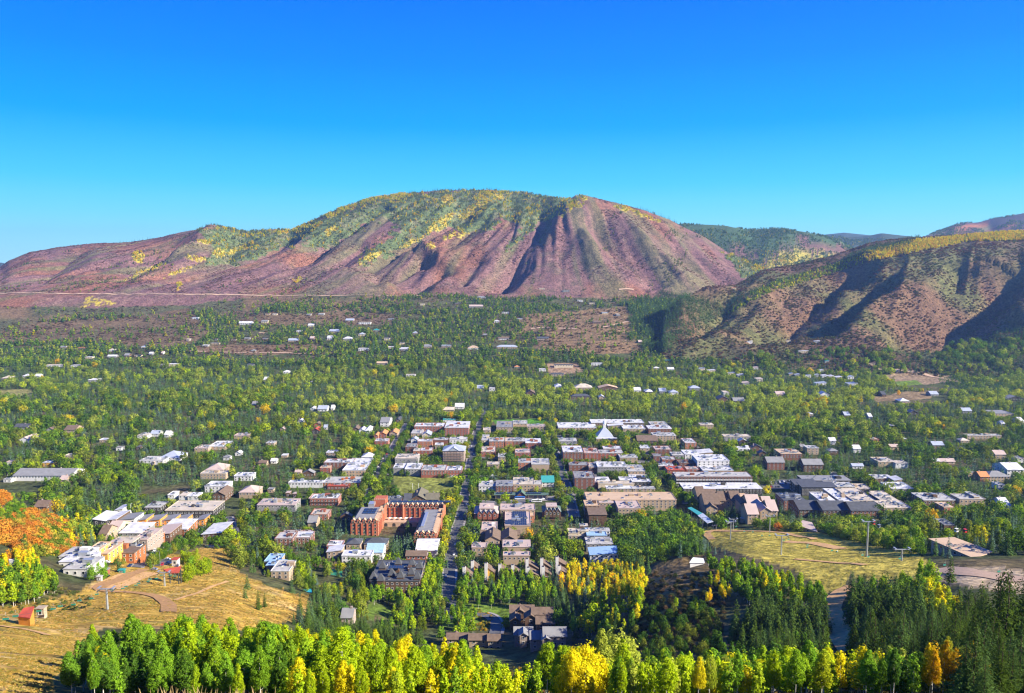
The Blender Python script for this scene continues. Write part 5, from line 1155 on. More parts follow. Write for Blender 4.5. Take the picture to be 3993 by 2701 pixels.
drape('mountain_road', [('L',-60,777),('L',400,777),('L',700,780),('L',1140,782),('L',1640,786),('L',2300,790),('M',300,790),('M',520,792),('M',760,788)], 9, M_['sandstone'], 1.6)
drape('mountain_road', [('M',1890,750),('M',1990,750)], 6, M_['sandstone'], 2); drape('mountain_road', [('M',1780,1005),('M',1880,985),('M',1960,965)], 9, M_['sandstone'], 1.2)
drape('mountain_road', [('L',1290,1168),('L',1700,1178),('L',2324,1185)], 9, M_['sandstone'], 1.2); drape('mountain_road', [('N',1330,1290),('N',1600,1310),('N',1750,1350),('N',1900,1385)], 9, M_['sandstone'], 1); drape('mountain_road', [('M',1290,1015),('M',1400,1005),('M',1600,1015)], 12, M_['sandstone'], 1)
# car parks
def lot(c, pts, name='parking_lot'):
    P = [at(c, *p) for p in pts]; n = 8; V = []
    for i in range(n + 1):
        for j in range(n + 1):
            a, b_ = i / n, j / n; x = (1-a)*(1-b_)*P[0][0] + a*(1-b_)*P[1][0] + a*b_*P[2][0] + (1-a)*b_*P[3][0]; y = (1-a)*(1-b_)*P[0][1] + a*(1-b_)*P[1][1] + a*b_*P[2][1] + (1-a)*b_*P[3][1]; V.append((x, y, float(ground(x, y)) + .35))
    Fq = [(j + i * (n + 1), j + 1 + i * (n + 1), j + 1 + (i + 1) * (n + 1), j + (i + 1) * (n + 1)) for i in range(n) for j in range(n)]
    o = link(bpy.data.objects.new(name, raw_mesh(name, V, np.array(Fq)[:, ::-1], [AS]))); o['kind'] = 'structure'
    KEEP.append((min(cr(c, *p)[0] for p in pts), min(cr(c, *p)[1] for p in pts), max(cr(c, *p)[0] for p in pts), max(cr(c, *p)[1] for p in pts), min(p[1] for p in P)))
lot('G', [(0,945),(235,945),(240,860),(0,862)]); lot('H', [(840,890),(1300,880),(1560,770),(1050,770)]); lot('F', [(1030,690),(1250,690),(1190,600),(1020,620)]); lot('E', [(640,1120),(860,1120),(900,1060),(700,1050)]) if 0 else None
# ------------------------------------------------------------ cars
def car_mesh(paint):
    b = MB()
    prof = [(-2.2,.35),(-2.25,.75),(-2.1,.95),(-1.35,1.02),(-.75,1.48),(.75,1.5),(1.45,1.0),(2.15,.86),(2.25,.6),(2.2,.35)]
    n = len(prof)
    for s, w in ((-1, .88), (1, .88)): pass
    b.v = [(-(.9 if z < 1.1 else .72), y, z) for y, z in prof] + [((.9 if z < 1.1 else .72), y, z) for y, z in prof]
    b.f = [tuple(range(n)), tuple(range(2 * n - 1, n - 1, -1))] + [(i + 1, i, n + i, n + i + 1) for i in range(n - 1)] + [(0, n - 1, 2 * n - 1, n)]; b.m = [0] * len(b.f)
    b.f += []
    g = MB()
    for s in (-1, 1):
        k = len(b.v); b.v += [(s * .885, -1.25, 1.04), (s * .885, 1.3, 1.04), (s * .74, .7, 1.46), (s * .74, -.7, 1.44)]; b.f.append((k, k + 1, k + 2, k + 3)); b.m.append(1)
    k = len(b.v); b.v += [(-.8, 1.44, 1.03), (.8, 1.44, 1.03), (.68, .8, 1.49), (-.68, .8, 1.49)]; b.f.append((k, k + 1, k + 2, k + 3)); b.m.append(1)
    k = len(b.v); b.v += [(-.8, -1.36, 1.05), (.8, -1.36, 1.05), (.68, -.8, 1.48), (-.68, -.8, 1.48)]; b.f.append((k, k + 1, k + 2, k + 3)); b.m.append(1)
    for sx in (-.86, .86):
        for sy in (-1.4, 1.4): b.tube((sx - .1, sy, .33), (sx + .1, sy, .33), .33, k=8, mi=2)
    return b.mesh('parked_car', [paint, M_['glass'], M_['rubber']])
CARC = [('white', car_mesh(M_['white_paint'])), ('black', car_mesh(M_['black_paint'])), ('silver', car_mesh(M_['silver_paint'])), ('red', car_mesh(M_['red_paint'])), ('dark blue', car_mesh(mat('navy_paint', (.02,.04,.12), rough=.3, var=.05))), ('grey', car_mesh(mat('grey_paint', (.12,.12,.125), rough=.3, var=.05)))]
cr_n = {}
def car(X, Y, rz, place, col=None):
    i = random.choices(range(6), (5,4,4,1,2,3))[0] if col is None else [c[0] for c in CARC].index(col)
    nm, me = CARC[i]; o = put('parked_car', me, (X, Y, float(ground(X, Y)) + .44), None, rz); o['label'] = f'{nm} car {place}'; o['category'] = 'car'; o['group'] = f'cars {place}'
for c, pts, rz, place in [
 ('G', [(15 + i * 19, 880 + (i % 3) * 3) for i in range(11)], 0, 'in the upper row of the parking lot by the dark hotel'), ('G', [(10 + i * 22, 900) for i in range(9)], 0, 'in the lower row of the parking lot by the dark hotel'), ('G', [(5 + i * 24, 930) for i in range(5)], 0, 'in the nearest row of the parking lot by the dark hotel'),
 ('F', [(1050 + i * 26, 610 + i * 12) for i in range(6)], .5, 'in the sloping lot behind the brick shops'), ('F', [(370 + (i % 2) * 22, 590 + i * 22) for i in range(11)], 0, 'along the second street past the ornate brick corner'), ('F', [(300 + (i % 2) * 24, 500 + i * 16) for i in range(5)], 0, 'at the far end of the second street'),
 ('E', [(1030 + i * 14, 860 - i * 22) for i in range(9)], -.05, 'along the street left of the playing field'), ('E', [(1140 + i * 8, 690 - i * 16) for i in range(4)], 0, 'by the street corner left of the spruces'), ('E', [(920 + i * 22, 1000 - i * 12) for i in range(5)], 0, 'parked above the brick hotel'),
 ('E', [(1960 - i * 4, 470 + i * 30) for i in range(5)], 0, 'along the main street above the scaffolding'), ('E', [(1800 + i * 26, 272) for i in range(8)], 1.57, 'in front of the long teal roof'),
 ('E', [(1440 + i * 30, 808) for i in range(4)], 1.57, 'beside the tents at the playing field'),
 ('F', [(1150 + i * 22, 790) for i in range(4)], 1.2, 'right of the square white roof'), ('A', [(1000 + i * 50, 940 - 900 + i * 0) for i in range(0)], 0, 'x')]:
    for x, y in pts:
        q = at(c, x, y)
        if q: car(q[0], q[1], rz + random.uniform(-.06, .06), place)
for x, y, rz, col, lab in ((1170,945,1.4,'silver','a silver one, nearest the red lift roof'),(1290,870,.3,'red','red-topped, beside the lamp post'),(1380,850,1.3,'dark blue','behind the red lift roof'),(1370,790,1.3,'white','in the shade at the far side of the small lot'),(1490,790,1.3,'black','under the trees of the small lot'),(800,890,.1,'dark blue','standing alone beside the broad spruce'),(440,1050,1.5,'black','on the grass edge below the broad spruce'),(450,835,1.5,'white','under the ochre cube houses')):
    q = at('H', x, y); i = [c[0] for c in CARC].index(col); o = put('parked_car', CARC[i][1], (q[0], q[1], float(ground(q[0], q[1])) + .4), None, rz); o['label'] = f'{col} car {lab}'; o['category'] = 'car'
RN = ['the central street', 'the street left of the playing field', 'the street past the ornate brick corner', 'the wide cross street by the bus station', 'the cross street above the playing field', 'the cross street below the church', 'the cross street past the church', 'the farthest cross street', 'the slanting street behind the brick shops', 'the street beside the dark hotel', 'the side street by the modern houses', 'the short street above the dry slope']
for R, nm_ in zip(ROADS, RN):
    d_ = 0; T_ = np.gradient(R, axis=0)
    for i in range(2, len(R) - 2):
        if R[i][1] > 1080 or i % 2: continue
        for s_ in (-1, 1):
            if random.random() < .17:
                t = T_[i] / max(1e-6, np.linalg.norm(T_[i])); car(R[i][0] - t[1] * 3.1 * s_, R[i][1] + t[0] * 3.1 * s_, math.atan2(-t[0], t[1]) + (0 if s_ > 0 else math.pi), 'parked along ' + nm_)
# ------------------------------------------------------------ people
def person_mesh(seated, shirt):
    J = [(0,0,.95),(0,0,1.2),(0,0,1.45),(0,-.01,1.55),(0,0,1.68),(-.2,0,1.42),(-.27,-.03,1.15),(-.26,-.16,.95),(.2,0,1.42),(.27,-.03,1.15),(.26,-.16,.95)]
    if seated: J = [(x, y, z - .5) for x, y, z in J] + [(-.1,-.05,.43),(-.12,-.48,.45),(-.12,-.5,.02),(-.12,-.62,0),(.1,-.05,.43),(.12,-.48,.45),(.12,-.5,.02),(.12,-.62,0)]
    else: J += [(-.1,0,.88),(-.12,-.03,.48),(-.13,.02,.06),(-.13,-.16,.03),(.1,0,.88),(.12,.0,.48),(.13,.04,.06),(.13,-.14,.03)]
    E = [(0,1),(1,2),(2,3),(3,4),(2,5),(5,6),(6,7),(2,8),(8,9),(9,10),(0,11),(11,12),(12,13),(13,14),(0,15),(15,16),(16,17),(17,18)]
    Rr = [.16,.15,.13,.06,.11,.07,.05,.035,.07,.05,.035,.1,.075,.05,.04,.1,.075,.05,.04]
    me = bpy.data.meshes.new('person'); me.from_pydata(J, E, []); o = bpy.data.objects.new('person_tmp', me); SC.collection.objects.link(o)
    md = o.modifiers.new('s', 'SKIN'); 
    bpy.context.view_layer.objects.active = o
    if not me.skin_vertices: me.skin_vertices.new() if hasattr(me.skin_vertices, 'new') else None
    if me.skin_vertices:
        for i, r in enumerate(Rr): me.skin_vertices[0].data[i].radius = (r, r * .85)
        me.skin_vertices[0].data[0].use_root = True
    md2 = o.modifiers.new('u', 'SUBSURF'); md2.levels = 1; md2.render_levels = 1
    dg = bpy.context.evaluated_depsgraph_get(); m2 = bpy.data.meshes.new_from_object(o.evaluated_get(dg)); bpy.data.objects.remove(o)
    m2.name = 'person'; zc = -.5 if seated else 0
    for m in (M_[shirt], mat('trousers', (.03,.035,.05)), M_['skin'], mat('hair', (.05,.03,.02))): m2.materials.append(m)
    for p in m2.polygons:
        z = p.center.z - zc; p.material_index = 3 if z > 1.72 else (2 if z > 1.5 or (abs(p.center.x) > .2 and z < 1.05) else (1 if z < .98 else 0))
    return m2
PM = {}
def person(q, rz, seated, shirt, lab, group=None):
    if (seated, shirt) not in PM: PM[seated, shirt] = person_mesh(seated, shirt)
    o = put('person', PM[seated, shirt], q, None, rz); o['label'] = lab; o['category'] = 'person'
    if group: o['group'] = group
# ------------------------------------------------------------ lifts
def lift_tower(c, xt, yt, xb, yb, lab, arm=4.2, r=.45, green=False, rz=0.):
    q = at(c, xb, yb); top = cr(c, xt, yt)[1]; bot = cr(c, xb, yb)[1]; h = max(7, (bot - top) * q[1] / F * 1.0)
    o = empty('lift_tower', (q[0], q[1], q[2]), rz, lab, 'lift tower', 'ski lift towers')
    b = MB(); b.tube((0,0,-1), (0,0,h), r, r * .72, 10); b.obj('mast', M_['galvanised'], o)
    b = MB(); b.box(-arm, arm, -.28, .28, h - .35, h + .1); b.obj('crossarm', M_['galvanised'], o)
    for s in (-1, 1):
        b = MB(); b.box(s * arm - .18, s * arm + .18, -2.4, 2.4, h - .8, h - .45); b.obj('sheave_train', M_['dark_metal'], o)
        b = MB(); b.box(s * arm - .5, s * arm + .5, -1.6, 1.6, h + .75, h + .85); b.tube((s * arm, 0, h + .1), (s * arm, 0, h + .75), .06, k=5); b.obj('catwalk', M_['galvanised'], o)
    b = MB()
    for k in range(int(h / .8)): b.box(-.25, .25, -r - .35, -r - .3, .6 + k * .8, .66 + k * .8)
    b.box(-.28, -.24, -r - .36, -r - .3, 0, h); b.box(.24, .28, -r - .36, -r - .3, 0, h); b.obj('ladder', M_['galvanised'], o)
    KEEP.append((cr(c, xt, 0)[0] - 12, top - 6, cr(c, xt, 0)[0] + 12, bot + 2, q[1])); return (q[0], q[1], q[2] + h - .6, arm)
T1 = lift_tower('A', 735, 678, 733, 830, 'grey lift tower beside the curved dirt track', 3.4, .55); T2 = lift_tower('A', 1122, 570, 1122, 672, 'grey lift tower in front of the red lift roof', 3.2, .5)
T3 = lift_tower('K', 1152, 600, 1152, 950, 'lift tower nearest the teal station on the meadow', 4, .5); T4 = lift_tower('K', 1872, 500, 1863, 815, 'lift tower in front of the brown lodge wing', 3.4, .4); T5 = lift_tower('K', 2058, 845, 2072, 1225, 'lift tower rising out of the wood below the meadow', 4, .5)
T6 = lift_tower('C', 1262, 215, 1252, 472, 'tallest lift tower, on the right half of the meadow', 3.6, .62); T7 = lift_tower('C', 1490, 430, 1490, 500, 'lift tower top showing among trees right of the tallest tower', 4.2, .5); T8 = lift_tower('K', 1202, 560, 1200, 780, 'teal-based lift tower behind the nearest one', 3.6, .4)
for x, yt, yb, t in ((650, 530, 755, 'pale post left of the boarding canopy'), (840, 690, 765, 'short post under the canopy end, left of two'), (893, 680, 770, 'short post under the canopy end, right of two')):
    q = at('K', x, yb); h = (yb - yt) / 4.648 * q[1] / F; b = MB(); b.tube((0,0,-1), (0,0,h), .3, .25, 8); b.box(-1.6, 1.6, -.2, .2, h, h + .3); o = b.obj('lift_post', M_['galvanised'], None, q); o['label'] = t + ' at the lift station'; o['category'] = 'post'
def chair_parts():
    s = MB(); s.box(-1.25, 1.25, -.28, .28, -.05, .05); s.box(-1.25, 1.25, .24, .32, .1, .62); f = MB()
    for x in (-1.25, 1.25): f.tube((x, -.25, .0), (x, .3, .02), .05, k=5); f.tube((x, .3, 0), (x, .3, .7), .05, k=5); f.tube((x, .3, .7), (x * .6, .1, 1.5), .05, k=5); f.tube((x * .6, .1, 1.5), (0, 0, 1.75), .05, k=5)
    h = MB(); h.tube((0, 0, 1.75), (.25, 0, 2.6), .06, k=5); h.tube((.25, 0, 2.6), (0, 0, 3.3), .06, k=5); return s.mesh('seat', [M_['chair_green']]), f.mesh('chair_frame', [M_['galvanised']]), h.mesh('hanger', [M_['galvanised']])
CH = chair_parts()
def chair(c, x, y, h, lab, rz=0., sc=.72):
    q = at(c, x, y, h)
    if not q: return None
    o = empty('lift_chair', q, rz, lab, 'lift chair', 'empty lift chairs')
    for n_, me in zip(('seat', 'chair_frame', 'hanger'), CH): put(n_, me, (0, 0, 0), o).scale = (sc,) * 3
    p = cr(c, x, y); KEEP.append((p[0] - 9, p[1] - 20, p[0] + 9, p[1] + 3, q[1])); return q
for x, y, h, t in [(658,730,5,'just left of the curved-track tower'),(622,758,6,'below and left of the curved-track tower'),(540,775,6,'in front of the yellow aspens, upper one'),(498,800,6,'in front of the yellow aspens, lower one'),(410,812,6,'left of the yellow aspens on the left wood'),(362,830,6,'before the dark gap in the left wood'),(264,845,5,'beside the timber frame'),(105,880,5,'green one at the corner of the red-roofed hut'),(38,900,5,'lowest one at the left edge'),(762,700,6,'just right of the curved-track tower'),(835,690,5,'grey one right of the curved-track tower'),(856,678,5,'green one halfway between the two left towers'),(925,668,5,'grey one below the shaded lot'),(943,655,5,'green one below the shaded lot'),(1010,640,5,'grey one in the edge of the shadow'),(1020,628,5,'green one in the edge of the shadow'),(1065,622,5,'pale one in the dark shadow'),(1098,600,5,'left of the second tower'),(1160,600,5,'right of the second tower'),(1190,606,5,'under the red lift roof')]: chair('A', x, y, h, 'lift chair ' + t, .2)
for x, y, h, t in [(365,268,4,'green one in front of the brown lodge wing'),(478,304,4,'green one over the meadow top, right of the first tower'),(420,302,3,'dark one over the meadow top, left of the green one'),(540,330,3,'dark one over the meadow, lower left of the fourth tower'),(592,330,3,'dark one over the meadow beneath the fourth tower'),(722,355,5,'green one beside the tower in the wood'),(690,361,4,'dark one against the tower in the wood'),(852,395,5,'green one over the middle of the meadow'),(848,408,4,'lower one over the middle of the meadow'),(1018,432,6,'green one left of the seated rider'),(1225,462,6,'green one left of the tallest tower'),(1265,474,4,'dark one at the foot of the tallest tower'),(1480,486,6,'green one left of the tower top in the trees'),(1785,530,7,'big green one above the pale track'),(2155,575,7,'big green one before the tall dark firs')]: chair('C', x, y, h, 'lift chair ' + t, .4)
q = chair('C', 1052, 440, 5.5, 'occupied lift chair on the right half of the meadow', .4)
person((q[0], q[1] - .1, q[2] + .02), .4, True, 'white_paint', 'person in a white top riding the lift chair over the meadow')
for k, (x, y, sh_, t) in enumerate([(1215,870,'canvas_red','person in red on the path at the left edge of the playing field'),(1224,850,'white_paint','person in white on the path at the left edge of the playing field'),(1200,900,'black_paint','person in dark clothes lower on the path by the playing field'),(1392,905,'white_paint','person in white standing out on the playing field'),(1415,822,'canvas_red','person in red in front of the white stacked terraces'),(1490,828,'yellow_wall','person in yellow at the upper edge of the playing field'),(1620,822,'blue_paint','person in blue near the tents'),(1700,824,'white_paint','person in white near the tents')]):
    q = at('E', x, y); q and person((q[0], q[1], float(ground(q[0], q[1])) + .02), k * 1.3, False, sh_, t)
for k, (x, y, sh_, t) in enumerate([(960,735,'white_paint','skier-like person in white standing by the lift posts'),(985,760,'black_paint','person in black standing by the lift posts')]):
    q = at('K', x, y); q and person((q[0], q[1], float(ground(q[0], q[1])) + .02), k * 2., False, sh_, t.replace('skier-like ', ''))
Yb = 260.; bx, br = 3439, 767; b = MB(); b.tube((0,-.18,0), (0,.2,0), .06, .02, 6); b.v += [(0,-.05,.02),(-.45,.05,.12),(-.1,.1,.02),(.45,.05,.12),(.1,.1,.02)]; n_ = len(b.v) - 5; b.f += [(n_, n_ + 1, n_ + 2), (n_, n_ + 4, n_ + 3)]; b.m += [0, 0]
o = b.obj('bird', M_['black_paint'], None, (float(U(bx, br)) * Yb, Yb, H - Yb * float(K(br)))); o['label'] = 'tiny dark bird high in the sky on the right'; o['category'] = 'bird'
def cable(A, B, lab, sag=2., n=14):
    b = MB(); A, B = Vector(A), Vector(B); P = [A.lerp(B, i / n) - Vector((0, 0, sag * 4 * (i / n) * (1 - i / n))) for i in range(n + 1)]; O = P[0].copy()
    for p, r in zip(P[:-1], P[1:]): b.tube(tuple(p - O), tuple(r - O), .035, k=4, cap=False)
    o = b.obj('haul_rope', M_['dark_metal'], None, O); o['label'] = lab; o['category'] = 'cable'; o['group'] = 'lift haul ropes'
def span(Ta, Tb, t):
    for s, u in ((-1, 'left'), (1, 'right')): cable((Ta[0] + s * Ta[3], Ta[1], Ta[2]), (Tb[0] + s * Tb[3], Tb[1], Tb[2]), f'{u} steel rope {t}')
span(T1, T2, 'between the two left lift towers'); span(T3, T5, 'from the first meadow tower to the tower in the wood'); span(T8, T7, 'from the teal-based tower to the tower top in the trees'); span(T4, T6, 'between the lodge tower and the tallest tower')
q = at('A', 38, 880, 9); cable((T1[0] - T1[3], T1[1], T1[2]), q, 'left steel rope from the curved-track tower to the slope foot'); 
# gondola cabins
for x, y, col, t in ((960,1262,'red_paint','red gondola cabin in the trees left of centre right'),(1010,1292,'silver_paint','grey gondola cabin beside the red one'),(1710,1330,'white_paint','pale gondola cabin in the dark trees'),(1787,1335,'red_paint','larger red gondola cabin in the dark trees')):
    q = at('G', x, y, 9)
    if not q: continue
    o = empty('gondola_cabin', q, .3, t, 'gondola cabin', 'gondola cabins'); b = MB(); b.poly([(-1.2,-.8),(-.9,-1.1),(.9,-1.1),(1.2,-.8),(1.2,.8),(.9,1.1),(-.9,1.1),(-1.2,.8)], 0, 1.0); b.obj('body', M_[col], o)
    b = MB(); b.poly([(-1.1,-.75),(-.85,-1.0),(.85,-1.0),(1.1,-.75),(1.1,.75),(.85,1.0),(-.85,1.0),(-1.1,.75)], 1.001, 2.1); b.obj('window', M_['glass'], o); b = MB(); b.poly([(-1.1,-.9),(1.1,-.9),(1.1,.9),(-1.1,.9)], 2.101, 2.35); b.tube((0,0,2.35), (0,0,4.6), .08, k=5); b.obj('hanger', M_[col], o)
    p = cr('G', x, y); KEEP.append((p[0] - 9, p[1] - 22, p[0] + 9, p[1] + 4, q[1]))
# ------------------------------------------------------------ lamp posts, goal posts, tents
def lamp(c, x, yt, yb, lab):
    q = at(c, x, yb); h = (cr(c, x, yb)[1] - cr(c, x, yt)[1]) * q[1] / F; o = empty('lamp_post', q, 0, lab, 'lamp post'); b = MB(); b.tube((0,0,-.5), (0,0,h), .14, .1, 6); b.obj('pole', M_['silver_paint'], o); b = MB(); b.box(-.9, .3, -.2, .2, h, h + .2); b.obj('lamp_head', M_['dark_metal'], o); KEEP.append((cr(c, x, 0)[0] - 4, cr(c, x, yt)[1], cr(c, x, 0)[0] + 4, cr(c, x, yb)[1], q[1]))
lamp('H', 1258, 640, 885, 'tall pale lamp post in the small car park'); lamp('J', 76, 335, 420, 'slim lamp post beside the central street, left of the gabled lodge'); lamp('E', 1485, 725, 812, 'tall white pole left of the arched brick building'); lamp('H', 1160, 850, 935, 'thin pole at the edge of the small car park') 
for x, t in ((1415, 'left'), (1470, 'right')):
    q = at('E', x, 960); b = MB(); b.tube((0,0,-.3), (0,0,9), .18, k=6); b.tube((0,0,9), (0,0,11), .12, k=6) if 0 else None; b.box(-.1, .1, -.1, .1, 9, 9.3); o = b.obj('goal_post', M_['white_paint'], None, q); o['label'] = f'{t} one of the pair of tall white goal posts on the playing field'; o['category'] = 'goal post'
for k, (x, col) in enumerate([(1320,'canvas_white'),(1350,'canvas_white'),(1550,'canvas_white'),(1600,'canvas_white'),(1645,'canvas_red'),(1680,'canvas_white'),(1750,'canvas_white'),(1800,'canvas_red'),(1835,'canvas_white')]):
    q = at('E', x, 815); o = empty('event_tent', q, 0, ['white tent at the far left beside the playing field','second white tent from the left beside the playing field','white tent before the left end of the arched brick building','white tent before the middle of the arched brick building','red tent left of a white one beside the playing field','white tent between the red tent and the corner building','white tent before the corner building','red tent before the corner building','white tent at the far right beside the playing field'][k], 'tent', 'tents beside the playing field')
    for sx in (-1.6, 1.6):
        for sy in (-1.6, 1.6): b = MB(); b.tube((sx, sy, 0), (sx, sy, 2.3), .06, k=4); b.obj('leg', M_['silver_paint'], o)
    b = MB(); b.hip(-1.7, 1.7, -1.7, 1.7, 2.3, 1.3, .2); b.obj('canopy', M_[col], o)
# ------------------------------------------------------------ far houses
FARH = [('L',1612,1730,975,9,'w'),('L',1772,1830,965,8,'g'),('L',1300,1352,940,8,'m'),('L',2090,2142,992,8,'w'),('L',2160,2210,912,8,'w'),('L',2080,2120,916,8,'w'),('L',1800,1840,912,7,'b'),('L',1850,1890,914,7,'w'),('L',405,455,1136,8,'m'),('L',520,582,1143,7,'O'),('L',735,778,1158,7,'c'),('L',955,990,1138,7,'m'),('L',1010,1042,1183,7,'w'),('L',1095,1112,1180,6,'k'),('L',570,635,1208,6,'w'),('L',722,800,1202,7,'w'),('L',840,882,1196,6,'g'),('L',905,965,1196,6,'s'),('L',300,440,1262,7,'c'),('L',470,555,1264,7,'w'),('L',1085,1110,1258,7,'w'),('L',1140,1215,1256,9,'w'),('L',145,202,1336,9,'w'),('L',230,276,1337,9,'w'),('L',0,66,1352,11,'c'),('L',590,660,1365,8,'w'),('L',1265,1292,1086,9,'c'),('L',1370,1420,1128,7,'w'),('L',1425,1500,1112,6,'g'),('L',1570,1610,1088,6,'b'),('L',1655,1706,1078,7,'g'),('L',1755,1795,1045,7,'t'),('L',1780,1820,1082,6,'g'),('L',1950,2040,1094,6,'m'),('L',2105,2140,1080,7,'k'),('L',2222,2264,1076,9,'w'),('L',2230,2318,1032,6,'m'),('L',1678,1735,1256,8,'s'),('L',1920,1972,1308,7,'w'),('L',2012,2052,1028,8,'w'),('L',1460,1480,1085,6,'b'),('L',1700,1740,1165,6,'g'),('L',1790,1820,1362,7,'w'),('L',2110,2130,1378,7,'w'),
('M',20,92,957,7,'m'),('M',105,212,972,10,'c'),('M',310,362,946,7,'g'),('M',530,572,847,7,'c'),('M',765,822,841,7,'m'),('M',855,980,862,6,'k'),('M',910,990,800,6,'g'),('M',1085,1150,902,7,'g'),('M',1195,1238,946,8,'m'),('M',1035,1080,963,8,'w'),('M',1500,1560,752,10,'w'),('M',1340,1392,738,8,'b'),('M',1602,1650,821,8,'w'),('M',1680,1732,840,8,'c'),('M',1770,1822,906,8,'m'),('M',1870,1902,918,9,'c'),('M',1700,1782,970,7,'b'),('M',0,80,1082,9,'w'),('M',110,162,1052,8,'m'),('M',285,332,1081,9,'g'),('M',105,190,1152,9,'w'),('M',385,460,1152,9,'w'),('M',390,430,1112,7,'g'),('M',555,622,1136,7,'g'),('M',672,756,1130,8,'m'),('M',850,942,1145,7,'t'),('M',1035,1220,1138,8,'m'),('M',1320,1424,1080,10,'s'),('M',1060,1150,1080,7,'b'),('M',230,322,1248,9,'t'),('M',430,512,1330,8,'c'),('M',1430,1598,1262,11,'s'),('M',1412,1530,1322,9,'s'),('M',1690,1790,1252,8,'w'),('M',1172,1220,1274,6,'O'),('M',2120,2172,1282,7,'w'),('M',2215,2272,1290,7,'w'),('M',2200,2250,1230,6,'T'),('M',1340,1400,1292,8,'w'),('M',480,520,1042,7,'m'),('M',310,360,1140,7,'w'),('M',210,262,1024,7,'T'),('M',2020,2050,1105,7,'k'),('M',965,995,1058,7,'g'),
('N',95,160,1288,7,'m'),('N',168,230,1300,7,'w'),('N',302,362,1318,7,'m'),('N',368,425,1330,7,'w'),('N',722,755,1322,7,'m'),('N',760,802,1328,7,'m'),('N',830,880,1335,8,'w'),('N',890,932,1330,8,'m'),('N',945,985,1335,7,'w'),('N',992,1035,1340,7,'w'),('N',1042,1092,1346,7,'w'),('N',1120,1172,1344,8,'m'),('N',428,482,1102,9,'w'),('N',680,742,1094,8,'s'),('N',888,942,1100,9,'w'),('N',780,866,1168,6,'w'),('N',965,1002,1234,8,'T'),('N',475,520,1281,8,'k'),('N',1103,1132,1300,6,'O'),('N',1450,1482,1300,7,'m'),('N',930,962,1300,9,'w'),('N',500,552,1360,8,'c'),('N',897,990,1386,8,'m'),('N',1120,1202,1391,7,'m'),('N',400,460,1385,7,'k'),('N',1255,1320,1252,7,'t'),('N',330,365,740,6,'O')]
DW = dict(w='white', c='cream', m='pale grey', g='grey', s='dark slate', b='brown', k='pinkish', t='tan', O='orange', T='teal')
rows = {}
for t in FARH:
    p = cr(t[0], (t[1] + t[2]) / 2, t[3]); band = 'on the bench below the mountain' if p[1] < 1290 else ('on rising ground past the woods' if p[1] < 1390 else 'deep in the valley woods')
    rows.setdefault((DW[t[5]], band), []).append((p[0], t))
for (cn, band), L_ in rows.items():
    L_.sort(key=lambda a: a[0])
    for k, (_, t) in enumerate(L_):
        n = len(L_); o_ = 'only' if n == 1 else ('leftmost' if k == 0 else ('rightmost' if k == n - 1 else ['', 'second', 'third', 'fourth', 'fifth', 'sixth', 'seventh', 'eighth', 'ninth', 'tenth', 'eleventh', 'twelfth'][k % 12] + ' from the left' if k < 12 else f'{["third","second"][min(1, max(0, k - n + 3))]} from the right'))
        lab = f'{cn}-roofed house {band}, {o_}'
        rd = random.Random(t[1]); kind = rd.choice(['flat', 'gx', 'flat', 'hip']) if t[0] != 'N' else 'sr'
        building(t[0], t[1] + (t[2] - t[1]) * .12, t[2] - (t[2] - t[1]) * .12, t[3], t[3] - rd.uniform(7, 11), t[3] + 6, t[4] * .62, kind, t[5], rd.choice('wtgbcs') if t[5] not in 'w' else rd.choice('wwcg'), lab, win=.8, name='valley_house', cat='house', group='houses scattered beyond the town', vents=0, ww=2.2, keep=.15)
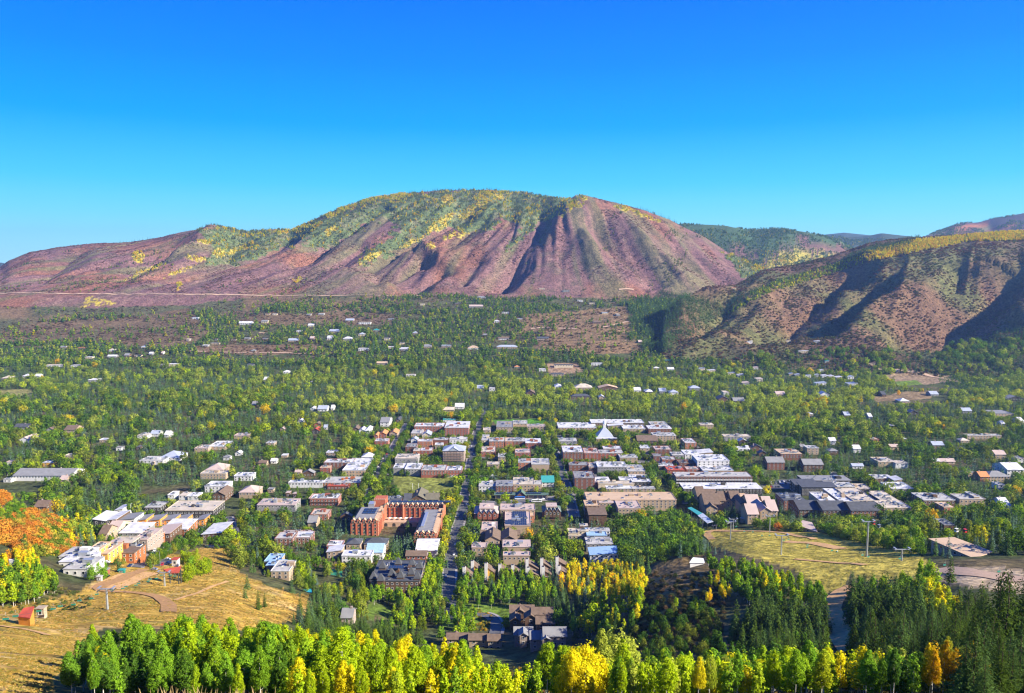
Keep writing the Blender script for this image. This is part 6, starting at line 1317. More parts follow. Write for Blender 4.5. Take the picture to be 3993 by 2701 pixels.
EXTRA = [('D',130,250,380,6,'s','g'),('D',420,480,405,6,'b','g'),('D',900,975,500,5,'w','t'),('D',1050,1100,570,6,'g','w'),('D',1230,1260,565,5,'s','b'),('D',1380,1400,700,5,'k','t'),('D',2130,2180,620,5,'w','w'),('E',490,520,215,5,'w','w'),('E',555,640,218,6,'m','w'),('E',675,700,212,5,'w','w'),('E',1690,1790,225,5,'c','t'),('E',1800,1880,198,6,'w','w'),('E',2000,2060,30,6,'m','g'),('E',2110,2160,35,8,'w','w'),('F',120,200,75,8,'b','b'),('F',380,440,15,6,'w','w'),('F',560,720,25,7,'c','t'),('F',780,950,28,6,'t','b'),('F',530,700,105,6,'s','b'),('F',780,830,112,5,'w','t'),('F',1420,1500,68,7,'m','w'),('F',1200,1270,62,6,'w','d'),('F',1330,1400,58,6,'m','g'),('F',1860,1960,130,8,'s','b'),('F',1910,1960,70,7,'c','w'),('F',2000,2100,145,6,'g','b'),('F',2050,2120,510,6,'w','b'),('F',2170,2260,570,7,'s','b'),('F',1100,1160,50,5,'w','w'),('F',1600,1700,30,7,'m','g'),('G',80,160,85,6,'k','t'),('G',480,560,88,8,'w','w'),('G',380,415,265,5,'w','t'),('G',700,750,275,7,'m','b'),('G',1290,1360,250,6,'g','d'),('G',1770,1850,235,6,'m','g'),('G',2170,2320,125,7,'g','d'),('G',2120,2150,350,7,'w','w'),('G',1200,1290,148,5,'w','t'),('G',1500,1560,690,6,'w','t'),('G',1560,1700,695,5,'k','t'),('G',2190,2250,740,8,'k','w'),('G',1040,1075,88,6,'s','b'),('G',560,640,600,7,'g','b'),('G',770,870,735,5,'m','w'),('G',1750,1830,505,5,'c','t'),('G',1230,1260,490,7,'m','b'),('G',300,340,560,6,'g','t'),('G',1480,1550,85,5,'m','g'),('G',1110,1190,560,6,'k','t'),('G',920,950,290,5,'w','w'),('D',60,110,700,6,'k','w'),('D',2020,2080,655,6,'g','w'),('D',2280,2324,180,6,'g','b'),('E',20,90,705,6,'b','t'),('E',350,400,790,5,'k','t'),('E',420,520,800,6,'g','b'),('E',100,150,950,5,'g','t'),('E',265,300,980,6,'k','b'),('E',330,360,985,6,'k','b'),('E',760,860,1190,6,'s','b'),('E',225,275,640,5,'w','t'),('E',130,180,690,5,'w','w'),('E',610,640,385,5,'m','w'),('E',370,420,330,5,'w','w'),('E',215,255,400,5,'k','t'),('F',2230,2300,620,6,'s','b')]
rows = {}
for t in EXTRA:
    p = cr(t[0], (t[1] + t[2]) / 2, t[3]); side = 'left' if p[0] < 1450 else ('middle' if p[0] < 2900 else 'right'); rows.setdefault((DW[t[5]], side), []).append((p[0], t))
for (cn, side), L_ in rows.items():
    L_.sort(key=lambda a: a[0])
    for k, (_, t) in enumerate(L_):
        n = len(L_); o_ = 'only one' if n == 1 else ('leftmost one' if k == 0 else ('rightmost one' if k == n - 1 else ['', 'second', 'third', 'fourth', 'fifth', 'sixth', 'seventh', 'eighth', 'ninth', 'tenth'][k % 10] + ' from the left'))
        rd = random.Random(t[1] + 5); building(t[0], t[1], t[2], t[3], t[3] - rd.uniform(12, 18), t[3] + 8, t[4] * .75, rd.choice(['gx', 'gy', 'flat', 'hip', 'gx']), t[5], t[6], f'small {cn}-roofed house among trees on the {side} of town, {o_}', win=.9, name='town_house', cat='house', group='small houses among the trees round the town', vents=0)
for o in list(SC.objects):
    for k in ('_d', '_w'):
        if k in o.keys(): del o[k]
# ------------------------------------------------------------ trees
def leafquads(C, Nn, S, rg, asp=1.0):
    """one small four-sided leaf spray per centre C, facing Nn, of size S"""
    Nn = Nn / np.linalg.norm(Nn, axis=1, keepdims=True)
    r = rg.normal(size=C.shape); u = np.cross(Nn, r); u /= np.linalg.norm(u, axis=1, keepdims=True); v = np.cross(Nn, u)
    S = S[:, None]; a = u * S; b = v * S * asp
    V = np.stack([C - a, C - b * .9 + a * .1, C + a, C + b], 1).reshape(-1, 3)
    return V
def tube_np(P, R, k=5):
    V = []; Fq = []
    P = np.asarray(P, float)
    for i, (p, r) in enumerate(zip(P, R)):
        d = (P[min(i + 1, len(P) - 1)] - P[max(i - 1, 0)]); d /= np.linalg.norm(d)
        u = np.cross(d, (0, 0, 1.) if abs(d[2]) < .9 else (1., 0, 0)); u /= np.linalg.norm(u); w = np.cross(d, u)
        for j in range(k):
            t = 2 * math.pi * j / k; V.append(p + r * (u * math.cos(t) + w * math.sin(t)))
    for i in range(len(P) - 1):
        for j in range(k):
            a = i * k + j; b = i * k + (j + 1) % k; Fq.append((a, b, b + k, a + k))
    return np.array(V), np.array(Fq)
def trunk_np(rg, h0, r, limbs, reach, k=5):
    n = 6; z = np.linspace(-.04, h0, n); x = np.cumsum(rg.normal(0, .006, n)); y = np.cumsum(rg.normal(0, .006, n))
    V, Fq = tube_np(np.stack([x, y, z], 1), r * (1 - .8 * np.linspace(0, 1, n)), k); Vs, Fs = [V], [Fq]; o = len(V)
    for i in range(limbs):
        t = rg.uniform(.35, .95); b = np.array([np.interp(t * h0, z, x), np.interp(t * h0, z, y), t * h0]); a = rg.uniform(0, 6.28); L = reach * (1.15 - t) * rg.uniform(.7, 1.2)
        e = b + np.array([math.cos(a) * L, math.sin(a) * L, L * rg.uniform(.5, 1.1)])
        V, Fq = tube_np([b, (b + e) / 2 + (0, 0, -.01), e], [r * .38 * (1.2 - t), r * .25 * (1.2 - t), r * .08], 4); Vs.append(V); Fs.append(Fq + o); o += len(V)
    return np.concatenate(Vs), np.concatenate(Fs)
def mk(name, parts, mats):
    """parts: list of (V, F, material index, lv or None)"""
    Vs = []; Fs = []; Ms = []; L = []; o = 0
    for V, Fq, mi, lv in parts:
        Vs.append(V); Fs.append(Fq + o); Ms.append(np.full(len(Fq), mi)); L.append(np.full(len(V), .5) if lv is None else lv); o += len(V)
    me = raw_mesh(name, np.concatenate(Vs), np.concatenate(Fs), mats, matidx=np.concatenate(Ms))
    a = me.attributes.new('lv', 'FLOAT', 'POINT'); a.data.foreach_set('value', np.concatenate(L).astype(np.float32)); return me
def broad_crown(rg, nc, nl, ls, z0, z1, rad, prof, spread=.55):
    t = rg.random(nc * 3); R = prof(t); keep = rg.random(len(t)) < R / R.max(); t = t[keep][:nc]; R = prof(t) * rad; n = len(t)
    a = rg.random(n) * 6.283; rr = R * np.sqrt(rg.uniform(.08, 1, n)); z = z0 + (z1 - z0) * t
    C = np.stack([rr * np.cos(a), rr * np.sin(a), z], 1); cr_ = rad * rg.uniform(.24, .5, n) * spread / .55
    d = rg.normal(size=(n, nl, 3)); d /= np.linalg.norm(d, axis=2, keepdims=True); d[..., 2] = d[..., 2] * .9 + .12
    P = C[:, None] + d * cr_[:, None, None] * rg.uniform(.65, 1.1, (n, nl, 1))
    out = P - np.array([0, 0, (z0 + z1) / 2]); Nn = d * 1.0 + out / np.linalg.norm(out, axis=2, keepdims=True) * .5 + rg.normal(0, .42, d.shape)
    clump = rg.random((n, 1)); lv = np.clip(.55 * clump + .45 * rg.random((n, nl)), 0, 1)
    V = leafquads(P.reshape(-1, 3), Nn.reshape(-1, 3), ls * rg.uniform(.6, 1.35, n * nl), rg, .75)
    return V, np.arange(len(V)).reshape(-1, 4), np.repeat(lv.ravel(), 4)
def conifer_crown(rg, nlay, nb, ns, rad, ls, z0=.07, ragged=.2, taper=.9):
    P, Nn, S, L = [], [], [], []
    for i in range(nlay):
        t = (i + rg.random() * .6) / nlay; z = z0 + (1 - z0) * t; R = rad * (1 - t) ** taper * rg.uniform(1 - ragged, 1 + ragged) + .012
        a0 = rg.random() * 6.28
        for j in range(max(3, int(nb * (1 - t * .6)))):
            a = a0 + j * 6.283 / max(3, int(nb * (1 - t * .6))) + rg.normal(0, .15); Rb = R * rg.uniform(.65, 1.15); lv = rg.random()
            for k in range(max(1, int(ns * (1 - t * .55)))):
                s = rg.uniform(.12, 1) ** .7; w = rg.normal(0, .13) * Rb * (1.1 - s)
                P.append((Rb * s * math.cos(a) - w * math.sin(a), Rb * s * math.sin(a) + w * math.cos(a), z - Rb * s * s * .42 + rg.normal(0, .004)))
                Nn.append((math.cos(a) * .45 + rg.normal(0, .35), math.sin(a) * .45 + rg.normal(0, .35), .8)); S.append(ls * (1.1 - .55 * t) * rg.uniform(.6, 1.3)); L.append(lv * .6 + .4 * rg.random())
    P.append((0, 0, 1.0)); Nn.append((1, 0, .1)); S.append(ls * .8); L.append(.5)
    V = leafquads(np.array(P), np.array(Nn, float), np.array(S), rg, .45)
    return V, np.arange(len(V)).reshape(-1, 4), np.repeat(np.array(L), 4)
p_aspen = lambda t: np.sin(np.clip(t * .93 + .07, 0, 1) ** .75 * math.pi) ** .6 * (1.05 - .45 * t)
p_round = lambda t: np.sqrt(np.clip(1 - (2 * t - 1) ** 2, 0, 1)) ** .8 * (1.1 - .2 * t)
p_ovate = lambda t: np.sin(np.clip(t * .9 + .1, 0, 1) ** .8 * math.pi) ** .5 * (1.1 - .4 * t)
SPEC = {}
def species(kind, lod, n, crown, trunk, bark, leafm):
    out = []
    for i in range(n):
        rg = np.random.default_rng(abs(hash((kind, lod))) % 1 + 100 * i + {'aspen_tree': 1, 'cottonwood_tree': 2, 'spruce_tree': 3, 'fir_tree': 4, 'oak_bush': 5}[kind] + 10 * lod)
        cv = crown(rg); tv = trunk(rg) if trunk else None
        if lod == 0: out.append((mk('crown', [(cv[0], cv[1], 0, cv[2])], [leafm]), mk('trunk', [(tv[0], tv[1], 0, None)], [bark])))
        else: out.append(mk(kind, [(cv[0], cv[1], 0, cv[2])] + ([(tv[0], tv[1], 1, None)] if tv else []), [leafm, bark]))
    SPEC[kind, lod] = out
tk = lambda h, r, l, reach, k=5: (lambda rg: trunk_np(rg, h, r, l, reach, k))
species('aspen_tree', 0, 6, lambda rg: broad_crown(rg, 250, 36, .009, .38, .97, rg.uniform(.12, .165), p_aspen, .31), tk(.9, .010, 12, .12, 6), BARK_W, LEAF)
species('aspen_tree', 1, 5, lambda rg: broad_crown(rg, 46, 18, .027, .25, .97, rg.uniform(.15, .19), p_aspen), tk(.8, .011, 4, .13, 4), BARK_W, LEAF)
species('aspen_tree', 2, 4, lambda rg: broad_crown(rg, 26, 12, .046, .14, .96, rg.uniform(.17, .21), p_aspen), tk(.5, .012, 0, .1, 3), BARK_W, LEAF)
species('cottonwood_tree', 0, 5, lambda rg: broad_crown(rg, 130, 52, .016, .16, .96, rg.uniform(.27, .34), p_ovate), tk(.75, .02, 14, .28, 6), BARK_D, LEAF)
species('cottonwood_tree', 1, 5, lambda rg: broad_crown(rg, 62, 18, .032, .12, .96, rg.uniform(.27, .34), p_ovate), tk(.6, .02, 4, .2, 4), BARK_D, LEAF)
species('cottonwood_tree', 2, 4, lambda rg: broad_crown(rg, 40, 12, .052, .08, .95, rg.uniform(.34, .46), p_round), tk(.4, .02, 0, .2, 3), BARK_D, LEAF)
species('spruce_tree', 0, 5, lambda rg: conifer_crown(rg, 34, 13, 13, rg.uniform(.17, .21), .017, .05, .22), tk(.95, .014, 0, .1, 6), BARK_D, NEEDLE)
species('spruce_tree', 1, 5, lambda rg: conifer_crown(rg, 20, 9, 7, rg.uniform(.18, .23), .040, .05, .2), tk(.7, .014, 0, .1, 4), BARK_D, NEEDLE)
species('spruce_tree', 2, 4, lambda rg: conifer_crown(rg, 11, 6, 3, rg.uniform(.21, .26), .066, .04, .18), tk(.3, .016, 0, .1, 3), BARK_D, NEEDLE)
species('fir_tree', 0, 5, lambda rg: conifer_crown(rg, 38, 12, 15, rg.uniform(.20, .25), .017, .16, .42, .62), tk(.96, .014, 10, .12, 6), BARK_D, NEEDLE)
species('fir_tree', 1, 5, lambda rg: conifer_crown(rg, 22, 9, 8, rg.uniform(.19, .25), .040, .10, .35, .7), tk(.7, .014, 0, .1, 4), BARK_D, NEEDLE)
species('oak_bush', 2, 4, lambda rg: broad_crown(rg, 9, 9, .15, .12, .85, .5, p_round), None, BARK_D, LEAF)
species('oak_bush', 1, 4, lambda rg: broad_crown(rg, 24, 22, .065, .1, .9, .5, p_round), None, BARK_D, LEAF)
# a very light clump for the woods some kilometres away
species('aspen_tree', 3, 3, lambda rg: broad_crown(rg, 7, 8, .11, .1, .95, .22, p_aspen), None, BARK_W, LEAF)
species('spruce_tree', 3, 3, lambda rg: conifer_crown(rg, 6, 5, 2, .2, .1, .04, .15), None, BARK_D, NEEDLE)

PROTO = {}
def proto_collection(key):
    if key not in PROTO:
        c = bpy.data.collections.new('plants_%s_%d' % key)
        for i, me in enumerate(SPEC[key]):
            o = bpy.data.objects.new('%s_%d_%02d' % (key[0], key[1], i), me); c.objects.link(o)
        PROTO[key] = c
    return PROTO[key]
def scatter(name, label, key, XYZ, scl, tint, group=None, cat=None):
    n = len(XYZ)
    if n == 0: return
    me = bpy.data.meshes.new(name); me.vertices.add(n); me.vertices.foreach_set('co', np.asarray(XYZ, np.float32).ravel())
    rg = np.random.default_rng(n)
    def att(nm, typ, arr, f):
        a = me.attributes.new(nm, typ, 'POINT'); a.data.foreach_set(f, np.asarray(arr).ravel())
    scl = np.asarray(scl, np.float32)
    if scl.ndim == 1:
        w = rg.uniform(.8, 1.35, n).astype(np.float32); scl = np.stack([scl * w, scl * w, scl], 1)
    rot = np.zeros((n, 3), np.float32); rot[:, 2] = rg.random(n) * 6.283
    att('scl', 'FLOAT_VECTOR', scl.astype(np.float32), 'vector'); att('rot', 'FLOAT_VECTOR', rot, 'vector'); att('pick', 'INT', rg.integers(0, len(SPEC[key]), n).astype(np.int32), 'value')
    a = me.attributes.new('tint', 'FLOAT_COLOR', 'POINT'); a.data.foreach_set('color', np.concatenate([np.asarray(tint, np.float32), np.ones((n, 1), np.float32)], 1).ravel())
    o = link(bpy.data.objects.new(name, me)); o['kind'] = 'stuff'; o['label'] = label
    ng = bpy.data.node_groups.new('scatter', 'GeometryNodeTree'); ng.interface.new_socket('Geometry', in_out='INPUT', socket_type='NodeSocketGeometry'); ng.interface.new_socket('Geometry', in_out='OUTPUT', socket_type='NodeSocketGeometry')
    gi = ng.nodes.new('NodeGroupInput'); go = ng.nodes.new('NodeGroupOutput'); ip = ng.nodes.new('GeometryNodeInstanceOnPoints'); ci = ng.nodes.new('GeometryNodeCollectionInfo')
    ci.inputs[0].default_value = proto_collection(key); ci.inputs[1].default_value = True; ci.inputs[2].default_value = True
    def named(nm, t):
        q = ng.nodes.new('GeometryNodeInputNamedAttribute'); q.data_type = t; q.inputs[0].default_value = nm; return [s for s in q.outputs if s.enabled][0]
    er = ng.nodes.new('FunctionNodeEulerToRotation'); ng.links.new(named('rot', 'FLOAT_VECTOR'), er.inputs[0])
    ng.links.new(gi.outputs[0], ip.inputs['Points']); ng.links.new(ci.outputs[0], ip.inputs['Instance']); ip.inputs['Pick Instance'].default_value = True
    ng.links.new(named('pick', 'INT'), ip.inputs['Instance Index']); ng.links.new(er.outputs[0], ip.inputs['Rotation']); ng.links.new(named('scl', 'FLOAT_VECTOR'), ip.inputs['Scale']); ng.links.new(ip.outputs[0], go.inputs[0])
    md = o.modifiers.new('scatter', 'NODES'); md.node_group = ng
    return o

# colours of leaves in late September
DKG, GRN, YG, YEL, GLD, OLV, ORG, RED, SPR, BLU, FIR = [np.array(c) for c in ((.08,.17,.022), (.18,.34,.022), (.36,.48,.012), (.74,.64,.012), (.85,.52,.015), (.32,.37,.045), (.66,.25,.03), (.48,.05,.03), (.065,.12,.030), (.11,.18,.13), (.052,.088,.012))]
TREES = []     # (kind, X, Y, height, tint, label key, group)
USED = []
def keepout(px0, px1, r0, r1, Y):
    for k in KEEPA:
        pass
KEEPA = np.array([(a, r0, b, r0 + (r1 - r0) * .9, Y) for a, r0, b, r1, Y in KEEP], float)
FOOTA = np.array(FOOT, float)
def blocked(X, Y, h, wd, slack=0.):
    """true where a tree would stand in a house or hide one that the photograph shows"""
    X = np.asarray(X, float); Y = np.asarray(Y, float); g = ground(X, Y)
    pb = project(X, Y, g); ptp = project(X, Y, g + h); half = F * h * wd / Y
    b = np.zeros(X.shape, bool)
    for x0, x1, y0, y1 in FOOTA: b |= (X > x0) & (X < x1) & (Y > y0) & (Y < y1)
    for a0, r0, a1, r1, Yk in KEEPA:
        b |= (Y < Yk) & (pb[0] + half * .7 > a0) & (pb[0] - half * .7 < a1) & (ptp[1] < r1 - slack) & (pb[1] > r0)
    return b
# clear sightlines that the photograph shows: streets, lawns, tracks (photo pixels)
VIEWS = [
 preview([(1003,1345),(1034,1345),(1040,1255),(1052,1150),(1068,1075),(1078,1010),(1100,945),(1085,945),(1068,990),(1055,1060),(1040,1150),(1020,1230)]),
 preview([(862,1080),(885,1080),(920,990),(912,985),(880,1035)]),
 preview([(1232,1040),(1262,1040),(1300,1100),(1315,1165),(1290,1165),(1268,1100)]),
 preview([(1030,1130),(1330,1120),(1330,1145),(1030,1150)]), preview([(1740,1100),(1830,1090),(1835,1125),(1750,1120)]),
 [(1535,1850),(1765,1850),(1770,1885),(1700,1925),(1560,1932)], FIELD2,
 preview([(-20,1385),(60,1375),(215,1330),(235,1290),(330,1262),(420,1262),(470,1245),(520,1300),(560,1320),(640,1350),(690,1352),(660,1385),(480,1385),(230,1385),(180,1440),(140,1500),(120,1560),(-20,1600)]),
 preview([(1600,1203),(1700,1200),(1850,1210),(1985,1242),(2060,1258),(2090,1290),(1980,1300),(1905,1300),(1900,1345),(1880,1345),(1870,1310),(1780,1285),(1690,1255),(1610,1228)]),
 preview([(2135,1293),(2324,1296),(2324,1325),(2180,1322)]),
 preview([(1880,1340),(1912,1340),(1916,1400),(1930,1470),(1905,1475),(1890,1400)]),
 preview([(1480,1280),(1560,1262),(1600,1268),(1600,1300),(1520,1320)]),
 preview([(1080,1385),(1150,1392),(1145,1430),(1100,1440),(1085,1410)]),
 preview([(830,1380),(890,1378),(890,1392),(840,1400)]),
 preview([(1990,898),(2150,895),(2150,908),(1990,910)]), preview([(2020,866),(2100,862),(2190,880),(2080,880)]),
 preview([(1225,745),(1340,735),(1340,750),(1240,760)]), preview([(1390,700),(1440,700),(1445,735),(1380,745)]), preview([(1200,775),(1440,778),(1440,798),(1300,798)]),
 preview([(320,1105),(430,1100),(430,1118),(320,1118)]), preview([(505,1130),(545,1128),(545,1180),(500,1185)]),
 preview([(300,1255),(420,1190),(470,1180),(475,1195),(380,1262)]),
]
def seen_view(X, Y, h, wd):
    g = ground(X, Y); pb = project(X, Y, g); pt = project(X, Y, g + h); half = F * h * wd / Y * .6
    b = np.zeros(np.shape(X), bool)
    for v in VIEWS:
        for fx in (-1, 0, 1):
            for t in (0, .35, .7, .95): b |= inpoly(pb[0] + fx * half, pb[1] * (1 - t) + pt[1] * t, v)
    return b
WD = dict(aspen_tree=.17, cottonwood_tree=.32, spruce_tree=.19, fir_tree=.22)
def area(c, n):   # plain-words place for a tree
    return c
def add_trees(kind, X, Y, h, tint, lab, group):
    for i in range(len(X)): TREES.append((kind, X[i], Y[i], h[i], tint[i] if np.ndim(tint) == 2 else tint, lab, group))
def pick_col(cols, w, n, jit=.12):
    w = np.array(w, float) / sum(w); i = rng.choice(len(cols), n, p=w); c = np.array(cols)[i]; j = rng.choice(len(cols), n, p=w); t = rng.random((n, 1)) * .45
    return (c * (1 - t) + np.array(cols)[j] * t) * rng.uniform(1 - jit, 1 + jit, (n, 1))
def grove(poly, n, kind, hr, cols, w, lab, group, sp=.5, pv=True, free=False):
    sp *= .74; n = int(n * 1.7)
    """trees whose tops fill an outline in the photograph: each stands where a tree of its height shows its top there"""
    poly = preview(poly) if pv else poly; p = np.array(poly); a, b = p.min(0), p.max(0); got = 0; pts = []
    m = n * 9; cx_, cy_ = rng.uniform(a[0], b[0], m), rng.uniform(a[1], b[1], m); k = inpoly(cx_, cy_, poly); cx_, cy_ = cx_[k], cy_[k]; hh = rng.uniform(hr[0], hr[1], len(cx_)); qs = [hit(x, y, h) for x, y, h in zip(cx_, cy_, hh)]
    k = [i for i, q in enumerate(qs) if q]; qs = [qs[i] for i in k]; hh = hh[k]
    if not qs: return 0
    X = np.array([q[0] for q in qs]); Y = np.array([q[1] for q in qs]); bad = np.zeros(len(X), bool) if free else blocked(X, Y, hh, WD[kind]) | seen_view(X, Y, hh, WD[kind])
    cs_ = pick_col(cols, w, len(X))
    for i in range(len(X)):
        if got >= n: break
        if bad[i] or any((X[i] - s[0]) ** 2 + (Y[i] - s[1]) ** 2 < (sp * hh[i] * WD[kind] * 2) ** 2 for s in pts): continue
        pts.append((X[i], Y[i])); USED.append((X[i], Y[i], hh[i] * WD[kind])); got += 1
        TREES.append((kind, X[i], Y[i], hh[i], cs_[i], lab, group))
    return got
def near_grove(poly, n, kind, Yr, hr, cols, w, lab, group, gap=2.2):
    poly = preview(poly); p = np.array(poly); a, b = p.min(0), p.max(0); got = 0; pts = []
    for _ in range(n * 30):
        if got >= n: break
        x, y = rng.uniform(a[0], b[0]), rng.uniform(a[1], b[1]); Yq = math.sqrt(rng.uniform(Yr[0] ** 2, Yr[1] ** 2))
        if not inpoly(np.array([x]), np.array([y]), poly)[0]: continue
        y += (float(fbm(x / 22, 3.3, 77, 2)) - .5) * 110 + rng.normal(0, 9); X = float(U(x, y)) * Yq; g = float(ground(X, Yq)); h = H - Yq * float(K(y)) - g
        if not hr[0] < h < hr[1]: continue
        if any((X - s[0]) ** 2 + (Yq - s[1]) ** 2 < gap * gap for s in pts): continue
        pts.append((X, Yq)); got += 1; TREES.append((kind, X, Yq, h, pick_col(cols, w, 1)[0], lab, group))
    NEARLOG.append((lab[:40], got))
NEARLOG = []
def near_one(px, row, Yq, kind, tint, lab):
    px, row = px * 1.7182, row * 1.7182; X = float(U(px, row)) * Yq; h = H - Yq * float(K(row)) - float(ground(X, Yq)); TREES.append((kind, X, Yq, h, np.array(tint), lab, None))
def one(px, row, h, kind, tint, lab=None, group=None, pv=True):
    s = 1.7182 if pv else 1; q = hit(px * s, row * s, h)
    if q: TREES.append((kind, q[0], q[1], h, np.array(tint), lab, group)); USED.append((q[0], q[1], h * WD[kind]))
A_, C_, S_, D_ = 'aspen_tree', 'cottonwood_tree', 'spruce_tree', 'fir_tree'
# foreground groves
near_one(1325, 1458, 112, C_, YEL, 'huge round brilliant yellow tree in the central foreground'); near_one(1298, 1480, 108, C_, YEL*.95, 'brilliant yellow tree leaning on the left of the huge round one'); near_one(1352, 1482, 116, C_, YEL*.9, 'brilliant yellow tree leaning on the right of the huge round one')
near_one(1400, 1428, 150, C_, OLV*1.1, 'broad pale olive tree behind the huge yellow one')
NG = near_grove
gl, gm_, gr_ = 'aspens of the left foreground grove', 'aspens of the middle foreground grove', 'aspens of the right foreground row'
NG([(200,1412),(330,1392),(420,1392),(420,1450),(200,1450)], 45, A_, (110,190), (7,15), [GRN, YG, DKG], [5,3,1], 'green aspen along the top left of the left foreground grove', gl)
NG([(420,1390),(640,1402),(640,1450),(420,1450)], 55, A_, (110,190), (7,15), [GRN, YG, DKG], [5,4,1], 'yellow-green aspen along the top right of the left foreground grove', gl)
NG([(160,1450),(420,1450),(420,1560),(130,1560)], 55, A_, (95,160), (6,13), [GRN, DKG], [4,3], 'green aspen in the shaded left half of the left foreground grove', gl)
NG([(420,1450),(640,1450),(640,1570),(420,1570)], 50, A_, (85,150), (6,13), [GRN, YG, DKG], [5,4,1], 'green pale-trunked aspen in the right half of the left grove', gl)
one(150,1500,8, C_, DKG, 'dark round bush-like tree at the left end of the foreground grove'); one(130,1530,5, C_, GRN, 'low green tree beside the dark round one at the left end of the grove')
NG([(195,1465),(235,1465),(235,1490),(195,1490)], 3, A_, (100,130), (6,12), [YEL*.8], [1], 'golden aspen on the shaded left end of the foreground grove', None)
NG([(600,1398),(720,1402),(740,1430),(620,1430)], 16, A_, (120,190), (7,15), [YG, YEL*.8], [3,1], 'yellow-topped aspen where the left and middle groves meet', 'yellow-topped aspens between the groves')
NG([(630,1432),(740,1415),(860,1425),(860,1480),(640,1480)], 55, A_, (95,180), (7,14), [YG, YEL, GRN], [6,1,4], 'yellow-green aspen in the left part of the middle foreground grove', gm_)
NG([(860,1425),(1010,1440),(1150,1480),(1180,1520),(860,1500)], 65, A_, (95,180), (6,14), [YG, YEL, GRN], [7,2,2], 'yellow-green aspen in the right part of the middle foreground grove', gm_)
NG([(640,1480),(1180,1520),(1190,1590),(640,1590)], 110, A_, (78,130), (5,12), [YG, YEL, GRN], [6,3,2], 'aspen at the front edge of the middle foreground grove', gm_)
NG([(760,1500),(900,1510),(1120,1530),(1130,1590),(760,1590)], 30, A_, (78,120), (5,11), [YEL, GLD], [4,1], 'bright yellow aspen low in the middle foreground grove', 'bright yellow aspens low in the middle grove')
NG([(1278,1470),(1320,1458),(1372,1480),(1375,1540),(1275,1545)], 20, A_, (100,130), (6,13), [YEL], [1], 'brilliant yellow aspen of the single clump in the central foreground', 'brilliant yellow aspen clump', 1.8)
NG([(1345,1422),(1440,1422),(1445,1500),(1350,1500)], 16, A_, (130,180), (7,16), [YG*.9, OLV], [3,2], 'tall pale green aspen standing behind the brilliant yellow clump', 'pale green aspens behind the yellow clump')
NG([(1180,1500),(1270,1470),(1275,1550),(1180,1570)], 10, A_, (110,160), (5,11), [GRN, YG], [2,2], 'small green aspen left of the brilliant yellow clump', 'green aspens left of the yellow clump')
NG([(1235,1440),(1330,1438),(1320,1475),(1235,1475)], 10, A_, (150,210), (7,14), [GRN, YG], [2,1], 'green aspen behind and left of the brilliant yellow clump', 'green aspens left of the yellow clump')
NG([(1380,1500),(1500,1488),(1510,1570),(1380,1570)], 62, A_, (90,150), (6,13), [YG, OLV, GRN], [5,3,2], 'yellow-green aspen with a pale trunk at the left end of the right foreground row', gr_)
NG([(1500,1488),(1650,1500),(1650,1570),(1500,1570)], 68, A_, (90,150), (6,13), [YG, OLV, YEL], [5,2,1], 'yellow-green aspen with a pale trunk in the middle of the right foreground row', gr_)
NG([(1385,1482),(1870,1466),(1870,1505),(1385,1505)], 70, A_, (150,205), (5,15), [GRN, DKG, OLV, YG], [4,2,2,2], 'green aspen in the second rank of the right foreground row', 'aspens of the second rank, right row', 2.8)
NG([(1650,1490),(1760,1478),(1800,1462),(1880,1470),(1900,1560),(1650,1560)], 88, A_, (90,160), (6,14), [GRN, YG, YEL], [3,4,1], 'green and yellow aspen under the shaded hollow in the right foreground row', gr_)
NG([(1875,1458),(2000,1462),(2005,1500),(1880,1500)], 26, A_, (105,160), (6,14), [YEL, YG], [4,1], 'bright yellow aspen at the sunlit end of the right foreground row', 'bright yellow aspens in the right row')
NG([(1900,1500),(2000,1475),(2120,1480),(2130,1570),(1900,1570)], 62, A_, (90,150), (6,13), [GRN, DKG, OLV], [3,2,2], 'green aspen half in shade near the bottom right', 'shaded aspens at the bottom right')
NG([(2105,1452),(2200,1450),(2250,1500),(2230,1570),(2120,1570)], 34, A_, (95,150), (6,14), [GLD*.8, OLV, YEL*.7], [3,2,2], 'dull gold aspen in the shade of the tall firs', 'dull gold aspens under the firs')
NG([(2200,1420),(2324,1350),(2420,1330),(2420,1570),(2230,1570)], 44, D_, (90,170), (9,30), [FIR, SPR], [2,1], 'tall dark fir at the lower right edge', 'tall dark firs at the lower right', 3.6)
NG([(2255,1268),(2330,1262),(2420,1270),(2420,1350),(2262,1360)], 14, D_, (120,180), (16,34), [FIR], [1], 'tallest ragged dark fir against the meadow at the lower right edge', 'tall dark firs at the lower right', 3.6)
NG([(1930,1400),(2060,1380),(2220,1400),(2240,1490),(2060,1480),(1940,1465)], 60, D_, (150,270), (7,20), [FIR, SPR], [2,1], 'fir in deep shade between track and corner firs', 'firs in deep shade beside the track', 3.4)
NG([(2180,1420),(2450,1400),(2450,1600),(2240,1600)], 30, D_, (62,125), (5,28), [FIR, SPR], [2,1], 'nearest dark fir in the bottom right corner', 'dark firs of the bottom right corner', 3.2)
one(2160,1262,13, D_, FIR*1.2, 'lone ragged pine rising in front of the pale track at the right')
grove([(1930,1290),(2050,1280),(2110,1310),(2160,1380),(2140,1470),(2000,1480),(1950,1450),(1925,1330)], 60, D_, (12,17), [FIR*1.3, SPR], [2,1], 'dark fir right of the shaded track', 'firs right of the shaded track', .5)
grove([(1935,1275),(2060,1270),(2110,1265),(2150,1300),(2080,1330),(1960,1320)], 16, A_, (9,12), [GRN, YG], [3,2], 'green aspen among the firs below the meadow', 'aspens among the firs below the meadow', .5)
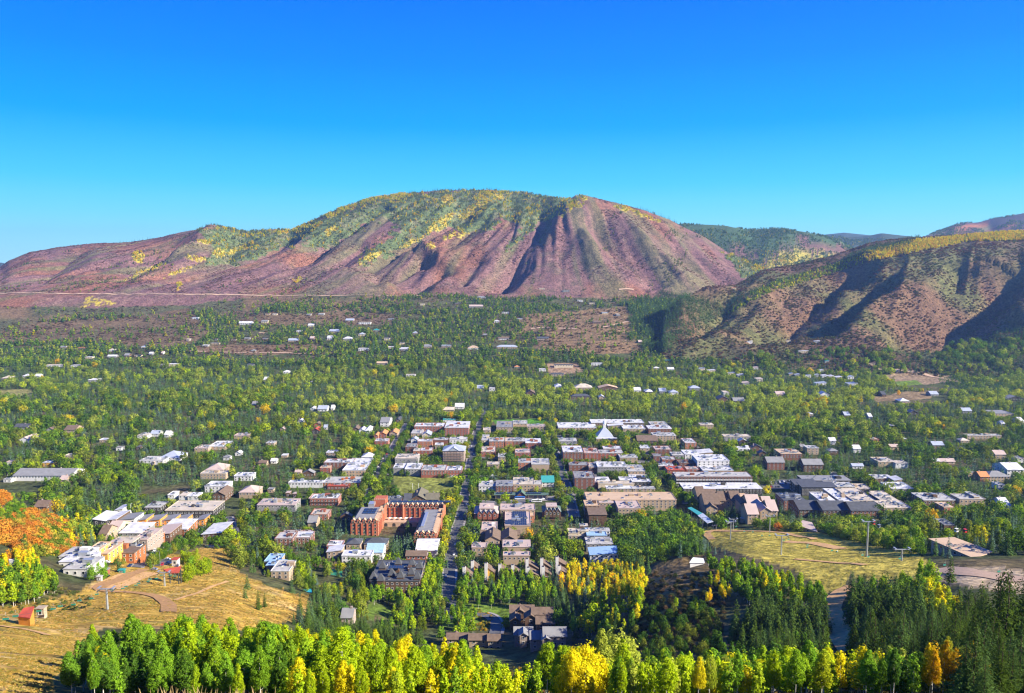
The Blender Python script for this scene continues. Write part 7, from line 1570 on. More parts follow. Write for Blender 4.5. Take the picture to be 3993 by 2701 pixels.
grove([(2080,1290),(2160,1310),(2180,1370),(2110,1360)], 14, A_, (9,12), [YEL, YG], [3,2], 'yellow aspen among the firs right of the shaded track', 'yellow aspens right of the shaded track', .45)
grove([(2000,1395),(2045,1400),(2050,1450),(1990,1460)], 5, A_, (10,12), [YEL, OLV], [1,1], 'yellow-topped aspen in the deep shade right of the track', 'yellow-topped aspens in deep shade', .5)
grove([(2170,1330),(2250,1310),(2230,1420),(2150,1420)], 14, D_, (12,17), [FIR*1.1], [1], 'fir between the yellow aspens and the tall edge firs', 'firs between the aspens and the edge firs', .5)
grove([(1590,1245),(1700,1255),(1780,1285),(1860,1300),(1880,1340),(1840,1350),(1700,1330),(1600,1300)], 60, A_, (9,12), [GRN, YG, DKG], [4,3,2], 'green aspen of the wood below the meadow', 'aspens of the wood below the meadow', .45)
grove([(1710,1285),(1790,1290),(1800,1320),(1720,1320)], 12, A_, (9,11), [YEL, YG], [3,1], 'bright yellow aspen of the clump in the wood below the meadow', 'bright yellow clump in the wood', .45)
grove([(1620,1290),(1660,1290),(1660,1330),(1600,1340)], 6, A_, (8,10), [YEL, GLD], [3,1], 'yellow-orange aspen at the edge of the brown knoll', 'yellow-orange aspens by the knoll', .45)
grove([(1690,1330),(1870,1330),(1890,1400),(1880,1440),(1700,1440),(1640,1400)], 60, D_, (11,16), [FIR*1.2, SPR], [2,1], 'dark fir of the wood left of the shaded track', 'firs left of the shaded track', .45)
grove([(1862,1262),(1888,1270),(1890,1320),(1862,1320)], 4, D_, (13,16), [FIR], [1], 'dark fir standing at the meadow edge beside the track', 'dark firs at the meadow edge', .5)
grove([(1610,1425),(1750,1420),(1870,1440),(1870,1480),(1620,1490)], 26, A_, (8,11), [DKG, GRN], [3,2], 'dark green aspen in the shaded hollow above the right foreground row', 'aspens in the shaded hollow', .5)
grove([(1430,1360),(1600,1350),(1640,1400),(1620,1480),(1430,1480)], 60, C_, (3.5,8), [DKG*.8, GRN*.6, OLV*.6], [4,1,1], 'small dark tree in the shaded hollow below the knoll', 'small trees in the shaded hollow', .8)  # leaf tints darkened so the hollow's shade is put into the colour
one(1535,1350,8, A_, YG, 'single pale yellow-green aspen in front of the shaded knoll side'); one(1582,1365,7, A_, YG, 'small yellow-green aspen right of the single pale one on the knoll side')
grove([(1285,1262),(1370,1255),(1460,1275),(1470,1300),(1440,1330),(1300,1330),(1262,1310)], 95, A_, (9,13), [YEL, GLD, YG], [6,2,2], 'golden aspen of the big yellow grove beside the knoll', 'golden aspens beside the knoll', .30)
grove([(1340,1330),(1460,1310),(1450,1380),(1390,1420),(1290,1400)], 40, A_, (9,12), [GRN, YG, YEL], [4,3,2], 'green aspen below the big yellow grove', 'green aspens below the golden grove', .42)
grove([(1200,1330),(1330,1320),(1400,1370),(1420,1430),(1300,1420),(1250,1370)], 30, S_, (9,14), [SPR*.9], [1], 'dark spruce in the shade right of the shingled chalet', 'spruces beside the shingled chalet', .6)
grove([(1020,1270),(1250,1290),(1260,1330),(1160,1340),(1020,1350)], 60, A_, (10,14), [GRN, DKG, YG], [4,2,2], 'green aspen between the white chimneys and the chalets', 'aspens below the white chimneys', .42)
grove([(830,1330),(960,1280),(1000,1250),(1004,1340),(950,1400),(860,1400)], 60, A_, (10,14), [GRN, YG, DKG], [4,3,2], 'green aspen on the left side of the central street', 'aspens left of the central street', .42)
grove([(930,1245),(990,1240),(985,1320),(930,1330)], 20, A_, (12,15), [YG, GRN], [3,1], 'tall bright yellow-green poplar left of the central street', 'tall poplars left of the central street', .42)
grove([(750,1380),(850,1395),(940,1395),(960,1425),(760,1425),(680,1395)], 34, D_, (10,14), [FIR*1.4, SPR], [2,1], 'dark pine behind the middle foreground grove', 'dark pines behind the middle grove', .6)
one(585,1338,12, D_, FIR*1.2, 'big dark pine in front of the dry slope, left of the villa'); one(600,1345,9, D_, FIR, 'smaller dark pine leaning on the big one by the dry slope')
one(680,1350,12, D_, FIR*1.3, 'dark pine left of the grey metal-roofed villa'); one(735,1352,12, D_, FIR*1.2, 'dark pine right of the grey metal-roofed villa'); one(712,1368,12, D_, FIR, 'dark pine in front of the grey metal-roofed villa')
grove([(995,1370),(1080,1365),(1085,1420),(990,1430)], 16, A_, (9,13), [GRN, YG], [2,1], 'aspen on the round island inside the drive loop', 'aspens inside the drive loop', .5)
grove([(0,1250),(60,1240),(120,1290),(200,1330),(205,1370),(150,1380),(60,1370),(0,1350)], 70, A_, (9,13), [GRN, DKG, YG, YEL], [4,2,3,1], 'green aspen of the wood at the left edge', 'aspens of the left edge wood', .42)
grove([(10,1120),(60,1105),(140,1190),(60,1215),(0,1180)], 16, C_, (4,8), [GRN, DKG, OLV], [3,2,2], 'green tree standing in the orange scrub hillside', 'green trees in the orange scrub', .8)
grove([(95,1095),(190,1110),(180,1160),(60,1165),(0,1172),(0,1150)], 34, C_, (6,10), [GRN, DKG, OLV, YG], [3,2,2,1], 'green tree between the two orange scrub patches', 'green trees between the orange patches', .5)
grove([(0,1235),(70,1230),(90,1260),(0,1290)], 16, A_, (8,11), [YEL, ORG, GLD], [3,2,2], 'orange-yellow aspen at the top of the left edge wood', 'orange-yellow aspens of the left edge wood', .42)
grove([(90,1330),(200,1300),(208,1350),(120,1370)], 22, A_, (8,10), [YEL, YG], [3,1], 'yellow aspen at the lower edge of the left wood', 'yellow aspens of the left edge wood', .42)
grove([(20,1340),(70,1330),(70,1360),(20,1370)], 6, D_, (9,12), [FIR*1.3], [1], 'dark pine beside the red-roofed hut', 'dark pines beside the hut', .6)
grove([(130,1160),(215,1170),(210,1215),(140,1210)], 22, A_, (8,11), [YEL, YG], [4,1], 'bright yellow aspen between the orange hillside and the modern houses', 'bright yellow aspens above the modern houses', .42)
grove([(170,1130),(250,1140),(240,1175),(160,1170)], 14, A_, (9,12), [YEL, YG, GRN], [1,1,2], 'aspen above the bright yellow strip on the left', 'mixed aspens above the yellow strip', .5)
for x, y, h in ((438,1175,19),(392,1210,13),(410,1220,11),(268,1252,13),(510,1145,16),(560,1230,14)): one(x, y, h, S_, SPR, {438:'big dark spruce in the middle of the modern houses',392:'spruce left of the slope-side cottonwoods',410:'smaller spruce left of the slope-side cottonwoods',268:'broad spruce beside the car park',510:'blue-green spruce right of the orange-walled row',560:'pointed spruce on the dry strip'}[x])
grove([(415,1245),(470,1240),(475,1275),(415,1285)], 9, C_, (9,12), [YG*.8, GRN], [2,1], 'round light green cottonwood beside the red lift roof', 'cottonwoods beside the red lift roof', .5, free=True)
grove([(195,1270),(235,1265),(240,1290),(200,1290)], 7, C_, (7,9), [GRN], [1], 'dark green tree between the white rows and the car park', 'trees below the white rows', .5, free=True)
for x, y, h in ((555,1325,9),(560,1300,11)): one(x, y, h, S_, SPR*1.2, {555:'small pointed spruce on the dry slope',560:'pointed spruce above the dry slope'}[x] + ' by the dark wood')
# the dense blocks in and round the town: crowns where the photograph has them
grove([(1480,1165),(1520,1150),(1570,1180),(1590,1230),(1560,1255),(1420,1270),(1400,1230),(1450,1190)], 90, S_, (11,17), [SPR*1.25, FIR*1.5], [2,1], 'dark spruce of the wooded block left of the teal lift station', 'spruces of the block by the lift station', .5)
grove([(1400,1160),(1560,1150),(1590,1230),(1500,1265),(1380,1250)], 60, C_, (9,13), [GRN*.8, DKG, YG], [3,3,1], 'green tree of the wooded block left of the teal lift station', 'trees of the block by the lift station', .45)
grove([(1600,1215),(1640,1170),(1900,1180),(2060,1190),(2080,1240),(1960,1235),(1840,1200)], 70, C_, (9,13), [OLV, GRN*.8, YG*.8], [3,3,1], 'green tree behind the upper edge of the meadow', 'trees behind the meadow', .45)
grove([(1620,1130),(1740,1140),(1760,1190),(1640,1190)], 26, S_, (10,15), [SPR], [1], 'spruce in front of the many-gabled hotel', 'spruces before the gabled hotel', .6)
grove([(780,1190),(1000,1195),(1000,1230),(780,1235)], 36, S_, (11,16), [SPR*1.2, BLU], [2,1], 'spruce of the row in front of the red brick hotel', 'spruces before the red brick hotel', .55)
one(925,1178,16, D_, FIR*1.6, 'tall rounded pine in front of the brick hotel courtyard')
grove([(1000,1160),(1018,1165),(1015,1240),(1000,1240)], 14, A_, (12,15), [OLV, YG, YEL*.8], [3,1,1], 'slender poplar along the right side of the brick hotel', 'poplars beside the brick hotel', .5)
grove([(1355,1120),(1400,1115),(1390,1150),(1350,1150)], 6, C_, (8,11), [GRN], [1], 'round green tree at the left end of the long tan roof', 'trees left of the long tan roof', .5)
for x, y, h, k, c, l in [
 (845,1045,8,C_,RED*1.1,'red maple right of the large white roof'), (1490,1082,15,C_,OLV*1.1,'tall pale willow right of the white roofs'), (1380,1005,9,C_,GLD,'orange-gold tree near the church'), (2130,955,13,C_,YEL,'brilliant yellow cottonwood high in the right-hand woods'), (1900,965,13,C_,YEL*.9,'yellow cottonwood beside the poplars on the right'), (2140,960,10,C_,GLD,'golden cottonwood touching the brilliant one'),
 (1910,1062,8,A_,YEL,'small yellow tree above the parking lot'), (460,1030,8,C_,YEL,'yellow tree left of the pink hip roof'), (855,960,8,A_,YEL,'yellow poplar by the orange gables'), (1280,1005,9,C_,YG,'yellow-green tree in front of the grey wall'), (1742,1100,10,C_,YEL,'yellow tree at the right end of the second long white roof'), (2040,885,10,C_,GLD,'golden tree by the sandy clearing'),
 (2015,1048,9,S_,SPR,'tall dark spruce by the white-roofed brown building'), (1105,948,9,C_,YEL,'yellow tree at the far street corner'), (1085,1050,9,C_,YG,'bright yellow-green tree by the playing field'), (1065,1065,10,C_,GRN*1.2,'large green tree by the playing field corner'), (1100,1080,11,C_,GRN*1.2,'round bright green tree above the bus stop'),
 (1330,975,9,C_,DKG,'dark tree in front of the church'), (1225,945,7,C_,YEL,'yellow bushy tree left of the church'), (1260,948,8,C_,YEL,'golden hedge tree left of the church'), (1980,1160,9,S_,SPR,'spruce in front of the dark hotel'), (2170,1150,12,C_,YG,'light yellow-green tree below the long pale roof'), (1765,1185,8,C_,ORG,'orange-tipped tree by the gabled hotel'), (1365,1085,8,C_,GRN,'street tree right of the tall plain brick building'),
 (140,1145,6,A_,GLD,'small golden poplar by the yellow strip'), (125,1200,9,A_,YEL,'golden aspen under the orange slope'), (1010,1175,9,C_,OLV,'autumn-brown tree beside the brick hotel'), (560,1150,9,A_,YEL,'yellow aspen between the tan flat roofs'), (575,1130,8,C_,GRN,'round green tree left of the red lodge')]: one(x, y, h, k, c, l)
# everything else: the town's trees and the valley woods, spread evenly over the land
def field(n, x0, x1, y0, y1):
    """roughly even points, thinned so that they keep their distance"""
    Y = np.sqrt(rng.random(n) * (y1 ** 2 - y0 ** 2) + y0 ** 2); u = rng.uniform(x0, x1, n); return u * Y, Y
def zone_density(px, py, X, Y):
    d = fbm(X / 130, Y / 130, 201, 3); return d
ux = np.array([(a, b, c) for a, b, c in USED])
GS = 7.6
gy_, gx_ = np.meshgrid(np.arange(415, 1960, GS), np.arange(-1440, 1440, GS), indexing='ij'); X = (gx_ + rng.uniform(-.42, .42, gx_.shape) * GS + (np.arange(gx_.shape[0]) % 2)[:, None] * GS / 2).ravel(); Y = (gy_ + rng.uniform(-.42, .42, gx_.shape) * GS).ravel()
k_ = np.abs(X / Y) < .74; X, Y = X[k_], Y[k_]
g = ground(X, Y); px, py = project(X, Y, g)
n = len(X); kn = fbm(X / 70, Y / 70, 211, 3); con = rng.random(n) < np.clip((kn - .45) * 9 + .34, .06, .85)
con |= (fbm(X / 300, Y / 300, 213) > .55) & (rng.random(n) < .3) & (px < 1600)
h = np.where(con, rng.uniform(7, 17, n), rng.uniform(7, 18, n)); asp = ~con & (rng.random(n) < .32)
wd = np.where(con, .19, np.where(asp, .19, .33))
ok = np.zeros(n, bool)
for sf in (1., .8, .62, .46):
    t_ = ~blocked(X, Y, h * sf, wd) & ~seen_view(X, Y, h * sf, wd) & ~ok
    h = np.where(t_, h * sf, h); ok |= t_
ok &= h > 4
ok |= (rng.random(n) < .06) & (h < 12)
for x0, x1, y0, y1 in FOOTA: ok &= ~((X > x0) & (X < x1) & (Y > y0) & (Y < y1))
om = np.zeros(n, bool)
for poly, c in OPEN: om |= inpoly(px, py, poly)
ORH = inpoly(px, py, ORANGE_HILL); ok &= ~om & ~ORH & ((ground(X, Y) < 75) | ((px > 3250) & (py < 2235) & (Y > 430))) & ((Y > 560) | (px > 3250) | ((px > 1130) & (px < 2330) & (py < 2460)))
ok &= ~inpoly(px, py, preview([(1440,1290),(1640,1255),(1660,1300),(1600,1420),(1440,1400)]))
SX = []
for R in ROADS:
    T_ = np.gradient(R, axis=0); T_ /= np.maximum(1e-6, np.linalg.norm(T_, axis=1, keepdims=True)); N_ = np.stack([-T_[:, 1], T_[:, 0]], 1)
    for s_ in (-1, 1): SX.append(R[::2] + N_[::2] * s_ * rng.uniform(7.5, 11, (len(R[::2]), 1)) + rng.uniform(-1, 1, R[::2].shape))
SX = np.concatenate(SX)
onroad = np.zeros(n, bool)
RC = set()
for R in ROADS:
    for a, b in R: RC.add((int(a // 6), int(b // 6)))
ok &= np.array([(int(a // 6), int(b // 6)) not in RC for a, b in zip(X, Y)])
# streets and blocks: the town core is thinner than the woods round it
core = inpoly(px, py, preview([(860,1000),(940,955),(1560,955),(1760,1060),(2080,1100),(2080,1170),(1640,1170),(1030,1170),(860,1130)]))
ok &= ~(core & (rng.random(n) < .30))
X, Y, h, con, asp, wd, px, py = [a[ok] for a in (X, Y, h, con, asp, wd, px, py)]
k = (con | (rng.random(len(X)) < np.where(asp, .75, .62))) & (rng.random(len(X)) < np.where(Y > 1100, .86, .97))
uk = set((int(a // 6), int(b // 6)) for a, b, r in USED); k &= np.array([(int(a // 6), int(b // 6)) not in uk for a, b in zip(X, Y)]); X, Y, h, con, asp, wd, px, py = [a[k] for a in (X, Y, h, con, asp, wd, px, py)]
n = len(X)
warm = fbm(X / 220, Y / 160, 221, 3); belt = np.exp(-((py - 1560) / 90) ** 2) * ((px > 1150)) + .5 * np.exp(-((py - 1480) / 60) ** 2) * (px < 1200)
yl = rng.random(n) < np.clip(.03 + .10 * np.clip(warm - .5, 0, 1) * 4 + .05 * belt, 0, .3)
cc = pick_col([GRN*.62, OLV*.85, DKG, YG*.72], [4,3.6,3,1.7], n, .36); cc = cc * (1 - .55 * belt[:, None]) + (OLV * 1.35 + (.02, .01, 0)) * .55 * belt[:, None]
cc = np.where(yl[:, None], pick_col([YEL*.75, YG, GLD*.8, YG*.7], [2,3,1,3], n), cc)
cs = pick_col([SPR*1.2, BLU*.9, FIR*1.3], [5,2,1.5], n, .2)
print('town trees', n, int(con.sum()))
# street trees
SXk = np.array([(int(a // 6), int(b // 6)) not in RC for a, b in SX]); SX = SX[SXk]; sh_ = rng.uniform(7, 12, len(SX)); sok = np.zeros(len(SX), bool)
for sf in (1., .8, .62, .48):
    t_ = ~blocked(SX[:, 0], SX[:, 1], sh_ * sf, np.full(len(SX), .26)) & ~sok; sh_ = np.where(t_, sh_ * sf, sh_); sok |= t_
sok &= rng.random(len(SX)) < .8
SX, sh_ = SX[sok], sh_[sok]; sc_2 = pick_col([GRN*.55, OLV*.7, DKG, YG*.6, YEL*.6], [4,3,3,.8,.3], len(SX), .2)
for i in range(len(SX)): TREES.append((C_ if i % 5 else S_, SX[i, 0], SX[i, 1], sh_[i], sc_2[i], 'street tree in the ' + ('nearer' if SX[i, 1] < 850 else 'farther') + ' streets of the town', 'street trees of the town'))
town = lambda a, b: ('in the town' if b < 1050 else 'in the valley woods beyond the town')
def tone(c): return 'golden' if c[0] > .42 else ('yellow-green' if c[0] > .2 else ('dark green' if c[0] < .09 else 'green'))
for i in range(n):
    kd = S_ if con[i] else (A_ if asp[i] else C_); c = cs[i] if con[i] else cc[i]
    side = 'left' if px[i] < 1450 else ('central' if px[i] < 2550 else 'right-hand'); d = 'nearer' if Y[i] < 800 else ('middle' if Y[i] < 1050 else 'farther')
    nm = {S_: 'blue-green spruce' if c[2] > .08 else 'dark spruce', A_: tone(c) + ' slender poplar', C_: tone(c) + ' round-crowned tree'}[kd]
    TREES.append((kd, X[i], Y[i], h[i], c, f'{nm} in the {d} {side} town', f'{nm}s, {d} {side} town'))
def split_labels(L):
    by = {}
    for i, t in enumerate(L): by.setdefault(t[5], []).append(i)
    for lab, ii in by.items():
        if lab is None or len(ii) < 2: continue
        hs_ = sorted(L[i][3] for i in ii); us_ = sorted(L[i][1] / L[i][2] for i in ii); n = len(ii)
        for i in ii:
            t = list(L[i]); q = us_.index(t[1] / t[2]) / n; p = hs_.index(t[3]) / n; sz = 'shorter' if p < .34 else ('middling' if p < .67 else 'taller')
            k = min(4, int(q * 5)); pl = ['at its left end', 'left of its middle', 'in its middle', 'right of its middle', 'at its right end'][k]
            new = f'{sz} {lab}, {pl}' if n > 3 else f'{lab}, {["left", "middle", "right"][min(2, round(q * 3))] if n == 3 else ["left", "right"][min(1, round(q * 2))]} one'
            if len(new.split()) > 16: new = f'{sz} {lab}' if len(lab.split()) < 16 else lab
            if t[6] is None: t[6] = lab
            t[5] = new; L[i] = tuple(t)
# the three hundred of each kind that show largest are objects of their own; the rest of each kind is one object
LAB = {S_: 'spruces of the town and the valley woods', A_: 'slender aspens and poplars of the town and valley', C_: 'round cottonwoods of the town and valley woods', D_: 'dark firs on the near slopes'}
NT = [0]
def tree_object(t):
    kd, X, Y, h, c, lab, grp = t; z = float(ground(X, Y)) - .15; NT[0] += 1; rz = (NT[0] * 2.399) % 6.283; w = (.72 + .6 * ((NT[0] * 0.618) % 1)) if kd == 'aspen_tree' else .88 + .3 * ((NT[0] * 0.618) % 1)
    lod = 0 if Y < 260 else (1 if Y < 620 else 2)
    if (kd, lod) not in SPEC: lod = 1
    v = SPEC[kd, lod][NT[0] % len(SPEC[kd, lod])]; c = [float(q) for q in c]
    if lod == 0:
        r = empty(kd, (X, Y, z), rz, lab, kd.replace('_tree', ' tree'), grp); r.scale = (h * w, h * w, h); r['tint'] = c
        for nm, me in (('crown', v[0]), ('trunk', v[1])):
            o = put(nm, me, (0, 0, 0), r); o['tint'] = c
    else:
        o = put(kd, v, (X, Y, z), None, rz, (h * w, h * w, h)); o['tint'] = c; o['label'] = lab; o['category'] = kd.replace('_tree', ' tree')
        if grp: o['group'] = grp
for kd in (A_, C_, S_, D_):
    L_ = [t for t in TREES if t[0] == kd]; L_.sort(key=lambda t: -(t[3] / t[2]) - (10 if t[6] is None else 0))
    L5 = L_[:295]; split_labels(L5)
    for t in L5: tree_object(t)
    R_ = L_[295:]; print(kd, len(L_))
    for lo, a, b in ((1, 0, 620), (2, 620, 99999)):
        q = [t for t in R_ if a <= t[2] < b]
        if not q: continue
        P = np.array([(t[1], t[2]) for t in q]); zz = ground(P[:, 0], P[:, 1]) - .15
        key = (kd, lo) if (kd, lo) in SPEC else (kd, 1)
        scatter({A_: 'aspen_wood', C_: 'cottonwood_wood', S_: 'spruce_wood', D_: 'fir_wood'}[kd], LAB[kd] + (' near the slope' if lo == 1 else ''), key, np.column_stack([P, zz]), [t[3] for t in q], np.array([t[4] for t in q]))
# ------------------------------------------------------------ woods and scrub farther off
def wood(n, u0, u1, y0, y1, f):
    X, Y = field(n, u0, u1, y0, y1); z = ground(X, Y); px, py = project(X, Y, z); return (X, Y, z, px, py)
X, Y, z, px, py = wood(56000, -.74, .74, 1900, 2950, None)
bd = grid((BODY == 0).astype(float), X, Y) > .5
h = rng.uniform(10, 18, len(X)); d = fbm(X / 150, Y / 110, 231, 4)
op = np.zeros(len(X), bool)
for poly, c in OPEN: op |= inpoly(px, py, poly)
bare = np.clip((2000 - 0) / 1, 0, 1); leftb = (px < 900) & (py < 1290)
dens = np.clip((d - .34) * 8, .08, 1); dens = np.where(leftb, np.clip((d - .42) * 8, .03, .9), dens); dens = np.where((py < 1150) , 0, dens)
foot = np.interp(px, [0, 500, 900, 1150, 1500, 1900, 2300, 2700, 4000], [1262, 1225, 1200, 1180, 1160, 1135, 1130, 1120, 1120]); dens = np.where(py < foot, dens * .05, dens)
ok = bd & (rng.random(len(X)) < dens) & ~(op & (rng.random(len(X)) < .80)) & ~blocked(X, Y, h, .25) & (py < 1480)
X, Y, z, px, py, h, d = [a[ok] for a in (X, Y, z, px, py, h, d)]; con = rng.random(len(X)) < .62
n = len(X); print('bench', n)
cc = pick_col([GRN*.65, OLV*.9, DKG, YG*.8, YEL*.6], [4,3,2,1,.35], n, .2); cs = pick_col([SPR*1.1, BLU*.8], [3,1.5], n, .2)
P = np.column_stack([X, Y, z - .2])
scatter('spruce_wood', 'conifers scattered over the bench below the brown mountain', (S_, 3), P[con], h[con] * 1.1, cs[con]); scatter('aspen_wood', 'leafy trees scattered over the bench below the brown mountain', (A_, 3), P[~con], np.column_stack([h[~con] * 1.25, h[~con] * 1.25, h[~con]]), cc[~con])
# scrub on the bench between the trees
X, Y, z, px, py = wood(16000, -.74, .74, 1950, 2900, None); ok = (grid((BODY == 0).astype(float), X, Y) > .5) & (fbm(X / 90, Y / 70, 241, 3) > .45)
X, Y, z = X[ok], Y[ok], z[ok]; s = rng.uniform(3, 7, len(X))
scatter('scrub', 'brown and olive scrub on the bench below the mountain', ('oak_bush', 2), np.column_stack([X, Y, z - .3]), np.column_stack([s * 1.2, s * 1.2, s * .6]), pick_col([(.16,.085,.05), (.10,.085,.035), (.22,.14,.07)], [3,3,1], len(X), .2))
# the right-hand hill: oak scrub, aspens along its crest, conifers on its shaded flank
X, Y, z, px, py = wood(60000, -.1, .74, 1700, 3150, None); b2 = grid((BODY == 2).astype(float), X, Y) > .5
sh = fbm(X / 60, Y / 60, 251, 3); ok = b2 & (rng.random(len(X)) < np.clip((sh - .3) * 3, .2, 1)); X, Y, z, px, py = [a[ok] for a in (X, Y, z, px, py)]; n = len(X); s = rng.uniform(3.5, 7.5, n)
gg = (fbm(X / 150, Y / 150, 253, 3) - .5)[:, None]; c = pick_col([(.16,.085,.05), (.12,.13,.04), (.20,.12,.06), (.28,.20,.06)], [4,3.5,1.6,.7], n, .2) + gg * np.array([(-.12, .06, 0)])
scatter('scrub', 'autumn oak scrub covering the right-hand hillside', ('oak_bush', 2), np.column_stack([X, Y, z - .4]), np.column_stack([s * 1.15, s * 1.15, s * .75]), np.clip(c, .01, 1))
print('hill scrub', n)
CRW = preview([(1955,575),(2080,545),(2324,522),(2380,515),(2380,545),(2200,548),(2080,572),(1985,592),(1960,592)]); CR2 = preview([(1700,668),(1760,640),(1860,610),(1960,578),(1975,592),(1880,625),(1780,655),(1730,672)]); CR3 = preview([(1640,720),(1700,675),(1740,672),(1680,700)])
X, Y, z, px, py = wood(90000, .05, .74, 2300, 3300, None); b2 = grid((BODY == 2).astype(float), X, Y) > .5
a1 = b2 & inpoly(px, py, CRW); a2 = b2 & inpoly(px, py, CR2); a3 = b2 & inpoly(px, py, CR3)
k = (a1 | a2 | a3) & (rng.random(len(X)) < .55); n = k.sum(); h = rng.uniform(8, 12, n)
c = np.where(a1[k][:, None], pick_col([GLD*.95, YEL, YG*.8], [2,3,.8], n, .15), pick_col([YG*.7, GRN*.7, YEL], [3,2,1.2], n, .15))
scatter('aspen_wood', 'golden aspen wood along the crest of the right-hand hill', (A_, 3), np.column_stack([X, Y, z - .3])[k], np.column_stack([h * 1.3, h * 1.3, h]), c)
FLX = preview([(1420,690),(1500,672),(1600,700),(1620,730),(1560,770),(1510,800),(1470,800),(1440,760)])
FL = preview([(1480,680),(1500,660),(1640,690),(1760,640),(1900,595),(1985,560),(2090,540),(2060,560),(1950,582),(1850,612),(1740,655),(1640,720),(1560,760),(1500,790),(1480,760)])
X, Y, z, px, py = wood(110000, 0, .6, 1850, 3200, None); jx_ = px + (fbm(px / 30, py / 15, 401, 3) - .5) * 150; k = (inpoly(px, py, FL) | inpoly(jx_, py, FLX)) & (rng.random(len(X)) < .7) & (py > np.interp(px, [2600, 3500], [1100, 900])); n = k.sum(); h = rng.uniform(12, 19, n)
scatter('spruce_wood', 'conifers along the shaded left flank of the right-hand hill', (S_, 3), np.column_stack([X, Y, z - .3])[k], h, pick_col([SPR, SPR*1.3], [1,1], n, .15))
RB = preview([(2130,840),(2200,780),(2260,760),(2324,720),(2400,700),(2400,960),(2200,900),(2130,870)])
X, Y, z, px, py = wood(9000, .4, .76, 1300, 2300, None); k = inpoly(px, py, RB) & (rng.random(len(X)) < .8); n = k.sum(); h = rng.uniform(8, 15, n)
scatter('spruce_wood', 'dark trees at the right foot of the scrub hill', (S_, 3), np.column_stack([X, Y, z - .3])[k], h, pick_col([SPR, DKG, GRN*.6], [2,2,1], n, .15))
# forest on the brown mountain: green and gold patches, dark conifers on the skyline
X, Y, z, px, py = wood(110000, -.72, .42, 2800, 4600, None); b1 = grid(((BODY == 1) | (BODY == 3)).astype(float), X, Y) > .5
vg2, vy2 = veg(px, py); gul = fbm((X - .4 * (Y - 2850)) / 60, Y / 420, 261, 3)
k = b1 & ((vg2 & (rng.random(len(X)) < .6)) | (vy2 & (rng.random(len(X)) < .75)) | ((gul > .66) & (rng.random(len(X)) < .16)))
X, Y, z, px, py, vg2, vy2 = [a[k] for a in (X, Y, z, px, py, vg2, vy2)]; n = len(X); print('mountain wood', n)
vy3 = vy2 | (vg2 & (fbm(px / 16, py / 8, 263, 2) > .62)); con = vg2 & ~vy3 & (fbm(px / 30, py / 16, 265, 3) > .50) & (rng.random(n) < .7)
h = rng.uniform(8, 12, n); c = np.where(vy3[:, None], pick_col([YEL*.85, GLD*.85, YG*.9], [2,1.4,1.5], n, .15), pick_col([(.12,.17,.05), OLV*.75, (.22,.20,.10)], [3,2,1.4], n, .15))
P = np.column_stack([X, Y, z - .4])
scatter('aspen_wood', 'green and golden aspen woods high on the brown mountain', (A_, 3), P[~con], np.column_stack([h * 1.3, h * 1.3, h])[~con], c[~con]); scatter('spruce_wood', 'dark conifers high on the brown mountain', (S_, 3), P[con], h[con] * 1.15, pick_col([SPR, SPR*1.3], [1,1], int(con.sum()), .1))
# skyline conifers
sx_ = np.array(SKY_A); qx = np.concatenate([rng.uniform(1560, 1960, 150), rng.uniform(2480, 2640, 60), rng.uniform(800, 1130, 40), rng.uniform(1380, 1560, 14), rng.uniform(400, 800, 24)]); u = U(qx, 900)
ci = np.clip(((u - us[0]) / (us[1] - us[0])).astype(int), 0, NU - 1); rr = (H - Land.Z) / YY; ok_ = (YY > 2800) & (BODY == 1)
jj = np.array([np.argmin(np.where(ok_[:, i], rr[:, i], 9)) for i in ci]); X, Y = us[ci] * Ys[jj], Ys[jj]
scatter('spruce_wood', 'dark conifers standing along the mountain skyline', (S_, 3), np.column_stack([X, Y, ground(X, Y) - .5]), rng.uniform(9, 17, len(X)), pick_col([SPR*.8], [1], len(X)))
# scrub clumps on the brown mountain
X, Y, z, px, py = wood(52000, -.72, .35, 2780, 4100, None); vg2, vy2 = veg(px, py); k = (grid((BODY == 1).astype(float), X, Y) > .5) & ~vg2 & ~vy2 & (fbm(X / 70, Y / 90, 271, 3) > .52); X, Y, z = X[k], Y[k], z[k]; s = rng.uniform(3, 6.5, len(X))
scatter('scrub', 'reddish oak scrub on the brown mountain', ('oak_bush', 2), np.column_stack([X, Y, z - .8]), np.column_stack([s * 1.3, s * 1.3, s * .5]), pick_col([(.23,.105,.08), (.20,.10,.09), (.13,.13,.06), (.26,.15,.10)], [4,4,2,1], len(X), .2))
# forest on the hills behind
X, Y, z, px, py = wood(26000, .1, .74, 4300, 6600, None); k = (grid((BODY >= 3).astype(float), X, Y) > .5) & (fbm(X / 240, Y / 240, 281, 3) > .45); X, Y, z, px, py = [a[k] for a in (X, Y, z, px, py)]; n = len(X); s = rng.uniform(10, 16, n)
scatter('aspen_wood', 'forest on the hills behind', (A_, 3), np.column_stack([X, Y, z - 1]), np.column_stack([s * 1.6, s * 1.6, s]), pick_col([GRN*.5, DKG, OLV*.8, YEL*.6], [3,3,1,.5], n, .15))
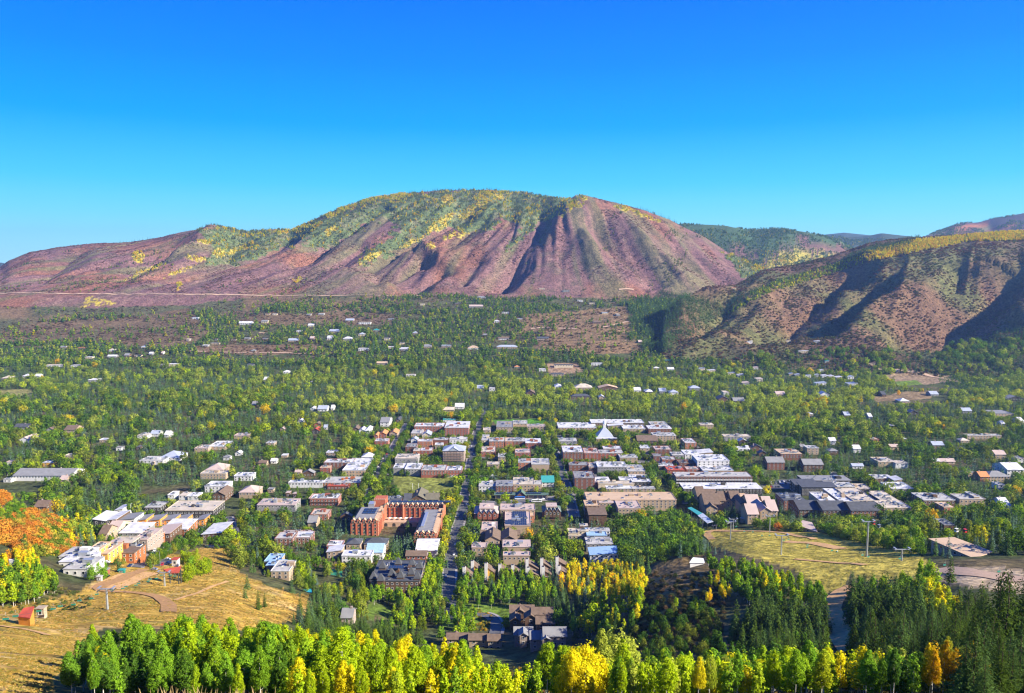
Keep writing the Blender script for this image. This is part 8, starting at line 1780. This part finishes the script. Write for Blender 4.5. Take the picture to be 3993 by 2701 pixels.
# orange oak scrub on the left slope
X, Y, z, px, py = wood(16000, -.80, -.45, 380, 760, None); k = inpoly(px, py, ORANGE_HILL); X, Y, z, px, py = [a[k] for a in (X, Y, z, px, py)]; n = len(X); X, Y, z, px, py = [a[~inpoly(px, py, preview([(95,1095),(190,1110),(180,1160),(60,1168),(0,1172),(0,1150)]))] for a in (X, Y, z, px, py)]; n = len(X); s = rng.uniform(2.6, 8, n) * (.45 + 1.0 * fbm(X / 14, Y / 14, 293, 2)); kk = fbm(X / 12, Y / 12, 295, 2) > .40; X, Y, z, s = X[kk], Y[kk], z[kk], s[kk]; n = len(X); t = fbm(X / 30, Y / 30, 291, 3)[:, None]
gz = fbm(X / 18, Y / 18, 299, 2) > .56; c = pick_col([(.62,.25,.03), (.50,.19,.035), (.68,.38,.05), (.30,.24,.05), (.14,.17,.04)], [4,3,2,1,.8], n, .15); c = np.where(gz[:, None], pick_col([OLV*.7, GRN*.6, (.55,.42,.06)], [2,2,1.5], n, .2), c); scatter('scrub', 'bright orange oak scrub on the slope at the left edge', ('oak_bush', 1), np.column_stack([X, Y, z - .2]), np.column_stack([s, s, s * .85]), c)
grv = fbm(X / 28, Y / 28, 297, 2) > .60
# low bushes on the knoll, the hollow and the slope edges
def bushes(poly, n, sr, cols, w, label, key=('oak_bush', 1), y=(20, 760)):
    poly = preview(poly); p = np.array(poly); a, b = p.min(0), p.max(0); P = []; C = 0
    for _ in range(n * 3):
        if C >= n: break
        x, yv = rng.uniform(a[0], b[0]), rng.uniform(a[1], b[1])
        if inpoly(np.array([x]), np.array([yv]), poly)[0]:
            q = hit(x, yv, 0, y[0])
            if q: P.append(q); C += 1
    P = np.array(P); s = rng.uniform(*sr, len(P)); P[:, 2] = ground(P[:, 0], P[:, 1]) - .1
    scatter('bushes', label, key, P, np.column_stack([s, s, s * .75]), pick_col(cols, w, len(P), .2))
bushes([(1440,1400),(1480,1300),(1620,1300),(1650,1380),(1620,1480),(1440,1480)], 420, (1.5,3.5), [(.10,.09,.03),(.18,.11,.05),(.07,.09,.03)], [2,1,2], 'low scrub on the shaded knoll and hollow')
bushes([(1130,1520),(1290,1500),(1300,1560),(1150,1600)], 160, (.8,1.8), [(.35,.22,.04),(.20,.17,.05),(.45,.30,.03)], [2,2,1], 'yellow and olive undergrowth between the foreground groves', y=(20,200))
bushes([(240,1545),(900,1540),(1250,1560),(1250,1600),(240,1600)], 700, (.7,1.7), [(.50,.22,.04),(.42,.30,.05),(.30,.12,.05)], [3,3,1], 'rust and gold undergrowth at the foot of the foreground aspens', y=(20,160))
bushes([(1300,1540),(2324,1520),(2324,1600),(1300,1600)], 500, (.7,1.6), [(.10,.12,.03),(.35,.22,.04),(.16,.14,.04)], [3,1,2], 'undergrowth at the foot of the right foreground row', y=(20,160))
bushes([(1030,1395),(1085,1380),(1120,1400),(1105,1432),(1030,1430)], 110, (1,2.2), [(.55,.36,.03),(.25,.25,.04)], [2,1], 'yellow shrubs on the island inside the drive loop', y=(300,760))
bushes([(0,1330),(200,1340),(210,1380),(80,1400),(0,1395)], 160, (1,2.5), [(.28,.24,.06),(.12,.16,.04)], [1,2], 'bushes at the lower edge of the left wood', y=(200,760))
bushes([(120,1190),(235,1215),(250,1250),(210,1260),(130,1240)], 180, (1.5,3), [(.25,.22,.05),(.42,.22,.05),(.14,.15,.04)], [2,1,2], 'mixed brush between the orange slope and the modern houses', y=(300,760))

# ------------------------------------------------------------ grass
def tufts(name, label, n, u0, u1, y0, y1, area, cols, w, sr, flat=.5):
    X, Y, z, px, py = wood(n, u0, u1, y0, y1, None); k = np.zeros(len(X), bool)
    for a in area: k |= inpoly(px, py, a)
    k &= fbm(X / 7, Y / 7, 301, 2) > .42
    for R in (): pass
    X, Y, z = X[k], Y[k], z[k]; s = rng.uniform(*sr, len(X)); scatter(name, label, ('oak_bush', 2), np.column_stack([X, Y, z - .05]), np.column_stack([s, s, s * flat]), pick_col(cols, w, len(X), .25))
tufts('grass', 'dry golden grass on the near left slope', 60000, -.74, -.1, 24, 260, [OPEN[0][0]], [(.50,.33,.07),(.34,.30,.06),(.60,.44,.16)], [4,3,2], (.25,.8))
tufts('grass', 'dry grass clumps on the left ski slope', 40000, -.74, -.05, 260, 640, [OPEN[0][0], OPEN[1][0]], [(.50,.31,.06),(.30,.27,.05),(.58,.40,.15)], [4,3,2], (.5,1.5), .35)
tufts('grass', 'green and golden grass clumps on the right meadow', 40000, .1, .72, 280, 760, [OPEN[2][0]], [(.46,.40,.07),(.34,.34,.05),(.58,.46,.13)], [4,3,2], (.4,1.1), .3)
b = MB(); rr_ = random.Random(4)
for k in range(130):
    px_ = rr_.uniform(560, 1060) if k < 170 else rr_.uniform(1060, 2400); Y_ = rr_.uniform(23, 34); top = rr_.triangular(2664, 2716, 2700); X_ = float(U(px_, 2690)) * Y_; g_ = float(ground(X_, Y_)); hgt = H - Y_ * float(K(top)) - g_
    if hgt < .3 or hgt > 2.4: continue
    lx = rr_.uniform(-.35, .35); b.tube((X_, Y_, g_ - .05), (X_ + lx, Y_, g_ + hgt * .8), .005, .004, 3, 0, False); b.tube((X_ + lx, Y_, g_ + hgt * .78), (X_ + lx * 1.4, Y_, g_ + hgt), .014, .003, 4, 0, False)
o = b.obj('tall_grass', mat('straw', (.55,.40,.17), var=.3)); o['kind'] = 'stuff'; o['label'] = 'straw-coloured seed heads of tall grass along the bottom edge'
